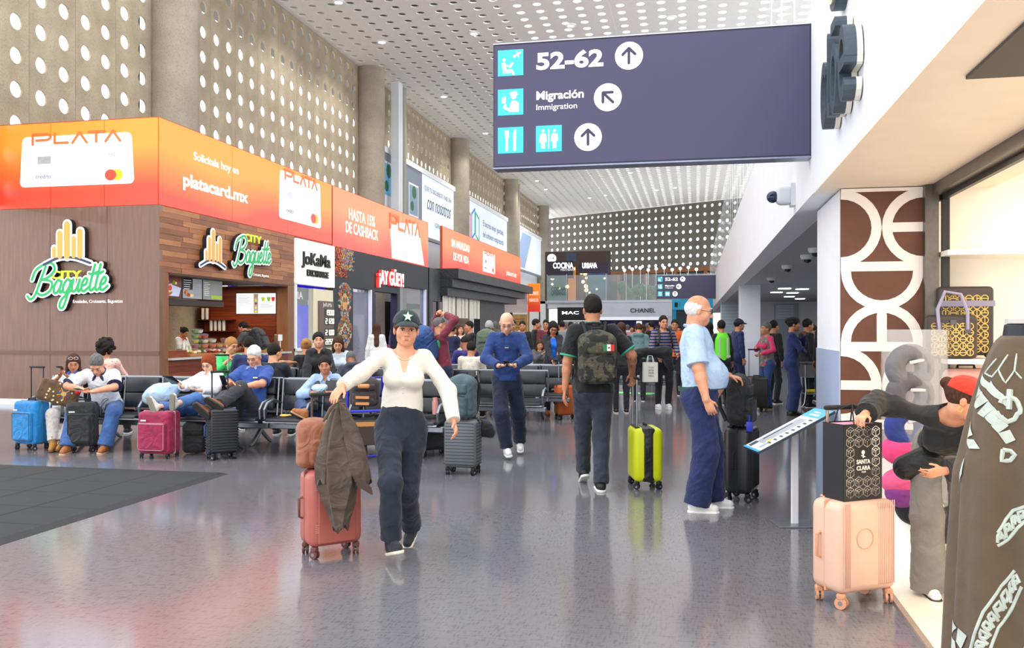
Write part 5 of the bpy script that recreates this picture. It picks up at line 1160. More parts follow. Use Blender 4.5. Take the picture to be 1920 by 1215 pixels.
        wz = bot.get('waist', .10); S.p.append(('p', np.array(tp(0, 0, wz)), np.array(T @ V(0, 0, 1)), 0, 0, None, .004, 2))
        sl = bot.get('slack', .0)
        for sd, nm in ((1, 'r'), (-1, 'l')):
            hj, kn, an = J[nm + 'l']; q = bot.get('cut', 1)
            an2 = kn.lerp(an, q) if q <= 1 else an + (an - kn).normalized() * (.015 + (q - 1) * .4)
            S.cone(hj, kn, lr[0] * s * wt + o, (lr[1] + .015 + sl) * s + br[1] * s, k=.05 * s)
            S.ell(kn, (lr[1] + .017 + sl) * s + br[1] * s, k=.006 * s)
            S.cone(kn, an2, (lr[1] + .015 + sl) * s + br[1] * s, (lr[3] + .022 + sl) * s + br[2] * s, k=.03 * s, cap=True)
        if bot.get('skirt'): pass
        S.done(bot.get('name', 'trousers'), bm_, root, vox, fold=(bot.get('fold', .004) * s, 16), seed=seed)
        if bot.get('belt'):
            e = B(); e.lathe([(1, -.018), (1.03, -.018), (1.03, .018), (1, .018)], n=28); rx, ry = (.142 * wt + .017) * s, (.142 * wt * .80 + .012) * s + belly * .6 * s
            e.v = [tuple(tp(x * rx / s, y * ry / s + belly * .35, wz - .015 + z * s)) for x, y, z in e.v]; e.done('belt', M(bot['belt'], .6, kind='fabric'), root, True)
    # ---- shoes
    if shoe and feet:
        um, sm = shoe[0], shoe[1]
        for nm in ('r', 'l'):
            an, fd, up = J[nm + 'foot']; k = (.93 if f else 1) * s
            side = fd.cross(up)
            S = SDF(); heel = an - fd * .035 * k - up * .045 * k; toe = an + fd * .135 * k - up * .052 * k
            S.cone(heel, toe, .040 * k, .034 * k, k=.02); S.cone(an - up * .01 * k, an - up * .04 * k, (.045 if not bot or bot.get('cut', 1) > .9 else .05) * k, .045 * k, k=.02); S.cone(an + up * .0, an + fd * .08 * k - up * .035 * k, .036 * k, .038 * k, k=.02)
            if len(shoe) > 2 and shoe[2] == 'boot': S.cone(an + up * .10 * k, an, .05 * k, .045 * k, k=.02)
            S.p.append(('p', np.array(an - up * .078 * k), np.array(-up), 0, 0, None, .003, 2))
            so = S.done('shoe', um, root, max(vox * .75, .007))
            S = SDF(); S.cone(heel - up * .030 * k, toe - up * .023 * k, .044 * k, .041 * k, k=.01); S.p.append(('p', np.array(an - up * .070 * k), np.array(up), 0, 0, None, .003, 2)); S.p.append(('p', np.array(an - up * .094 * k), np.array(-up), 0, 0, None, .003, 2))
            S.done('sole', sm, so, max(vox * .65, .006))
            if len(shoe) > 2 and shoe[2] == 'laces':
                e = B()
                for i in range(5):
                    c = an + fd * (.035 + .018 * i) * k + up * (.012 - .014 * i) * k; e.tube([c - side * .022 * k, c + up * .006 * k, c + side * .022 * k], .0035 * k, 5)
                e.done('laces', M('f2f0ea', .6), so)
    # ---- upper garment
    if top:
        S = SDF(); o = top.get('o', .014) * s + vox * .15; torso(S, o)
        hem = top.get('hem', -.06); sl = top.get('sl', .5); slk = top.get('slack', .006)
        if hem < -.02: S.cone(tp(0, 0, hem), tp(0, 0, .05), (.150 if f else .142) * wt * s + o + .012 * s, (.14 if f else .135) * wt * s + o, k=.04 * s, flat=(fw, .78))
        S.p.append(('p', np.array(tp(0, 0, hem)), np.array(T @ V(0, 0, -1)), 0, 0, None, .004, 2))
        for sd, nm in ((1, 'r'), (-1, 'l')):
            sh, el, wr = J[nm + 'a']
            if sl <= 0: continue
            if sl < 1:
                e1 = sh.lerp(el, min(1, sl * 1.6)); S.cone(sh, e1, (ar[0] + .012) * s * wt, (ar[1] + .020 + slk) * s * wt, k=.035 * s, cap=True)
            else:
                q = min(1, sl - 1 + .0) if sl < 2 else 1; w2 = el.lerp(wr, .45 + .5 * (sl - 1) if sl < 2 else .97)
                S.cone(sh, el, (ar[0] + .012) * s * wt, (ar[1] + .014 + slk) * s * wt, k=.035 * s); S.cone(el, w2, (ar[1] + .014 + slk) * s * wt, (ar[3] + .014 + slk) * s, k=.02 * s, cap=True)
        nk = top.get('neck', .07); S.cone(tp(0, .0, .535), tp(0, -.005, .75), nk * s, .10 * s, k=.006, op=1)
        if top.get('v'): 
            S.cone(tp(0, .10, .53), tp(0, .165, .50 - top['v']), .075 * s, .018 * s, k=.006, op=1)
        if top.get('open'):   # jacket left open in front
            S.box(tp(0, .16, .2), (top['open'] * s, .105 * s, .45 * s), .01, R=T, k=.006, op=1)
        if top.get('hood'): S.cone(tp(-.07, -.10, .50), tp(.07, -.10, .50), .05 * s, k=.03); S.cone(tp(-.09, -.04, .52), tp(-.05, .06, .50), .032 * s, k=.02); S.cone(tp(.09, -.04, .52), tp(.05, .06, .50), .032 * s, k=.02)
        S.done(top.get('name', 'shirt'), top['m'], root, vox, fold=(top.get('fold', .0045) * s, 17), seed=seed + 3)
        if top.get('collar'):
            e = B(); rr = .068; n = 15
            pts = [tp(rr * math.sin(a), -.012 + rr * 1.05 * math.cos(a), .545 - .028 * (1 + math.cos(a)) / 2) for a in [math.radians(28 + 304 * k / n) for k in range(n + 1)]]
            e.tube(pts, .013 * s, 6)
            for sd in (1, -1): q = tp(sd * .033, .062, .515); r_ = tp(sd * .065, .105, .465); e.tube([q, q.lerp(r_, .5), r_], [.016 * s, .018 * s, .006 * s], 6)
            e.done('collar', top['collar'], root, True)
        if top.get('cuffs'):
            for nm in ('r', 'l'):
                e = B(); sh, el, wr = J[nm + 'a']; c = sh.lerp(el, min(1, sl * 1.6)) - (el - sh).normalized() * .008 * s; a = (el - sh).normalized(); e.tube([c - a * .008, c + a * .008], (ar[1] + .024 + slk) * s * wt, 16); e.done('cuff_band', top['cuffs'], root, True)
        if top.get('inner'): S2 = SDF(); torso(S2, o * .30); S2.p.append(('p', np.array(tp(0, 0, max(.16, hem + .08) if not top.get('open') else -.02)), np.array(T @ V(0, 0, -1)), 0, 0, None, .004, 2)); S2.cone(tp(0, 0.03, .53), tp(0, .0, .75), .075 * s, .11 * s, k=.006, op=1); S2.done('undershirt', top['inner'], root, vox)
    return dict(root=root, tp=tp, hp=hp, J=J, T=T, H=H, s=s, MI=MI)
def phone(R, hand, col='16181c', sz=(.07, .145), off=None, name='phone', label='black phone held in hand', tilt=-.9, cat='phone'):
    """flat device held near a wrist; top-level thing"""
    sh, el, wr = R['J'][hand + 'a']; p = wr + (wr - el).normalized() * .09 if off is None else V(*off) * R['s']
    Mw = R['MI'].inverted(); o = B().rbox((0, 0, 0), (sz[0], sz[1], .009), .006, 2).done(name, M(col, .25), None, True)
    o.matrix_world = Mw @ Matrix.Translation(p) @ Matrix.Rotation(-tilt, 4, 'X'); tag(o, label, cat)
    B().box((0, 0, .0052), (sz[0] - .01, sz[1] - .014, .001)).done('screen', M('2c3440', .1, em=.2), o); return o
# ================================================================ THE CAST
F_ = lambda c, c2=None, **k: M(c, .85, kind='fabric', col2=c2, **k)
NAVYF, BLKF, JEAN, BJEAN, WHT, GRY = F_('1c2b4f'), F_('15161a', '222328'), F_('3e66a0', '2f4f84'), F_('3a4250', '2c323e'), F_('efeff0', 'dfe0e4'), F_('6a6d72')
SH_B = (M('1a1a1d', .5), M('e8e6e0', .5)); SH_BR = (M('a5683a', .55), M('c9a886', .6)); SH_W = (M('eeeeec', .5), M('f5f5f3', .5)); SH_BB = (M('17171a', .5), M('202024', .5))
# woman walking with the rust suitcase
wk = person(W(748, 6.0), 4, 'woman in a white cardigan and dark cap walking, hand on a jacket-covered suitcase', 1.73, 'f', vox=.0060, sk='l', hair=('bun', 'brown'), wt=1.02,
    pose=dict(pel=('w', 752, 797, 6.02), lean=(0, -3, 3), hipyaw=14, head=(6, 2, -3), rf=('w', 733, 1016, 5.78), lf=('w', 771, 990, 6.25), rfy=22, rfp=-16, lfy=-10, lfp=18, rh=('w', 637, 727, 5.55), rp=(.6, -.3, -1), rhd=(.35, .75, -.55), rhn=(0, -.2, -1), rcu=.25,
              lh=('w', 851, 790, 5.85), lp=(-.7, -1, .2), lcu=.4, lhn=(1, 0, 0), rk=(-.12, 1, .3), lk=(.12, 1, .2)),
    top=dict(m=M('e6e1d6', .9, kind='knit', col2='d9d3c6', scale=1.6), sl=2, hem=.075, v=.20, neck=.088, slack=.010, name='cardigan', inner=M('dfae8e', .7), fold=.004),
    bot=dict(m=F_('18202e', '232c3c'), r=(0, .004, .016), slack=.004, cut=.95, waist=.15, fold=.006), shoe=(M('1a2029', .7, kind='fabric'), M('ece4cf', .6), 'laces'), cap=('16262c', 'cap'), seed=1)
e = B(); hp = wk['hp']; star = []
for k in range(10):
    a = PI / 2 + PI * k / 5; r = .030 if k % 2 == 0 else .013; star.append((r * math.cos(a), r * math.sin(a)))
for nm, sc, y_, col in (('cap_star_edge', 1.3, .0985, '2fa05a'), ('cap_star', 1.0, .102, 'f4f4f4')):
    q = B(); O = hp(0, y_, .088); q.prism([(x * sc, y * sc) for x, y in star], O, wk['H'] @ V(1, 0, 0), wk['H'] @ V(0, -.45, 1), wk['H'] @ V(0, 1, .45), 0, .006); q.done(nm, M(col, .6), wk['root'])
q = B(); q.tube([wk['tp'](.06 * math.sin(a), .075 + .035 * math.cos(a), .50 - .05 * math.cos(a)) for a in [math.radians(-100 + 20 * k) for k in range(11)]], .0012, 5); q.done('necklace', M('8a6a3a', .3, .9), wk['root'])
q = B()
for k in range(7): q.sph(wk['tp'](0, .128 - .012 * k if k < 4 else .092, .30 - k * .035), .006, 8, 6)
q.done('buttons', M('d9d3c6', .4), wk['root'])
# bald man with hoodie
hm = person(W(950, 10.45), 0, 'bald man in a blue hoodie walking while looking at his phone', 1.74, 'm', vox=.010, sk='p', hair=None, glasses=1, wt=1.0,
    pose=dict(lean=(3, 0, 0), head=(0, 28, 0), rh=(.09, .30, 1.10), lh=(-.10, .31, 1.10), rp=(1, -.4, -.6), lp=(-1, -.4, -.6), rhd=(-.7, .5, .1), lhd=(.7, .5, .15), rhn=(0, .2, 1), lhn=(0, .2, 1), rf=('w', 950, 840, 10.3), lf=('w', 975, 828, 10.75), rfy=8, lfp=10),
    top=dict(m=F_('1f4080', '193468'), sl=2, hem=-.04, hood=1, slack=.014, name='hoodie', fold=.006), bot=dict(m=F_('1a2440', '141c33'), slack=.012, r=(0, .01, .008), fold=.007), shoe=SH_W, seed=2)
phone(hm, 'r', off=(.0, .40, 1.13), label='dark phone held by the bald man in the blue hoodie', tilt=-.5)
q = B().box(hm['tp'](0, .135, .36), (.045, .004, .008)); q.done('chest_label', M('d9d2c0', .6), hm['root'])
q = B()
for sd in (1, -1): q.tube([hm['tp'](sd * .035, .10, .47), hm['tp'](sd * .04, .135, .40), hm['tp'](sd * .038, .14, .28)], .004, 5)
q.done('drawstrings', M('16305f', .7), hm['root']); q = B().lathe([(.030, -.012), (.034, -.012), (.034, .012), (.030, .012)], n=14); sh, el, wr = hm['J']['la']; q.v = [tuple(wr.lerp(el, .06) + Vector(v)) for v in q.v]; q.done('watch', BLACK, hm['root'])
# man in black polo, from behind
bm_ = person(W(1112, 8.35), 184, 'man in a black polo seen from behind with camouflage backpack and tattooed arm', 1.84, 'm', vox=.0085, sk='m', hair=('short', 'black'), wt=1.10,
    pose=dict(lean=(1, 0, 0), head=(0, 2, 0), lf=('w', 1094, 892, 8.7), rf=('w', 1127, 902, 8.25), lfp=24, rfp=0, lh=('w', 1057, 745, 8.3), rh=('w', 1185, 700, 8.5), lp=(-1, -.2, -.2), rp=(.45, -1, -.1), rhd=(.2, .4, -.75), rcu=.9, rhn=(-.3, 0, -1), lk=(-.05, 1, .1), rk=(.05, 1, .1)),
    top=dict(m=F_('101114', '1a1b1f'), sl=.52, hem=-.08, collar=BLKF, cuffs=M('2fa58a', .6), slack=.012), bot=dict(m=F_('343b4a', '252a36'), slack=.004, r=(0, .004, .006), fold=.006, cut=1.02), shoe=(M('18181b', .5), M('f0f0ee', .5)), seed=3)
tp = bm_['tp']
q = B().tube([tp(.072 * math.sin(a), -.012 + .078 * math.cos(a), .552) for a in [math.radians(60 + 24 * k) for k in range(11)]], .004, 5); q.done('collar_piping', M('2fa58a', .6), bm_['root'])
q = B(); rr = random.Random(4); sh, el, wr = bm_['J']['ra']
for i in range(16):
    t_ = rr.random(); c = sh.lerp(el, .75 + .25 * t_) if i % 2 else el.lerp(wr, t_ * .45); ax = (el - sh).normalized(); a0 = rr.random() * 6.28; u_ = ax.orthogonal().normalized(); v_ = ax.cross(u_)
    q.tube([c + ax * (.02 * (k - 2)) + (u_ * math.cos(a0 + .35 * k) + v_ * math.sin(a0 + .35 * k)) * .0485 for k in range(5)], .0018, 4)
q.done('tattoo', M('4a3a34', .6), bm_['root'])
# old man in light blue polo
om = person(W(1312, 7.42), 78, 'white-haired old man in a light blue polo standing with hand on black luggage', 1.82, 'm', vox=.0085, sk='l', hair=('bald', 'white'), glasses=1, wt=1.22, belly=.055,
    pose=dict(lean=(-4, 0, 0), head=(4, 10, 0), rf=(.12, -.02, .085), lf=(-.10, .10, .085), rh=('w', 1327, 765, 7.10), rp=(1, -1, -.2), rcu=.4, lh=('w', 1366, 704, 7.7), lp=(-.4, -.3, -1), lhd=(.05, .9, -.25), lhn=(0, 0, -1), lcu=.6, rhd=(-.1, .4, -.9)),
    top=dict(m=F_('bcd4ee', 'a9c4e4'), sl=.56, hem=.02, collar=F_('aac4e6'), slack=.014, fold=.006), bot=dict(m=F_('1b2c5e', '14204a'), slack=.016, r=(0, .02, .03), cut=1.03, belt='1f4a44', waist=.05, fold=.007), shoe=SH_W, seed=4)
# bending woman in the shop
bw_ = person(W(1764, 5.05), -17, 'woman in a red cap and black jacket bending over in the shop entrance', 1.58, 'f', vox=.0085, sk='l', hair=('bun', 'brown'), wt=.95,
    pose=dict(pel=(-.02, -.10, .93), lean=(62, 0, 0), head=(80, 20, 0), rf=(.08, .06, .085), lf=(-.16, -.10, .085), rfy=10, rh=('w', 1622, 776, 4.80), rp=(1, -.2, .2), rcu=.8, rhn=(0, 0, -1), lh=(.06, .50, .86), lp=(-1, -.2, -.2)),
    top=dict(m=F_('1c1c1e', '2b2b2d'), sl=2, hem=.06, slack=.036, o=.028, name='jacket', fold=.011, neck=.09), bot=dict(m=F_('8b857d', '78726b'), slack=.012, r=(0, .02, .045), cut=1.07, waist=.16, fold=.008), shoe=(M('efefec', .5), M('2b2b2d', .5)), cap=('d8321c', 'cap'), seed=5)
q = B(); hp = bw_['hp']; q.tube([hp(.083, -.012 + .012 * math.cos(a), -.06 + .016 * math.sin(a)) for a in [2 * PI * k / 12 for k in range(13)]], .002, 5); q.done('hoop_earring', M('e2b84a', .3, .9), bw_['root'])
S = SDF(); S.cone(bw_['tp'](.10, .12, .06), bw_['tp'](.22, .16, .02), .085, .075, flat=((0, 1, 0), .6)); S.done('waist_bag', M('141414', .35, kind='fabric'), bw_['root'], .009)
# ---- front seat row
LG = F_('c9c2bd', 'b5aea9')
p1 = person(W(128, 11.25), 12, 'seated woman with sunglasses on her head reading a phone, embroidered bag on lap', 1.60, 'f', True, vox=.011, sk='m', hair=('long', 'brown'), glasses='head',
    pose=dict(lean=(-4, 0, 0), pel=(0, -.22, .53), head=(14, 22, 0), rh=(.06, .16, 1.02), lh=(-.04, .18, 1.0), rp=(1, -.2, -1), lp=(-1, -.2, -1), rf=(.10, .34, .09), lf=(.0, .30, .09), rhn=(0, .5, 1), lhn=(0, .5, 1), rhd=(-.3, .5, .4), lhd=(.3, .5, .4)),
    top=dict(m=F_('e9ebf0', 'd7dbe6'), sl=.5, collar=F_('2a5cb0')), bot=dict(m=LG, slack=.02, cut=.88), shoe=(M('a9763a', .7), M('6a4a2a', .7), 'boot'), seed=6)
phone(p1, 'r', off=(.02, .30, 1.13), label='black phone held by the seated woman with sunglasses on her head', tilt=-.3)
p2 = person(W(186, 11.0), 6, 'seated man in a white polo with navy collar bent over a phone', 1.74, 'm', True, vox=.010, sk='l', hair=('short', 'dgrey'), wt=1.12,
    pose=dict(lean=(34, 0, 0), pel=(0, -.30, .55), head=(4, 42, 0), rh=(.10, .26, .78), lh=(-.03, .30, .76), rp=(1, -.3, .1), lp=(-1, -.3, .1), rf=(.30, .22, .085), lf=(-.14, .20, .085), rhn=(0, .3, 1), lhn=(0, .3, 1), rhd=(-.5, .6, 0), lhd=(.6, .4, 0), rk=(.5, 1, .3), lk=(-.4, 1, .3)),
    top=dict(m=F_('f2f3f6', 'e4e7ee'), sl=.58, collar=F_('1a2450'), cuffs=F_('1a2450'), slack=.018, fold=.006), bot=dict(m=JEAN, slack=.012, r=(0, .01, .02)), shoe=SH_BR, seed=7)
phone(p2, 'r', col='5f7a66', off=(.10, .42, .80), label='greenish phone held by the man in the white polo', tilt=-.2)
p3 = person(W(372, 10.95), -18, 'seated red-haired woman in a white shirt reading, feet up on the crimson suitcase', 1.64, 'f', True, vox=.010, sk='p', hair=('bob', 'red'), glasses=1, wt=1.1,
    pose=dict(lean=(-10, 0, 0), pel=(0, -.16, .52), head=(6, 26, 0), rh=(.10, .22, .86), lh=(-.12, .18, .82), rp=(1, -.3, -.7), lp=(-1, -.3, -.7), rhn=(-.6, .2, .6), lhn=(.3, .2, .8), rhd=(-.3, .7, .3), lhd=(.5, .6, .2), rf=('w', 290, 762, 10.35), lf=('w', 330, 757, 10.35), rfd=(.25, .25, 1), lfd=(-.25, .25, 1), rfu=(0, -1, .2), lfu=(0, -1, .2), rk=(0, 0, 1), lk=(0, 0, 1)),
    top=dict(m=WHT, sl=1.6, hem=-.10, v=.1, slack=.022, collar=WHT, fold=.007), bot=dict(m=F_('4a78b8', '3a64a0'), slack=.014, cut=.80), shoe=(M('d9d6cf', .7), M('8f897c', .7)), seed=8)
bk_ = phone(p3, 'r', col='17181b', sz=(.15, .21), off=(.13, .36, .96), name='reader_tablet', label='black covered tablet read by the red-haired woman', tilt=-.55, cat='tablet')
p4 = person(W(462, 10.85), -12, 'seated grey-haired man in a royal blue polo with shoes up on the ribbed suitcase', 1.76, 'm', True, vox=.010, sk='l', hair=('short', 'white'), glasses=1, wt=1.16, belly=.02,
    pose=dict(lean=(-14, 0, 0), pel=(0, -.10, .53), head=(2, 22, 0), rh=(.10, .22, .82), lh=(-.08, .22, .82), rp=(1, -.2, -.5), lp=(-1, -.2, -.5), rhn=(0, .4, .9), lhn=(0, .4, .9), rhd=(-.5, .6, .15), lhd=(.5, .6, .15), rf=('w', 388, 772, 10.2), lf=('w', 412, 758, 10.28), rfd=(.75, .35, .85), lfd=(.85, .3, .6), rfu=(.2, -1, .3), lfu=(.2, -1, .3), rk=(0, 0, 1), lk=(0, 0, 1)),
    top=dict(m=F_('2b4f9e', '234488'), sl=.56, collar=F_('8aa0c8'), slack=.016, fold=.006), bot=dict(m=F_('33363d', '26282e'), slack=.014), shoe=(M('7a4526', .4), M('26221f', .6)), seed=9)
phone(p4, 'r', off=(.10, .36, .90), label='black phone held by the man in the royal blue polo', tilt=-1.0)
q = B().box(p4['tp'](-.085, .125, .36), (.06, .01, .018)); q.done('chest_emblem', M('e3d5a8', .6), p4['root'])
p5 = person(W(612, 11.0), 4, 'seated woman in a light blue shirt holding food wrap, one leg crossed', 1.62, 'f', True, vox=.010, sk='m', hair=('tied', 'black'), wt=1.12,
    pose=dict(lean=(20, 0, 0), pel=(0, -.12, .53), head=(2, 6, 4), rh=(.08, .22, .80), lh=(-.08, .24, .80), rp=(1, -.2, -.4), lp=(-1, -.2, -.4), rhn=(0, .4, .8), lhn=(0, .4, .8), rhd=(-.5, .6, .1), lhd=(.5, .6, .1), rf=('w', 572, 772, 10.4), rfd=(.9, .2, .5), rfu=(-.3, 0, 1), rk=(1, 1, .6), lf=(-.12, .34, .085)),
    top=dict(m=F_('a9c3e8', '97b4de'), sl=1.25, v=.08, collar=F_('b6cdf0'), slack=.022, fold=.007), bot=dict(m=F_('2a4378', '1f3564'), slack=.01, cut=.86), shoe=(M('a8683a', .6), M('c49a72', .6)), seed=10)
S = SDF(); S.ell((0, 0, 0), (.10, .06, .05), k=.02); S.ell((.06, .02, .02), (.05, .04, .03), k=.02); o = S.done('food_wrap', M('dfeaf0', .6, kind='print', col2='b8d8e0'), None, .010, fold=(.01, 60)); o.location = P3(598, 728, 10.55); tag(o, 'crumpled white food wrapper in the hands of the woman in light blue', 'wrapper')
# ---- second seats (back to back) and third rows
def sitter(px, z, face, label, hair, tcol, h=1.66, sex='m', bcol='23252c', sk='m', lean=6, head=(0, 8, 0), vox=.013, pelz=.52, tdict=None, **k):
    td = dict(m=F_(tcol) if isinstance(tcol, str) else tcol, sl=2, slack=.014); td.update(tdict or {})
    ps = dict(lean=(lean, 0, 0), pel=(0, -.1, pelz), head=head); ps.update(k.pop('pose', {}))
    return person(W(px, z), face, label, h, sex, True, vox=vox, sk=sk, hair=hair, top=td, bot=dict(m=F_(bcol)), shoe=SH_B, pose=ps, seed=int(px), **k)
sitter(203, 12.3, 185, 'curly dark-haired person in a salmon print shirt seated facing away', ('curly', 'black'), M('f08a72', .8, kind='print', col2='f8cdbd', scale=2), 1.78, 'f', lean=0, head=(0, 0, 0), pelz=.56)
sitter(515, 12.2, 178, 'short-haired boy in a black T-shirt seated facing away', ('short', 'black'), '1b222e', 1.74, lean=4, head=(-28, 4, 0), sk='l', tdict=dict(sl=.5), pelz=.53)
sitter(466, 13.4, 200, 'person in navy seated behind the grey-haired man, one arm stretched out', ('short', 'black'), '232f5e', 1.78, sk='m', head=(-25, 6, 0), tdict=dict(sl=.55), pelz=.58, pose=dict(rh=(.62, .0, .98), rp=(.3, -1, -.3)))
gp = sitter(432, 13.6, 25, 'woman in a bright green top with white glasses seated behind the front row', ('tied', 'blonde'), '3fcf6e', 1.76, 'f', sk='l', lean=6, head=(30, 14, 0), pelz=.6, tdict=dict(sl=1.2), glasses=1, pose=dict(rh=(.05, .25, 1.05), lh=(-.05, .25, 1.0)))
sitter(574, 14.0, 190, 'person with a light brown bun and black top seated facing away', ('bun', 'blonde'), '15161b', 1.72, 'f', pelz=.6, head=(0, 6, 0))
sitter(598, 13.6, 14, 'dark-haired woman in a black zip hoodie seated facing the hall', ('tied', 'black'), '191a1f', 1.80, 'f', sk='l', lean=2, head=(0, 0, 3), pelz=.64, vox=.012, tdict=dict(hood=1, slack=.02, inner=F_('c9c2a0'), v=.12))
sitter(634, 14.6, 8, 'long-haired woman in a pale top looking down, seated far behind', ('long', 'brown'), 'cfdbe8', 1.76, 'f', sk='l', lean=8, head=(0, 22, 0), pelz=.62)
sitter(662, 13.2, 200, 'person in a dark grey hooded coat seated facing away, head low', ('buzz', 'dgrey'), '3d4350', 1.62, lean=26, head=(0, 30, 0), pelz=.56, sk='d', tdict=dict(hood=1, slack=.03))
# ---- kiosk
person((SX - 1.05, hitX(335, 640, SX - 1.05)[0], 0), 70, 'kiosk worker with dark bun in an orange and white uniform behind the counter', 1.58, 'f', vox=.014, sk='m', hair=('bun', 'black'), pose=dict(lean=(12, 0, 0), head=(0, 25, 0), rh=(.15, .35, .98), lh=(-.15, .35, .98)), top=dict(m=F_('f0ece6'), sl=.6, collar=F_('e0582a')), bot=dict(m=BLKF), shoe=SH_BB)
e = person((SX + .45, hitX(462, 640, SX + .3)[0], 0), 262, 'customer with hair tied back and grey T-shirt leaning on the kiosk counter', 1.72, 'm', vox=.012, sk='m', hair=('tied', 'black'), pose=dict(lean=(20, 0, 0), head=(0, 12, 0), rh=(.16, .46, 1.05), lh=(-.10, .50, 1.06), rp=(1, -.4, -.6), lp=(-1, -.4, -.6)), top=dict(m=F_('4e5154'), sl=.5), bot=dict(m=BLKF), shoe=SH_B, glasses=1); cust = e
# ---- standing crowd
def stander(px, z, face, label, hair, tcol, h=1.7, sex='m', bcol='20222a', sk='m', vox=.014, tdict=None, shoe=SH_B, bot=None, **k):
    td = dict(m=F_(tcol) if isinstance(tcol, str) else tcol, sl=2); td.update(tdict or {})
    return person(W(px, z), face, label, h, sex, vox=vox, sk=sk, hair=hair, top=td, bot=bot or dict(m=F_(bcol)), shoe=shoe, seed=int(px), **k)
mar = stander(832, 13.2, 120, 'man in a maroon shirt with both arms raised putting on a blue backpack', ('buzz', 'dgrey'), '7c2a3c', 1.70, sk='l', bcol='1b2440', vox=.012, wt=1.0, pose=dict(lean=(-8, 0, 0), rh=(.02, .02, 1.78), lh=(-.10, -.05, 1.80), rp=(1, .5, .2), lp=(-1, .4, .2), head=(-10, -2, 0), rsh=(0, 0, .05), lsh=(0, 0, .05), rcu=1.2, lcu=1.2), tdict=dict(hem=-.10, slack=.012))
stander(706, 19, 190, 'woman in a white blouse with long hair behind the capped woman', ('long', 'brown'), 'e3e2de', 1.64, 'f', sk='l')
stander(786, 16.5, 300, 'dark-haired woman in a black sweater looking left near the store window', ('tied', 'black'), '16181c', 1.62, 'f', sk='l', head=None) if False else stander(786, 16.5, 300, 'dark-haired woman in a black sweater looking left near the store window', ('tied', 'black'), '16181c', 1.62, 'f', sk='l')
stander(846, 17.5, 150, 'person in a navy dress with arm stretched out beyond the maroon shirt man', ('tied', 'black'), '1c2446', 1.62, 'f', pose=dict(rh=(.5, .25, 1.0), rp=(0, -1, 0)))
stander(862, 21, 20, 'long-haired woman in a cream blouse facing the hall by the canopy', ('long', 'brown'), 'e6dccb', 1.62, 'f', sk='l')
stander(882, 19.5, 290, 'waiter in a black T-shirt holding something out near the curtains', ('short', 'black'), '1a1b1f', 1.68, sk='m', tdict=dict(sl=.5), pose=dict(rh=(.1, .4, 1.05), lh=(-.1, .42, 1.1)))
sitter(872, 15.5, 200, 'person in a violet-blue shirt seated with a low head near the canopy', ('buzz', 'black'), '33307a', 1.74, sk='d', head=(0, 25, 0), pelz=.62, vox=.014)
sitter(884, 14.8, 170, 'dark-haired person in a cream T-shirt seated facing away near the canopy', ('short', 'black'), 'e6dfcd', 1.66, tdict=dict(sl=.5), pelz=.58, vox=.014)
gj = stander(917, 16.2, 170, 'grey-haired woman in jeans seen from behind wearing an olive backpack', ('short', 'grey'), '5a6a52', 1.66, 'f', bot=dict(m=F_('6f9ad0', '5a86c0')), shoe=(M('8a4a2a', .5), M('5a3020', .6)), vox=.013)
stander(962, 22, 5, 'dark-haired man in a cream shirt half hidden by the bald man', ('short', 'black'), 'dfd0b8', 1.72)
stander(980, 21.5, 352, 'man in a black polo with short hair standing by the bamboo screen', ('short', 'black'), '17181b', 1.70, glasses=None)
stander(1003, 23, 95, 'person in dark clothes standing sideways by the bamboo post', ('short', 'black'), '14161c', 1.76)
stander(1024, 22.5, 350, 'man in a dark red T-shirt wearing sunglasses at mid distance', ('short', 'black'), '6d1f2a', 1.74, tdict=dict(sl=.5), pose=dict(rh=(.1, .3, 1.05), lh=(-.1, .3, 1.0)))
ss = person(W(1012, 20.6), 12, 'seated long-haired woman in a grey top holding a phone at mid distance', 1.66, 'f', True, vox=.014, sk='l', hair=('long', 'brown'), top=dict(m=F_('5a5a5e'), sl=2), bot=dict(m=BLKF), shoe=SH_B, pose=dict(rh=(.0, .3, .98), lean=(4, 0, 0), pel=(0, -.1, .55), head=(0, 15, 0)))
bz = stander(1036, 15.5, 8, 'woman in a dark blazer and bright blue top looking down at a phone', ('long', 'black'), '24262e', 1.67, 'f', sk='m', vox=.011, glasses=1, tdict=dict(open=.05, hem=-.10, inner=F_('1f6fe0'), name='blazer'), shoe=(M('a8612a', .5), M('5a3418', .6)), pose=dict(head=(0, 26, 0), lh=(-.02, .30, 1.02), lp=(-1, -.3, -.5), rh=(.06, .30, 1.0), lean=(0, 0, 0)))
phone(bz, 'l', col='2a6a9a', sz=(.09, .15), off=(.02, .40, 1.02), label='blue-edged phone held by the woman in the dark blazer', tilt=-.3)
stander(1054, 24, 200, 'man in a grey shirt with backpack walking away at mid distance', ('short', 'black'), '8a8f94', 1.72)
stander(1070, 25, 170, 'person in white and red seen from behind near the cosmetics shop', ('short', 'black'), 'e8e8ea', 1.70)
stander(1165, 15.8, 182, 'long-haired woman in black walking away beside the man in black', ('long', 'brown'), '15161a', 1.64, 'f', vox=.013)
stander(1197, 18.4, 170, 'person in a grey-green hoodie seen from behind in the crowd', ('short', 'brown'), '5f7f80', 1.66, vox=.013, tdict=dict(hood=1, slack=.03), pose=dict(lean=(16, 0, 0), head=(0, 20, 0)))
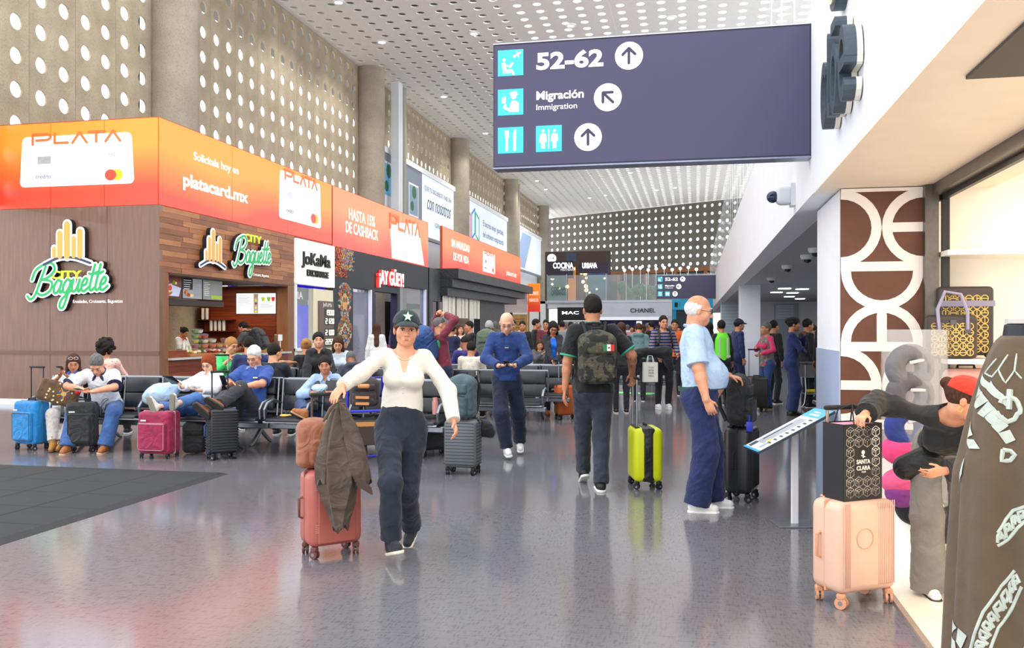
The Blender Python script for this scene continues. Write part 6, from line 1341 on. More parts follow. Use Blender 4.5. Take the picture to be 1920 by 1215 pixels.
stp = stander(1243, 16.7, 10, 'young man in a navy striped sweater and glasses carrying a coat', ('short', 'black'), M('2a3468', .85, kind='stripes', col2='c8a98a', scale=5.5), 1.76, sk='l', vox=.011, glasses=1, shoe=SH_W, pose=dict(rh=(.17, .22, .98), lh=(-.2, .22, 1.02), rp=(1, -.5, -.5), rhd=(.0, .5, -.4), head=(0, -4, 0)))
stander(1265, 20, 350, 'man in an orange vest with glasses behind the striped sweater man', ('short', 'black'), 'e06a24', 1.72)
vs = stander(1353, 17.3, 186, 'worker seen from behind in a lime reflective vest', ('short', 'black'), '1b1f28', 1.68, 'f', vox=.012)
S = SDF(); tpv = vs['tp']; fwv = vs['T'] @ V(0, 1, 0)
S.cone(tpv(0, 0, -.02), tpv(0, 0, .40), .17, .165, flat=(fwv, .82)); S.p.append(('p', np.array(tpv(0, 0, -.05)), np.array(V(0, 0, -1)), 0, 0, None, .004, 2)); S.cone(tpv(0, 0, .53), tpv(0, 0, .75), .07, .1, k=.01, op=1); S.done('reflective_vest', M('6be02a', .7, em=.12), vs['root'], .012)
q = B()
for sd in (1, -1): q.box(tpv(sd * .08, -.128, .20), (.035, .012, .46))
q.box(tpv(0, -.131, .06), (.27, .012, .04)).box(tpv(0, .13, .06), (.24, .012, .04)); q.done('reflective_bands', M('d4d8d6', .3), vs['root'])
Fv = Face(tpv(0, -.148, .42), (-1, 0, 0) if False else (1, 0, 0), (0, 0, 1), (0, -1, 0))
q = B()
for i in range(4): q.box(tpv(0, -.131, .36 - i * .045), (.10 - .01 * (i % 2), .006, .016))
q.done('printed_lines', M('2a5a1a', .7), vs['root'])
stander(1331, 19, 190, 'long dark-haired woman in white beyond the reflective vest worker', ('long', 'black'), 'e6e3e0', 1.66, 'f')
stander(1383, 18.6, 100, 'police officer in a dark cap partly behind the white column', ('short', 'black'), '1c2a5c', 1.72, cap=('141a2c', 'cap'), bcol='182350')
gw = stander(1438, 16.6, 285, 'grey-haired woman with pink sleeves and grey patterned vest looking away left', ('short', 'dgrey'), M('d0306a', .8, kind='fabric'), 1.63, 'f', vox=.012, bot=dict(m=F_('2a4a80')), shoe=(M('2b2b2b', .6), M('c9b98a', .6)), pose=dict(rh=(.10, .20, 1.22), lh=(-.15, .22, 1.12), rp=(1, -.1, -.8), lp=(-1, 0, -1), head=(0, -6, 0)))
S = SDF(); t_ = gw['tp']; S.cone(t_(0, 0, -.06), t_(0, 0, .38), .16, .15, flat=(gw['T'] @ V(0, 1, 0), .82)); S.p.append(('p', np.array(t_(0, 0, -.10)), np.array(V(0, 0, -1)), 0, 0, None, .004, 2)); S.cone(t_(0, 0, .53), t_(0, 0, .75), .07, .1, k=.01, op=1); S.done('quilted_vest', M('6f6a60', .8, kind='camo', col2='9a958a', scale=2), gw['root'], .012, fold=(.004, 30))
stander(1449, 17.8, 120, 'dark-haired person hidden behind the grey-haired woman', ('short', 'black'), '16171b', 1.68)
pw = stander(1484, 15.4, 78, 'policewoman in navy uniform and black beret with hand at her mouth', ('bun', 'black'), '1b2c62', 1.72, 'f', vox=.011, bot=dict(m=F_('1b2c62', '142150'), slack=.02, r=(0, .014, .016)), shoe=(M('121214', .4), M('1a1a1c', .5), 'boot'), cap=('0f1014', 'beret'), pose=dict(lh=(-.04, .22, 1.44), rh=(-.08, .24, 1.12), rp=(1, .2, -.8), lp=(-1, .3, -1), rhd=(-.9, .3, .1), head=(0, 0, 0)))
stander(1512, 17.0, 100, 'officer in black trousers standing beyond the policewoman', ('short', 'black'), '14161d', 1.70)
stander(1547, 16.0, 290, 'dark-haired person in black with a blue strap beside the pillar', ('short', 'black'), '17191f', 1.78, sk='d')
stander(1537, 18.5, 280, 'person in a bright blue vest leaning over the steel trolley', ('short', 'black'), '2a6ad0', 1.60, pose=dict(rh=(.1, .5, 1.0), lean=(14, 0, 0)))
# far crowd
rr = random.Random(11); FC = [('dark', '1d2028'), ('grey', '7b7f84'), ('white', 'dadbdc'), ('red', '8a2630'), ('blue', '2f4f92'), ('olive', '5a5f45'), ('pink', 'c98a98'), ('teal', '2f6a70'), ('tan', 'b39a78')]
for i, px in enumerate((1010, 1045, 1062, 1088, 1152, 1176, 1184, 1206, 1214, 1222, 1232, 1256, 1272, 1290, 770, 818, 742, 928)):
    cn, cc = FC[(i * 4) % 9]; z = 26 + (i * 7 % 9) * 1.6
    sx_ = 'f' if i % 2 else 'm'
    stander(px, z, (0, 180, 90, 200, 340, 160)[i % 6], '%s in %s top with %s hair far off, %s' % ('woman' if sx_ == 'f' else 'man', cn, ('black', 'brown', 'grey')[i % 3], ('left of the cosmetics shop', 'before the cosmetics shop left side', 'before the cosmetics shop', 'right of the cosmetics shop', 'beside the man in black polo', 'left under the white letters', 'under the first white letters', 'under the middle white letters', 'right of the grey-green hoodie', 'between hoodie and striped sweater', 'just left of the striped sweater', 'right of the striped sweater', 'near the teal kiosk', 'behind the old man', 'inside the black store window', 'by the canopy post', 'at the store door', 'at the dark canopy wall')[i]),
            (('short', 'long', 'bob')[i % 3] if sx_ == 'f' else 'short', ('black', 'brown', 'dgrey')[i % 3]), cc, rr.uniform(1.58, 1.76), sx_, vox=.024, sk=('m', 'l', 'd')[i % 3], bcol=('22242b', '2f4a7a', '17181c')[i % 3])
# ================================================================ LUGGAGE AND FURNITURE
RUB = M('17181a', .6); STEEL = M('a9adb2', .3, .8, kind='metal')
def place(name, label, cat, at, face, group=None): return empty(name, label, cat, at, facing(face), group)
WM = {}
def suitcase(at, face, label, w, h, d, mat, style='v', handle=0, hm=None, trim=None, wheels=.055, name='suitcase', accent=None):
    t = place(name, label, 'suitcase', at, face); hm = hm or STEEL; tr = trim or RUB; wh = wheels; zc = wh + .02 + h / 2
    r = min(.05, d * .3)
    b = B()
    if style == 'soft': S = SDF(); S.box((0, 0, zc), (w / 2, d / 2, h / 2), .045); sh = S.done('shell', mat, t, .011, fold=(.0022, 14), seed=int(w * 1000))
    else: sh = B().rbox((0, 0, zc), (w, d, h), r, 3).done('shell', mat, t, True)
    q = B(); q.rbox((0, 0, zc), (w + .004, .014, h + .004), .007, 1); q.done('zip_seam', accent or tr, t)
    if style == 'v':
        n = int(w / .028); q = B()
        for i in range(n):
            x = -w / 2 + .05 + i * (w - .10) / (n - 1)
            for sd in (1, -1): q.rbox((x, sd * d / 2, zc), (.010, .010, h - .10), .004, 1)
        q.done('ribs', mat, t, True)
    if style in ('h', 'h2'):
        n = int(h / .034); q = B()
        for i in range(n):
            z = zc - h / 2 + .035 + i * (h - .07) / (n - 1)
            for sd in (1, -1):
                q.rbox((0, sd * d / 2, z), (w - .04, .010, .016 if style == 'h' else .004), .003, 1)
                q.rbox((sd * w / 2, 0, z), (.010, d - .05, .016 if style == 'h' else .004), .003, 1)
        q.done('ribs', tr if style == 'h2' else mat, t, True)
    if style == 'soft':
        S = SDF(); S.box((0, d / 2 + .015, zc - h * .08), (w / 2 - .03, .035, h * .34), .03); S.done('front_pocket', mat, t, .010, fold=(.002, 16))
        q = B(); q.tube([(x, d / 2 + .048, z) for x, z in ((-w / 2 + .06, zc + h * .22), (w / 2 - .06, zc + h * .22))], .004, 5); q.tube([(x * (w / 2 - .045), d / 2 + .047, zc - h * .08 + z * h * .31) for x, z in ((-1, 1), (-1, -.9), (-.85, -1), (.85, -1), (1, -.9), (1, 1), (-1, 1))], .003, 5); q.done('piping', accent or tr, t)
        B().box((w * .22, d / 2 + .05, zc + h * .30), (.07, .004, .018)).done('small_badge', M('d8d8d6', .4), t)
    b = B().rbox((0, 0, 0), (.03, .026, .05), .006, 1)
    for sx_ in (-1, 1):
        for sy_ in (-1, 1):
            key = (wh, id(tr))
            if key not in WM:
                q = B().rbox((0, 0, wh + .008), (.045, .045, .035), .008, 1).cyl((-.019, 0, wh * .55), (-.006, 0, wh * .55), wh * .54, 14).cyl((.006, 0, wh * .55), (.019, 0, wh * .55), wh * .54, 14)
                o = q.done('wheel', tr, t, True); WM[key] = o.data
                qq = B().cyl((-.021, 0, wh * .55), (.021, 0, wh * .55), wh * .22, 10).done('hub', M('8c8f92', .4, .4, kind='metal'), o)
                WM[(key, 'h')] = qq.data
            else: o = link('wheel', WM[key], t); link('hub', WM[(key, 'h')], o)
            o.location = (sx_ * (w / 2 - .04), sy_ * (d / 2 - .035), 0); o.rotation_euler = (0, 0, .5 * sx_ * sy_)
    if handle:
        zt = zc + h / 2; hw = w * .28
        B().rbox((0, -d / 2 + .045, zt + .004), (hw * 2 + .07, .045, .014), .005, 1).done('handle_base', tr, t)
        q = B().tube([(-hw, -d / 2 + .045, zt), (-hw, -d / 2 + .045, zt + handle)], .009, 8).tube([(hw, -d / 2 + .045, zt), (hw, -d / 2 + .045, zt + handle)], .009, 8); q.done('telescopic_handle', hm, t, True)
        B().rbox((0, -d / 2 + .045, zt + handle), (hw * 2 + .035, .032, .026), .01, 2).done('grip', RUB, t, True)
    q = B().tube([(-.06, .0, zc + h / 2), (-.055, 0, zc + h / 2 + .028), (.055, 0, zc + h / 2 + .028), (.06, 0, zc + h / 2)], .010, 6); q.done('top_handle', tr, t, True)
    q = B().tube([(w / 2, -.03, zc - .07), (w / 2 + .025, -.03, zc - .06), (w / 2 + .025, -.03, zc + .06), (w / 2, -.03, zc + .07)], .009, 6); q.done('side_handle', accent or tr, t, True)
    return t, zc + h / 2
def backpack(at, face, label, w, h, d, mat, mat2=None, tilt=0, straps=True, name='backpack', vox=.010, mx=None, molle=False):
    """local +y is the outer (pocket) side"""
    t = empty(name, label, 'backpack', at, 0 if mx else facing(face))
    if mx is not None: t.matrix_world = mx
    elif tilt: t.rotation_euler = (math.radians(tilt), 0, facing(face))
    mat2 = mat2 or mat
    S = SDF(); S.box((0, 0, h * .46), (w / 2, d / 2, h * .45), .07 * min(1, w / .3)); S.ell((0, -.01, h * .82), (w * .42, d * .48, h * .2), k=.06); S.done('main_body', mat, t, vox, fold=(.005, 15), seed=int(h * 100))
    S = SDF(); S.box((0, d * .5, h * .30), (w * .40, d * .22, h * .24), .035); S.done('front_pocket', mat2, t, vox, fold=(.003, 18))
    S = SDF(); S.box((0, d * .40, h * .68), (w * .38, d * .20, h * .12), .03); S.done('upper_pocket', mat2, t, vox, fold=(.003, 18))
    q = B(); q.tube([(-w * .38, d * .5 + d * .20, h * .52), (0, d * .5 + d * .23, h * .545), (w * .38, d * .5 + d * .20, h * .52)], .005, 5); q.tube([(-w * .45, d * .1, h * .2), (-w * .47, d * .12, h * .6), (-w * .3, d * .12, h * .93), (w * .3, d * .12, h * .93), (w * .47, d * .12, h * .6), (w * .45, d * .1, h * .2)], .006, 5); q.done('zips', RUB, t)
    q = B(); q.tube([(-.045, -d * .2, h * .94), (-.04, -d * .2, h * 1.04), (.04, -d * .2, h * 1.04), (.045, -d * .2, h * .94)], .010, 6); q.done('carry_loop', RUB, t, True)
    if molle:
        q = B()
        for i in range(4): q.box((0, d * .5 + d * .22, h * (.16 + .09 * i)), (w * .76, .006, .018))
        q.done('webbing_rows', mat2, t)
    if straps:
        for sd in (1, -1):
            q = B(); q.tube([(sd * w * .22, -d * .45, h * .9), (sd * w * .30, -d * .62, h * .95), (sd * w * .36, -d * .85, h * .7), (sd * w * .36, -d * .75, h * .35), (sd * w * .38, -d * .45, h * .1)], .018, 8); q.done('strap', RUB, t, True)
    return t
LAB = {}
# ---- luggage around the hall
suitcase(W(60, 11.1), -22, 'bright blue soft suitcase with raised black handle beside the wood wall', .38, .54, .24, M('0f86c8', .6, kind='fabric', col2='0b6fae'), 'soft', .42, M('23252a', .4), accent=M('4b4434', .6))
o = B().rbox((0, 0, 0), (.035, .006, .07), .008, 2).done('luggage_tag', M('f0a02a', .5), None, True, loc=P3(61, 790, 10.95)); tag(o, 'orange luggage tag hanging on the bright blue suitcase', 'tag')
suitcase(W(155, 10.88), 8, 'black soft suitcase between the knees of the man in the white polo', .34, .54, .22, M('1e2023', .6, kind='fabric'), 'soft', .0)
t, zt = suitcase(W(299, 10.42), -12, 'crimson soft suitcase used as a footrest', .42, .50, .26, M('a0184c', .65, kind='fabric', col2='86123e'), 'soft', 0, accent=M('c9a0a8', .5), wheels=.03)
t, zt = suitcase(W(416, 10.3), 35, 'dark navy suitcase with black horizontal ribs used as a footrest', .33, .52, .24, M('23262c', .4), 'h', .42, M('17181b', .4), accent=M('27508a', .4))
suitcase(W(414, 12.1), 20, 'suitcase with raised silver handle standing behind the front seats', .36, .56, .24, M('3a3f48', .5), 'v', .52)
backpack(W(366, 10.75), 10, 'black backpack on the floor under the front seats', .30, .40, .17, M('1b1c20', .7, kind='fabric'))
RUST = M('b9655a', .42, col2='a8584e')
t, ztr = suitcase(W(620, 5.98), 32, 'rust pink hard suitcase pulled by the woman in white cardigan', .37, .50, .25, RUST, 'plain', .50, M('5a4a44', .4, .5, kind='metal'), trim=M('6a4038', .5), wheels=.055)
q = B()
for z in (.18, .46):
    for k in range(5): q.box((.09, .127, z + k * .012), (.12, .004, .003)).box((-.187, .0, z + k * .012), (.004, .10, .003))
q.done('pale_stripes', M('e0a59a', .5), t); B().rbox((0, .125, .30), (.26, .012, .40), .006, 1).done('recessed_panel', M('b25f54', .42), t)
# tan leather bag on it
t = empty('leather_bag', 'tan leather bag riding on the rust pink suitcase behind the jacket', 'bag', W(588, 5.98, .585), facing(20)); S = SDF(); S.box((0, 0, .15), (.115, .075, .15), .05); S.ell((0, 0, .29), (.10, .06, .05), k=.05); S.done('body', M('a5664a', .5, kind='fabric', col2='8c5238'), t, .008, fold=(.004, 14))
S = SDF(); S.box((-.03, .07, .11), (.07, .03, .09), .03); S.done('side_pocket', M('96583c', .5, kind='fabric'), t, .008); q = B().tube([(-.03, .105, .17), (-.02, .108, .10), (-.03, .105, .03)], .005, 6); q.done('silver_zip', STEEL, t)
# draped jacket: overlapping folds of cloth falling from the handle
def drape(cl, n=112, m=54, nf=6, amp=.16, ph=0, z0=5.72):
    """cl: (t, px, py, half width in m, half depth in m); a hanging bundle of cloth with vertical folds"""
    T_ = [c[0] for c in cl]; V_, F__ = [], []
    for j in range(m + 1):
        t_ = j / m; px, py, w, d = (float(np.interp(t_, T_, [c[k] for c in cl])) for k in (1, 2, 3, 4)); c0 = P3(px, py, z0)
        for i in range(n):
            th = 2 * PI * i / n; x_ = th * nf + ph + 1.3 * math.sin(2.2 * t_ + th) + .7 * math.sin(2 * th + 3 * t_)
            f_ = 1 + amp * min(1, t_ * 4) * (1 - 2 * abs(math.sin(x_ / 2)) ** .7) + .05 * math.sin(9 * t_ + 3 * th) * min(1, t_ * 3)
            dz = .018 * math.sin(3 * th + ph) * t_ ** 3 + .010 * math.sin(7 * th) * t_ ** 3
            V_.append(c0 + RGT * (w * f_ * math.cos(th)) - FWD * (d * f_ * math.sin(th)) + Vector((0, 0, dz)))
    for j in range(m):
        for i in range(n): a_ = j * n + i; b_ = j * n + (i + 1) % n; F__.append((a_, a_ + n, b_ + n, b_))
    F__.append(tuple(range(n))); F__.append(tuple(range(m * n, m * n + n))[::-1]); return V_, F__
b = B(); b.add(*drape([(0, 636, 750, .02, .025), (.12, 634, 775, .055, .045), (.3, 631, 815, .095, .065), (.5, 630, 862, .125, .075), (.66, 632, 905, .125, .07), (.8, 634, 940, .10, .06), (.92, 636, 970, .062, .05), (1, 636, 990, .05, .045)], nf=7))
b.add(*drape([(0, 642, 756, .02, .03), (.3, 654, 800, .05, .05), (.6, 668, 850, .068, .055), (.85, 677, 888, .066, .05), (1, 681, 905, .058, .045)], nf=5, ph=1.2, amp=.13, n=72, m=36, z0=5.70))
b.add(*drape([(0, 628, 765, .02, .03), (.3, 616, 810, .04, .045), (.7, 606, 870, .050, .05), (1, 607, 905, .045, .045)], nf=4, ph=2.2, amp=.12, n=60, m=30, z0=5.71))
o = b.done('draped_jacket', M('54453a', .55, kind='fabric', col2='43362c'), None, True); tag(o, 'dark brown jacket draped over the handle of the rust pink suitcase', 'jacket')
q = B()
for i in range(13): q.cyl(P3(668 + i * 2.2, 893 + i * 1.6, 5.60), P3(671 + i * 2.2, 912 + i * 1.3, 5.60), .006, 6)
q.done('ribbed_cuff', M('4a3b30', .8), o); q = B(); q.tube([P3(606, 790, 5.62), P3(620, 766, 5.60), P3(634, 752, 5.6), P3(648, 768, 5.6)], [.008, .012, .012, .008], 6); q.done('collar_edge', M('66543f', .6), o, True)
# yellow, black, peach, grey cases
YEL = M('dce412', .38, col2='cdd60c')
t, zy = suitcase(W(1209, 8.5), 92, 'bright yellow hard suitcase with black centre band', .40, .51, .28, YEL, 'plain', .47, STEEL, wheels=.05)
B().rbox((0, 0, .33), (.405, .135, .515), .03, 2).done('black_band', M('1a1b1c', .5, kind='fabric'), t, True)
t, zb = suitcase(W(1391, 7.85), 62, 'tall black ribbed hard suitcase beside the old man', .36, .58, .24, M('1b1c1e', .35, col2='242527'), 'v', .44, RUB)
backpack(W(1386, 7.82, zb + .01), 62, 'black backpack standing on the tall black suitcase', .30, .46, .19, M('1a1b1d', .7, kind='fabric', col2='232427'))
o = B().rbox((0, 0, 0), (.055, .006, .085), .01, 2).tube([(0, 0, .04), (0, 0, .10)], .007, 6).done('luggage_tag', M('2a3fc8', .4), None, True, loc=P3(1405, 800, 7.62)); tag(o, 'blue luggage tag on the black backpack', 'tag')
PEACH = M('e8c0aa', .42, col2='e0b49c')
t, zp = suitcase(W(1600, 4.93), 20, 'pale peach hard suitcase with fine vertical ribs at the shop entrance', .40, .50, .25, PEACH, 'plain', .50, M('a89684', .3, .8, kind='metal'), trim=M('d89c78', .5), accent=M('d79f7d', .5), wheels=.06)
q = B()
for i in range(9): q.rbox((-.17 + i * .013, .126, .35), (.006, .006, .46), .002, 1).rbox((.17 - i * .005, .126, .35), (.003, .006, .46), .001, 1)
q.done('fine_ribs', PEACH, t, True); q = B(); q.tube([(.03 + .055 * math.cos(a), .128, .38 + .055 * math.sin(a)) for a in [2 * PI * k / 24 for k in range(25)]], .002, 5); q.done('round_emboss', M('e2a884', .45), t)
B().rbox((-.203, .04, .45), (.008, .028, .10), .003, 1).done('combination_lock', M('8b8f94', .3, .6, kind='metal'), t)
# black shopping bag
t = empty('shopping_bag', 'black shopping bag with white line pattern reading SANTA CLARA', 'bag', W(1598, 4.93, zp + .002), facing(22)); t.location = t.location + Vector((-.0, .0, 0))
w, h, d = .27, .42, .16; BG = M('1b1c20', .5)
b = B()
for sy_ in (-1, 1): b.box((0, sy_ * d / 2, h / 2), (w, .004, h))
for sx_ in (-1, 1): b.box((sx_ * w / 2, 0, h / 2), (.004, d, h))
b.box((0, 0, .003), (w, d, .005)); b.done('paper_body', BG, t)
F = Face((0, d / 2 + .002, 0), (-1, 0, 0), (0, 0, 1), (0, 1, 0)); ln = []
for i in range(4):
    for j in range(7):
        if 1 <= i <= 2 and 2 <= j <= 4: continue
        cx, cy = -w / 2 + .045 + i * .06, .045 + j * .055
        for k in range(3): a = math.radians(60 * k * 2 + 30); ln.append([(cx, cy), (cx + .03 * math.cos(a), cy + .03 * math.sin(a))])
        hexp = [(cx + .03 * math.cos(math.radians(60 * k + 30)), cy + .03 * math.sin(math.radians(60 * k + 30))) for k in range(7)]; ln.append(hexp)
        ln.append([(cx + .016 * math.cos(math.radians(60 * k + 30)), cy + .016 * math.sin(math.radians(60 * k + 30))) for k in range(4)])
F.poly(strokes(ln, .0017), 0, .001, M('e6e2d6', .6), 'line_pattern', t)
F.text('SANTA', -.048, .20, .024, M('f2efe6', .6), parent=t, width=.096, bold=.03, d=.001); F.text('CLARA', -.048, .165, .024, M('f2efe6', .6), parent=t, width=.096, bold=.03, d=.001); F.text('1924', -.014, .15, .009, M('f2efe6', .6), parent=t, width=.028, d=.001)
F.poly([disc(0, .262, .012, 14), stad((0, .25), (.0, .235), .004), stad((-.012, .245), (.012, .238), .003)], 0, .001, M('f2efe6', .6), 'bag_emblem', t)
B().box((0, 0, h - .015), (w - .03, d - .03, .02)).done('pink_tissue', M('f2a9c4', .7), t)
for sy_ in (-1, 1): B().tube([(-.06, sy_ * d / 2, h - .02), (-.05, sy_ * d * .35, h + .07), (0, 0, h + .10), (.05, sy_ * d * .35, h + .07), (.06, sy_ * d / 2, h - .02)], .004, 6).done('rope_handle', RUB, t, True)
GRYC = M('666b72', .4, .1, col2='5b6067')
t, zg = suitcase(W(868, 9.25), -14, 'slate grey grooved hard suitcase in mid floor under a teal backpack', .36, .50, .25, GRYC, 'h2', .42, RUB, accent=M('1c1d20', .4))
backpack(W(866, 9.22, zg + .01), -28, 'teal grey backpack standing on the slate grey suitcase', .31, .46, .20, M('4a6168', .75, kind='fabric', col2='3c5158'), M('425960', .75, kind='fabric'))
S = SDF(); S.ell((0, 0, 0), (.13, .08, .09), k=.03); S.cone((-.1, 0, .04), (.10, 0, -.06), .05, k=.04); o = S.done('bundled_jacket', F_('1c1d22'), None, .012, fold=(.012, 14)); o.location = P3(903, 802, 9.35); tag(o, 'black jacket bundled behind the slate grey suitcase', 'jacket')
suitcase(W(1418, 16.1), 15, 'dark grey ribbed suitcase with raised handle by the grey-haired woman', .38, .56, .24, M('34332f', .4), 'v', .50)
suitcase(W(1062, 14.8), 20, 'orange tan suitcase beside the woman in the dark blazer', .38, .50, .24, M('c4612a', .45), 'v', .40)
suitcase(W(812, 10.6), 30, 'black wheeled bag on the floor behind the walking woman', .42, .42, .30, BLKF, 'soft', 0)
suitcase(W(790, 12.4), 5, 'charcoal suitcase with black handle behind the front seats', .36, .5, .24, M('2a2d33', .5), 'v', .45, RUB)
o = B().lathe([(.001, 0), (.035, 0), (.037, .14), (.03, .17), (.03, .20), (.001, .20)], n=16).done('pink_flask', M('d79a90', .4, col2='c88c82'), None, True, loc=P3(816, 776, 10.5)); tag(o, 'pink drinking flask standing on the black wheeled bag', 'flask')
o.location.z = .50
# luggage cart with nappy bag
t = place('luggage_cart', 'blue tubular luggage cart behind the walking woman', 'cart', W(690, 10.0), 15); BLU = M('2a2fc8', .3, .2, kind='metal')
B().tube([(-.22, .0, .62), (-.24, .15, .60), (.24, .15, .60), (.26, .18, .10)], .018, 8).tube([(-.26, .18, .10), (-.24, .15, .60)], .018, 8).tube([(-.22, -.3, .12), (-.26, .18, .10), (.26, .18, .10), (.22, -.3, .12)], .016, 8).tube([(-.22, -.3, .12), (-.2, -.32, .95), (.2, -.32, .95), (.22, -.3, .12)], .018, 8).done('frame', BLU, t, True)
for x, y in ((-.25, .2), (.25, .2), (0, -.35)): B().cyl((x - .02, y, .085), (x + .02, y, .085), .085, 18).done('wheel', RUB, t, True)
B().rbox((0, .1, .35), (.44, .03, .28), .01, 1).done('advert_plate', M('3a2c26', .5), t); B().box((0, .118, .45), (.42, .006, .05)).done('tan_strip', M('c9884a', .5), t)
backpack(W(684, 10.15, .62), 5, 'dark brown nappy bag with tan trims on the luggage cart', .34, .34, .18, M('33292a', .7, kind='fabric'), M('3c3132', .7, kind='fabric'))
q = B().rbox((0, 0, 0), (.14, .05, .05), .02, 2).box((-.02, .01, -.13), (.16, .02, .03)).box((-.02, .01, -.2), (.16, .02, .03)); o = q.done('tan_trim', M('c98a52', .5), None, loc=P3(682, 724, 9.98)); tag(o, 'tan leather strap pieces on the dark nappy bag', 'strap')
o = B().rbox((0, 0, 0), (.09, .05, .15), .02, 2).done('pink_pouch', M('e0508a', .6, kind='print', col2='f3b0cc', scale=3), None, True, loc=W(690, 10.15, 1.04)); tag(o, 'small pink pouch lying on top of the nappy bag', 'pouch')
# ---- bench seating
LEA = M('1f2227', .32, col2='282b31', bump=.08); FRM = M('8f959b', .3, .85, kind='metal'); SM = {}
def shr(key, mk):
    if key not in SM: o = mk(); SM[key] = o.data; m = o.data; bpy.data.objects.remove(o)
    return SM[key]
def bench(x0, n, y, face_cam, label, pitch=.54):
    t = empty('seat_bench', label, 'bench', (x0, y, 0), 0 if face_cam else PI, 'black airport seat benches'); sg = 1
    if not face_cam: t.location.x = x0 + n * pitch
    L_ = n * pitch
    seat = shr(('seat', pitch), lambda: B().rbox((0, .23, .425), (pitch - .05, .46, .055), .022, 2).done('x', LEA, None, True))
    bl = shr(('bl', pitch), lambda: B().rbox((0, .50, .60), (pitch - .06, .06, .19), .025, 2, rot=(-.14, 0, 0)).done('x', LEA, None, True))
    bu = shr(('bu', pitch), lambda: B().rbox((0, .535, .79), (pitch - .06, .06, .19), .025, 2, rot=(-.14, 0, 0)).done('x', LEA, None, True))
    arm = shr('arm', lambda: B().tube([(0, .50, .44), (0, .53, .66), (0, .56, .90)], .014, 6).tube([(0, .50, .60), (0, .30, .655), (0, .12, .62), (0, .05, .55), (0, .06, .44)], [.012, .016, .02, .02, .014], 8).done('x', FRM, None, True))
    for i in range(n):
        for nm, me in (('seat_cushion', seat), ('lower_back_cushion', bl), ('upper_back_cushion', bu)): link(nm, me, t, (pitch * (i + .5), 0, 0))
    for i in range(n + 1):
        link('armrest', arm, t, (pitch * i, 0, 0))
    B().rbox((L_ / 2, .26, .34), (L_ + .04, .09, .07), .01, 1).done('beam', FRM, t); B().rbox((L_ / 2, .012, .405), (L_, .02, .022), .006, 1).done('front_rail', STEEL, t); B().rbox((L_ / 2, .575, .89), (L_, .03, .03), .01, 1).done('top_rail', FRM, t)
    for x in (pitch * .9, L_ - pitch * .9):
        B().tube([(x, .26, .33), (x, .24, .18), (x, .02, .03), (x, -.03, .015)], [.035, .03, .025, .02], 8).tube([(x, .24, .2), (x, .48, .03), (x, .54, .015)], [.03, .025, .02], 8).done('leg', FRM, t, True)
    return t
bench(-8.35, 6, 9.66, True, 'front bench nearest the wood wall, facing the camera')
bench(-5.05, 4, 9.66, True, 'front bench at right with the light blue shirt woman, facing the camera')
bench(-8.35, 6, 10.92, False, 'bench back to back behind the front left bench')
bench(-5.05, 4, 10.92, False, 'bench back to back behind the front right bench')
bench(-7.2, 5, 12.35, True, 'bench in the third row behind the grey-haired man')
bench(-4.3, 4, 12.4, True, 'third-row bench behind the light blue shirt woman')
bench(-4.2, 4, 14.2, True, 'bench in front of the man in maroon near the window store')
bench(-4.0, 4, 15.6, False, 'farthest bench near the black canopy')
bench(-2.2, 3, 18.8, True, 'mid distance bench beside the seated woman in grey')
# things on the seats
S = SDF(); S.ell((0, 0, 0), (.20, .16, .12), k=.05); S.cone((-.18, 0, -.05), (.18, .04, .10), .09, .07, k=.06); S.cone((.15, 0, .1), (-.05, -.1, .02), .06, k=.05); o = S.done('denim_jacket', M('bcd2e4', .8, kind='fabric', col2='9fbcd6'), None, .012, fold=(.016, 10)); o.location = P3(305, 738, 10.95); tag(o, 'pale blue denim jacket piled on the seat by the red-haired woman', 'jacket')
S = SDF(); S.ell((0, 0, 0), (.15, .10, .10), k=.05); o = S.done('red_bag', M('e8402c', .5, kind='fabric'), None, .012, fold=(.012, 14)); o.location = P3(252, 722, 11.7); tag(o, 'red bag lying on the rear seats behind the bench', 'bag'); S = SDF(); S.ell((-.04, -.06, .04), (.09, .05, .05)); S.done('white_cloth', WHT, o, .010, fold=(.006, 20))
o = B().sph((0, 0, 0), (.06, .04, .018), 10, 6).sph((.05, .02, .004), (.04, .02, .012), 8, 5).done('snack_peel', M('e0c060', .7), None, True, loc=(-4.86, 9.85, .472)); tag(o, 'yellow peel left on the empty black seat', 'peel')
# embroidered bag on the lap
mw = p1['MI'].inverted(); t = empty('embroidered_bag', 'brown embroidered bag with sun motif and red flower on a lap', 'bag', mw @ Vector((.12, .16, .58)), facing(30)); t.rotation_euler = (0, -.35, facing(25))
S = SDF(); S.box((0, 0, .14), (.24, .05, .14), .045); S.done('body', M('6a5238', .8, kind='fabric', col2='54402a'), t, .010, fold=(.004, 14)); F = Face((0, .052, 0), (-1, 0, 0), (0, 0, 1), (0, 1, 0))
for k in range(14): a = 2 * PI * k / 14; F.poly([stad((.06 + .035 * math.cos(a), .15 + .035 * math.sin(a)), (.06 + .075 * math.cos(a), .15 + .075 * math.sin(a)), .006)], 0, .004, M(('b5442a', '3a6a9a', 'd9b04a')[k % 3], .7), 'ray_stitch', t)
F.poly(disc(.06, .15, .03, 16), 0, .005, M('d9b86a', .7), 'sun_disc', t); q = B()
for i in range(16): q.sph((random.uniform(-.2, .12), .052, random.uniform(.02, .26)), (.012, .004, .012), 8, 5)
q.done('small_blossoms', M('e6cfa0', .7), t); B().sph((-.20, .06, .22), (.035, .02, .03), 10, 6).sph((-.17, .06, .24), (.02, .02, .02), 8, 5).done('red_flower', M('e0241c', .6), t, True)
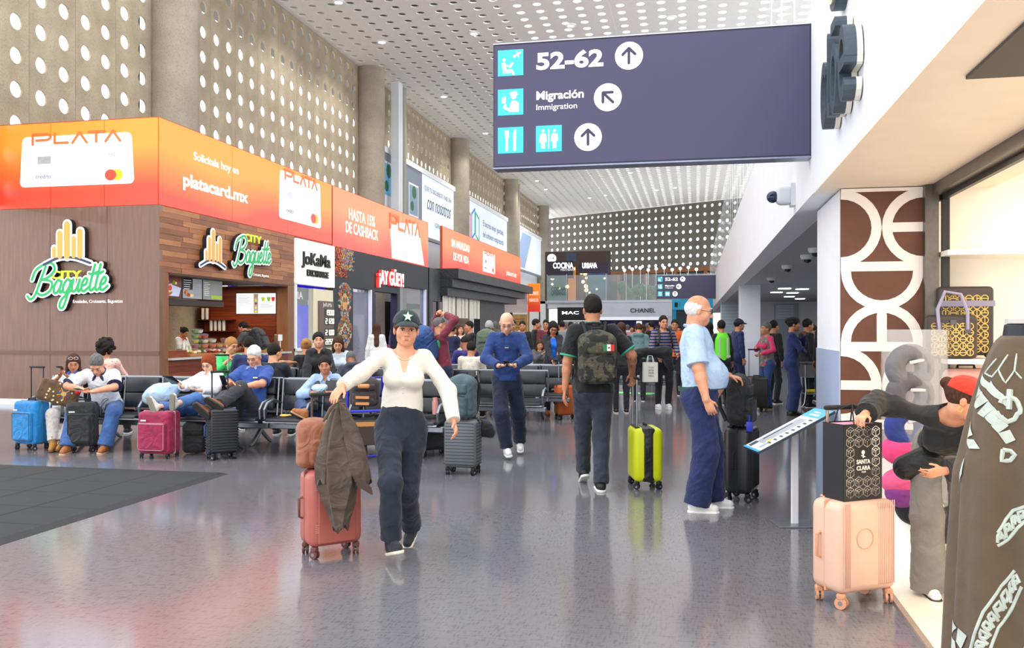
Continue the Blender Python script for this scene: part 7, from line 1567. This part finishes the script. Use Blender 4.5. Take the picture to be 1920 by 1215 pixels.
# ---- worn backpacks
def worn(R, label, w, h, d, mat, mat2=None, z0=.02, molle=False, vox=.011):
    Mw = R['MI'].inverted(); s = R['s']; T4 = R['T'].to_4x4(); base = R['tp'](0, -.135 - d / 2 / s, z0)
    mx = Mw @ Matrix.Translation(base) @ T4 @ Matrix.Rotation(PI, 4, 'Z')
    t = backpack((0, 0, 0), 0, label, w, h, d, mat, mat2, straps=False, mx=mx, vox=vox, molle=molle)
    for sd in (1, -1):
        q = B(); pts = [(sd * .08, -d / 2, h * .92), (sd * .11, -d / 2 - .07, .52 * s - z0 + .03), (sd * .115, -d / 2 - .16, .52 * s - z0 + .02), (sd * .11, -d / 2 - .265, .42 * s - z0), (sd * .135, -d / 2 - .27, .28 * s - z0), (sd * .168, -d / 2 - .15, .16 * s - z0), (sd * .15, -d / 2, h * .15)]
        q.tube(pts, .017, 8); q.done('strap', RUB, t, True)
    return t
CAMO = M('1c1f19', .8, kind='camo', col2='5a5544', scale=1.6)
t = worn(bm_, 'dark camouflage backpack with Mexican flag patch worn by the man in black', .36, .50, .20, CAMO, M('23251e', .8, kind='camo', col2='635c48', scale=1.6), z0=.0, molle=True, vox=.008)
F = Face((0, .10 + .20 * .20 + .012, 0), (-1, 0, 0), (0, 0, 1), (0, 1, 0))
for i, c in enumerate(('1f7a4a', 'f2f0ea', 'd23a2c')): F.rect(.03 + i * .033, .31, .063 + i * .033, .37, 0, .008, M(c, .7), 'flag_stripe', t)
F.poly(disc(.08, .34, .009, 10), .008, .010, M('6a5a3a', .7), 'flag_emblem', t)
worn(cust, 'big black backpack worn by the kiosk customer', .38, .52, .24, M('1c1d20', .6, kind='fabric'))
worn(gj, 'olive green backpack worn by the grey-haired woman in jeans', .36, .58, .24, M('5c6b55', .8, kind='fabric', col2='4b5a46'))
worn(stp, 'dark backpack worn by the young man in the striped sweater', .28, .42, .14, M('16181d', .7, kind='fabric'), vox=.014)
# blue backpack held up by the maroon man
mw = mar['MI'].inverted(); t = backpack(P3(806, 676, 13.15), 100, 'blue backpack being swung over the shoulder by the man in maroon', .32, .56, .22, M('27508c', .7, kind='fabric', col2='1f4176')); t.rotation_euler = (0, .45, facing(60)); B().lathe([(.001, 0), (.03, 0), (.03, .10), (.012, .13), (.001, .13)], (-.1, .17, .16), 10).done('green_bottle', M('3aa070', .3), t, True)
# striped-sweater man's paper bag, coat, phone
t = empty('paper_bag', 'white paper carrier bag with grey lettering held by the striped sweater man', 'bag', P3(1219, 716, 16.2), facing(8)); w, h, d = .26, .36, .10
b = B()
for sy_ in (-1, 1): b.box((0, sy_ * d / 2, h / 2), (w, .004, h))
for sx_ in (-1, 1): b.box((sx_ * w / 2, 0, h / 2), (.004, d, h))
b.box((0, 0, .003), (w, d, .005)).done('paper_body', M('f1efe2', .6), t)
for sy_ in (-1, 1): B().tube([(-.06, sy_ * d / 2, h), (-.04, 0, h + .12), (.04, 0, h + .12), (.06, sy_ * d / 2, h)], .006, 6).done('rope_handle', WHITE, t)
F = Face((0, d / 2 + .003, 0), (-1, 0, 0), (0, 0, 1), (0, 1, 0))
for i, s_ in enumerate(('THE', 'MATTEA', 'PER', 'AVILLA')): F.text(s_, -.05, .25 - i * .05, .035, M('8a8c84', .6), parent=t, width=.10, d=.001)
S = SDF(); S.cone(P3(1196, 662, 16.3), P3(1250, 660, 16.3), .10, .12, k=.05); S.cone(P3(1196, 665, 16.25), P3(1190, 700, 16.25), .09, .06, k=.05); S.cone(P3(1248, 665, 16.25), P3(1258, 690, 16.25), .10, .07, k=.05); o = S.done('folded_coat', F_('1a1b20'), None, .016, fold=(.02, 9)); tag(o, 'dark coat folded over the arms of the striped sweater man', 'coat')
# ---- floor stand with slanted map board
t = place('map_stand', 'slanted map board on a slim white post in mid right floor', 'stand', W(1490, 6.85), 0)
B().rbox((0, 0, .006), (.32, .26, .012), .004, 1).done('base_plate', M('9aa0a6', .3, .8, kind='metal'), t); B().rbox((0, 0, .40), (.055, .03, .79), .006, 1).done('post', M('e4e4e6', .4), t)
pts = [P3(1413, 826, 6.95), P3(1546, 752, 6.95), P3(1565, 771, 6.50), P3(1421, 848, 6.50)]; inv = (Matrix.Translation(W(1490, 6.85)) @ Matrix.Rotation(facing(0), 4, 'Z')).inverted(); pts = [inv @ p for p in pts]
u_ = (pts[2] - pts[3]).normalized(); v_ = (pts[0] - pts[3]); v_ = (v_ - u_ * v_.dot(u_)).normalized(); n_ = u_.cross(v_); n_ = n_ if n_.z > 0 else -n_
L_, H_ = (pts[2] - pts[3]).length, .44; F = Face(pts[3], u_, v_, n_)
F.rect(0, 0, L_, H_, -.018, 0, M('2a3a4a', .4), 'board', t); F.rect(.006, .006, L_ - .006, H_ - .006, 0, .002, M('dfe6ea', .35), 'map_print', t); F.rect(L_ * .80, .006, L_ - .006, H_ - .006, .002, .003, M('58bfe0', .4), 'blue_header', t); F.rect(0, 0, .02, H_, .002, .004, M('3aa8d8', .4), 'blue_edge', t)
F.poly([rpoly(.10, .18, L_ * .74, .36, .01), rpoly(.05, .08, .12, .15, .004)], .002, .0035, M('aeb6bc', .4), 'map_plan', t); F.poly([rpoly(.12 + .05 * i, .06 + .0 * i, .135 + .05 * i, .13, .002) for i in range(8)] + [rpoly(.14, .30, .4, .33, .004), rpoly(.03, .30, .10, .38, .003)], .0035, .005, M('4a5460', .4), 'map_marks', t)
F.poly([rpoly(L_ * .84, .1, L_ * .87, .3, .003), rpoly(L_ * .9, .15, L_ * .92, .3, .003)], .003, .005, WHITE, 'header_text', t); F.rect(.13, .15, .17, .19, .0035, .005, M('e6d84a', .5), 'yellow_mark', t)
# ---- bins and trolley
t = empty('litter_bin', 'brushed steel litter bin beside the white square column', 'bin', W(1366, 20.6), facing(0)); B().rbox((0, 0, .41), (.52, .42, .80), .03, 2).done('casing', STEEL, t, True); B().rbox((0, .205, .60), (.34, .03, .20), .02, 2).done('opening', BLACK, t, True); B().box((0, .21, .49), (.3, .02, .02)).done('blue_strip', M('3a8a9a', .4), t)
t = empty('steel_trolley', 'steel trolley with curved legs beyond the policewoman', 'trolley', W(1524, 16.8), facing(0)); B().rbox((0, 0, .72), (.40, .3, .26), .015, 1).done('tray_box', STEEL, t); B().box((0, 0, .875), (.46, .34, .03)).done('top_plate', STEEL, t)
for sx_ in (-1, 1): B().tube([(sx_ * .18, .1, .6), (sx_ * .17, .12, .35), (sx_ * .2, .12, .1), (sx_ * .24, .12, .04)], .014, 6).tube([(sx_ * .18, -.1, .6), (sx_ * .2, -.12, .04)], .014, 6).done('leg', STEEL, t, True)
B().box((0, 0, .28), (.36, .3, .02)).done('lower_tray', STEEL, t); B().rbox((.02, 0, .33), (.18, .1, .06), .02, 1).done('yellow_box', M('d9c02a', .5), t)
o = B().lathe([(.001, 0), (.05, 0), (.05, .2), (.02, .26), (.02, .28), (.001, .28)], n=14).done('water_jug', M('e6eef4', .1, alpha=.45), None, True, loc=W(1497, 16.3)); tag(o, 'clear plastic water jug on the floor by the officers', 'jug')
# ---- shop display
t = empty('white_drum', 'white round drum basket with thin black ring letters', 'drum', W(1714, 5.86), 0); B().lathe([(.001, 0), (.17, 0), (.18, .36), (.175, .37), (.165, .36), (.16, .05), (.001, .05)], n=36).done('body', M('fbfbf8', .4), t, True)
ro = facing(0); F = Face(Vector((0, 0, 0)) - FWD * .178, RGT, (0, 0, 1), -FWD)
F.poly(strokes([arcpts(-.035, .20, .034, 0, 360, 24), [(-.055, .248), (-.015, .248)], arcpts(.038, .20, .038, 10, 340, 24), [(.0, .205), (.075, .205)]], .0022), .0, .012, BLACK, 'ring_letters', t)
q = B().tube([(-.16, 0, .35), (-.18, 0, .48), (-.12, -.05, .50), (-.02, -.15, .36)], .005, 6); q.done('cord', M('b9b4a8', .6), t, True)
t = empty('acrylic_display', 'clear acrylic display tube in the shop entrance', 'display', W(1714, 5.86, .37), 0); o = B().lathe([(.205, 0), (.205, 1.15), (.20, 1.15), (.20, 0)], n=30).done('clear_tube', M('f2f6fa', .05, alpha=.13), t, True)
def pillow(px, py, z, c, lab, sc=1.0, c2=None, rot=0, neck=True):
    S = SDF()
    if neck:
        pts = [(math.cos(a) * .10, math.sin(a) * .10) for a in [math.radians(-60 + 30 * k + 0) for k in range(11)]]
        for p_, q_ in zip(pts[:-1], pts[1:]): S.cone((p_[0], 0, p_[1]), (q_[0], 0, q_[1]), .052, k=.03)
    else: S.ell((0, 0, 0), (.13, .09, .08), k=.05); S.ell((.07, -.02, .03), (.07, .07, .06), k=.05)
    o = S.done('travel_pillow', M(c, .9, kind='fabric', col2=c2), None, .011, fold=(.002, 20)); o.location = P3(px, py, z); o.rotation_euler = (0, rot, ro); o.scale = (sc,) * 3; tag(o, lab, 'pillow', 'travel pillows in the clear tube')
    if neck: B().rbox((-.03, .055, .04), (.10, .012, .022), .005, 1).done('strap_buckle', M('c9ccd0', .4), o)
pillow(1706, 690, 5.72, '77767c', 'grey travel pillow with strap, topmost in the display', 1.0, '66656b', .2)
pillow(1706, 742, 5.72, '66656c', 'grey travel pillow just below the topmost one', 1.0, '56555c', .0)
pillow(1704, 800, 5.74, '2a3f8c', 'dark blue travel pillow in the middle of the display', 1.0, None, .3)
pillow(1700, 850, 5.74, 'f04a86', 'hot pink travel pillow behind the bending woman', 1.1, 'e03a76', .0, False)
pillow(1702, 900, 5.74, 'ec5c90', 'pink travel pillow below the hot pink one', 1.1, None, .5, False)
pillow(1704, 932, 5.72, '8a3a8c', 'purple travel pillow near the drum', 1.0, '74307a', .0, False)
pillow(1730, 962, 5.72, '1d1d22', 'black travel pillow lying in the white drum', 1.15, None, .0, False)
sh = empty('display_shelving', 'white wall shelves with bags inside the shop', 'shelf', (3.2, 6.72, 0)); LITW = M('fff8ee', .5)
for z in (.75, 1.30, 2.05): B().box((0, 0, z), (3.0, .40, .035)).done('shelf_board', LITW, sh)
PATG = M('3b3436', .5); GOLD = M('dcb860', .5)
def pat_lines(F, x0, y0, x1, y1, p=.05):
    L = []; nx, ny = int((x1 - x0) / p), int((y1 - y0) / p)
    for i in range(nx):
        for j in range(ny):
            cx, cy = x0 + (i + .5) * p, y0 + (j + .5) * p; L.append(arcpts(cx, cy, p * .46, 0, 360, 10))
            L.append([(cx, cy - p * .46), (cx, cy + p * .46)] if (i + j) % 2 else [(cx - p * .46, cy), (cx + p * .46, cy)])
            if (i + 2 * j) % 3 == 0: L.append([(cx, cy), (cx + (p * .46 if (i + j) % 2 else 0), cy + (0 if (i + j) % 2 else p * .46))])
    return strokes(L, .003)
q0 = P3(1790, 668, 6.05); t = empty('patterned_suitcase', 'small suitcase with gold arch print standing on the shop shelf', 'suitcase', (q0.x + .10, 6.72, 1.32), 0)
B().rbox((0, 0, .26), (.36, .18, .48), .03, 3).done('shell', PATG, t, True); F = Face((0, -.092, 0), (1, 0, 0), (0, 0, 1), (0, -1, 0)); F.poly(pat_lines(F, -.16, .04, .16, .48), 0, .003, GOLD, 'arch_print', t); F.rect(-.18, .36, .18, .40, 0, .006, M('8c88a0', .4), 'band', t); B().cyl((.15, -.09, .03), (.15, -.05, .03), .03, 12).cyl((-.15, -.09, .03), (-.15, -.05, .03), .03, 12).done('wheel', RUB, t, True)
t = empty('patterned_tote', 'gold arch print tote bag with lilac handles in front of the small suitcase', 'bag', (q0.x - .02, 6.56, 1.32), 0)
S = SDF(); S.box((0, 0, .15), (.16, .055, .15), .03); S.done('body', PATG, t, .009); F = Face((0, -.056, 0), (1, 0, 0), (0, 0, 1), (0, -1, 0)); F.poly(pat_lines(F, -.14, .02, .14, .28, .045), 0, .003, GOLD, 'arch_print', t)
for dx in (-1, 1): pass
B().tube([(-.09, -.06, .20), (-.10, -.06, .34), (-.05, -.05, .46), (.05, -.05, .44), (.09, -.06, .32), (.09, -.06, .20)], .012, 8).done('handle', M('9c98b4', .45), t, True); B().box((-.09, -.062, .21), (.035, .01, .07)).box((.09, -.062, .21), (.035, .01, .07)).box((0, -.062, .25), (.04, .01, .03)).done('leather_tabs', M('55525f', .5), t)
t, _ = suitcase(Vector((q0.x + .12, 6.72, .77)), 0, 'rose pink case on the lower shop shelf', .34, .40, .2, M('e3b5b0', .4), 'v', 0)
# mannequin with poncho
mc_ = W(1916, 2.95); t = empty('mannequin', 'black headless mannequin bust on a post wearing the poncho', 'mannequin', mc_, 0)
S = SDF(); S.cone((0, 0, 1.20), (0, 0, 1.38), .12, .10, k=.05, flat=(FWD, .8)); S.cone((0, 0, 1.38), (0, 0, 1.545), .075, .052, k=.04, cap=True); S.done('torso_form', M('141a26', .5), t, .010); B().cyl((0, 0, .02), (0, 0, 1.2), .02, 12).cyl((0, 0, 0), (0, 0, .02), .18, 24).done('stand_post', STEEL, t)
B().cyl((0, 0, 1.545), (0, 0, 1.56), .05, 20).done('neck_cap', M('c9c6c0', .4), t)
po = empty('patterned_poncho', 'brown poncho with pale woven motifs and fret border, close at right', 'poncho', mc_, 0); ba = math.atan2(-FWD.y, -FWD.x)
def pz(a, t_, off=0.0):
    """a: angle, 0 faces the camera, negative = picture left; t_: 0 neck .. 1 hem"""
    hem = .30 + .60 / (1 + math.exp(-(a + .35) * 3.2))
    r = .058 + .118 * min(1, t_ * 2.8) ** .7 + .055 * t_ + (.022 * math.sin(5.0 * a + 1.2) + .010 * math.sin(11 * a)) * min(1, t_ * 1.6) + off
    zz_ = 1.50 - .08 * min(1, t_ * 3.2) ** 1.8 - (t_ ** 1.05) * (1.42 - hem); th = ba + a
    return Vector((r * math.cos(th), r * math.sin(th) , zz_))
nA, nT = 150, 60; vs = []; fs = []
for i in range(nA):
    for j in range(nT + 1): vs.append(pz(-PI + 2 * PI * i / nA, j / nT))
for i in range(nA):
    for j in range(nT): a_ = i * (nT + 1) + j; b_ = ((i + 1) % nA) * (nT + 1) + j; fs.append((a_, b_, b_ + 1, a_ + 1))
b = B(); b.add(vs, fs); o = b.done('cloth', M('62513d', .85, kind='fabric', col2='5a4a38', scale=.6), po, True); md = o.modifiers.new('thick', 'SOLIDIFY'); md.thickness = .006
PALE = M('c6d0c6', .8, kind='fabric', col2='b4beb4')
def pstroke(lines_, r, name='woven_motif'):
    q = B()
    for l in lines_:
        P_ = []
        for (a0, t0), (a1, t1) in zip(l[:-1], l[1:]):
            n = max(2, int(math.hypot(a1 - a0, (t1 - t0) * 3) / .05))
            P_ += [pz(a0 + (a1 - a0) * k / n, t0 + (t1 - t0) * k / n, .007) for k in range(n)]
        P_.append(pz(*l[-1], .004)); q.tube(P_, r, 6)
    return q.done(name, PALE, po, True)
def pfill(poly_, name='pale_field'):
    xs_ = [p[0] for p in poly_]; ys_ = [p[1] for p in poly_]; cx_, cy_ = sum(xs_) / len(xs_), sum(ys_) / len(ys_); v = [pz(cx_, cy_, .011)]; n = 0; ring = []
    for (a0, t0), (a1, t1) in zip(poly_, poly_[1:] + poly_[:1]):
        for k in range(4): ring.append((a0 + (a1 - a0) * k / 4, t0 + (t1 - t0) * k / 4))
    R_ = 5; f = []; m = len(ring)
    for q_ in range(1, R_ + 1):
        for (a_, b_) in ring: v.append(pz(cx_ + (a_ - cx_) * q_ / R_, cy_ + (b_ - cy_) * q_ / R_, .011))
    for k in range(m): f.append((0, 1 + k, 1 + (k + 1) % m))
    for q_ in range(R_ - 1):
        for k in range(m): a_ = 1 + q_ * m + k; b_ = 1 + q_ * m + (k + 1) % m; f.append((a_, a_ + m, b_ + m, b_))
    b = B(); b.add(v, f); return b.done(name, PALE, po, True)
GRID = []
for i in range(121):
    for j in range(101):
        a_, t_ = -1.75 + i * .025, j * .01; w_ = mc_ + pz(a_, t_); rel_ = w_ - Vector((0, 0, CAMH)); dz = rel_.dot(FWD); GRID.append((960 + FPX * rel_.dot(RGT) / dz, HZ - FPX * rel_.z / dz, a_, t_))
GR_ = np.array(GRID)
def cl_(x, y):
    px, py = 1770 + x / 1.973, 600 + y / 1.973; d_ = (GR_[:, 0] - px) ** 2 + (GR_[:, 1] - py) ** 2; k = int(d_.argmin()); return (float(GR_[k, 2]), float(GR_[k, 3]))
C_ = lambda l: [cl_(*p) for p in l]
def bandp(path, ws, gap=3):
    for (p, q_), (w0, w1) in zip(zip(path[:-1], path[1:]), zip(ws[:-1], ws[1:])):
        dx, dy = q_[0] - p[0], q_[1] - p[1]; L_ = math.hypot(dx, dy); nx, ny = -dy / L_, dx / L_; g = gap / L_ / 2; a0 = (p[0] + dx * g, p[1] + dy * g); a1 = (q_[0] - dx * g, q_[1] - dy * g)
        pfill(C_([(a0[0] + nx * w0 / 2, a0[1] + ny * w0 / 2), (a0[0] - nx * w0 / 2, a0[1] - ny * w0 / 2), (a1[0] - nx * w1 / 2, a1[1] - ny * w1 / 2), (a1[0] + nx * w1 / 2, a1[1] + ny * w1 / 2)]), 'wing_segment')
bandp([(112, 235), (128, 285), (152, 318), (176, 343), (202, 368), (224, 408), (252, 455)], [30, 56, 54, 52, 50, 46, 40])
bandp([(140, 205), (175, 240), (215, 278), (240, 318)], [26, 24, 24, 22], 0)
pstroke([C_([(240 + 42 * math.cos(a), 330 + 42 * math.sin(a)) for a in [-2.4 + 5.2 * k / 14 for k in range(15)]])], .008, 'loop_motif'); pstroke([C_([(246, 262), (240, 335)])], .010, 'spike_motif')
pstroke([C_([(160, 190), (185, 212), (205, 180), (230, 235), (262, 185), (290, 220)]), C_([(205, 180), (238, 128)]), C_([(262, 185), (272, 128)]), C_([(160, 190), (200, 140)])], .0032, 'collar_lines')
pstroke([C_([(218, 482), (250, 480), (262, 500), (246, 524), (218, 518), (218, 482)])], .0075, 'hexagon_motif')
for pl in ([(76, 325), (104, 332), (100, 372), (72, 365)], [(74, 372), (104, 378), (118, 432), (84, 428)], [(88, 434), (120, 438), (142, 484), (104, 480)], [(66, 440), (84, 436), (92, 500), (64, 520)], [(64, 530), (86, 510), (76, 570), (60, 600)], [(48, 610), (64, 608), (58, 700), (42, 700)], [(42, 712), (56, 712), (50, 820), (38, 820)], [(18, 1105), (58, 1135), (50, 1180), (16, 1160)], [(62, 1140), (92, 1172), (74, 1212), (54, 1190)], [(20, 1170), (50, 1190), (56, 1240), (22, 1240)]): pfill(C_(pl), 'feather_motif')
def border(i_, o_, n):
    pstroke([C_(i_), C_(o_)], .0055, 'border_line'); I_, O_ = spline(i_, 8), spline(o_, 8); m = min(len(I_), len(O_)); key = []
    def at(u, w): k = min(m - 1.001, u * (m - 1)); a_ = int(k); f_ = k - a_; p = [I_[a_][c] + (I_[a_ + 1][c] - I_[a_][c]) * f_ for c in (0, 1)]; q_ = [O_[a_][c] + (O_[a_ + 1][c] - O_[a_][c]) * f_ for c in (0, 1)]; return (p[0] + (q_[0] - p[0]) * w, p[1] + (q_[1] - p[1]) * w)
    for k in range(n):
        u = k / n; s_ = 1 / n; key.append(C_([at(u + s_ * .05, .8), at(u + s_ * .05, .25), at(u + s_ * .6, .25), at(u + s_ * .6, .62), at(u + s_ * .33, .62), at(u + s_ * .33, .48)])); key.append(C_([at(u + s_ * .6, .25), at(u + s_ * .95, .8)]))
    pstroke(key, .0058, 'fret_border')
border([(262, 925), (215, 985), (150, 1080), (118, 1170), (98, 1240)], [(286, 985), (252, 1060), (205, 1130), (180, 1190), (165, 1250)], 9)
border([(200, 780), (230, 735), (262, 705), (300, 690)], [(200, 835), (240, 810), (275, 765), (300, 740)], 4)
finish_text()
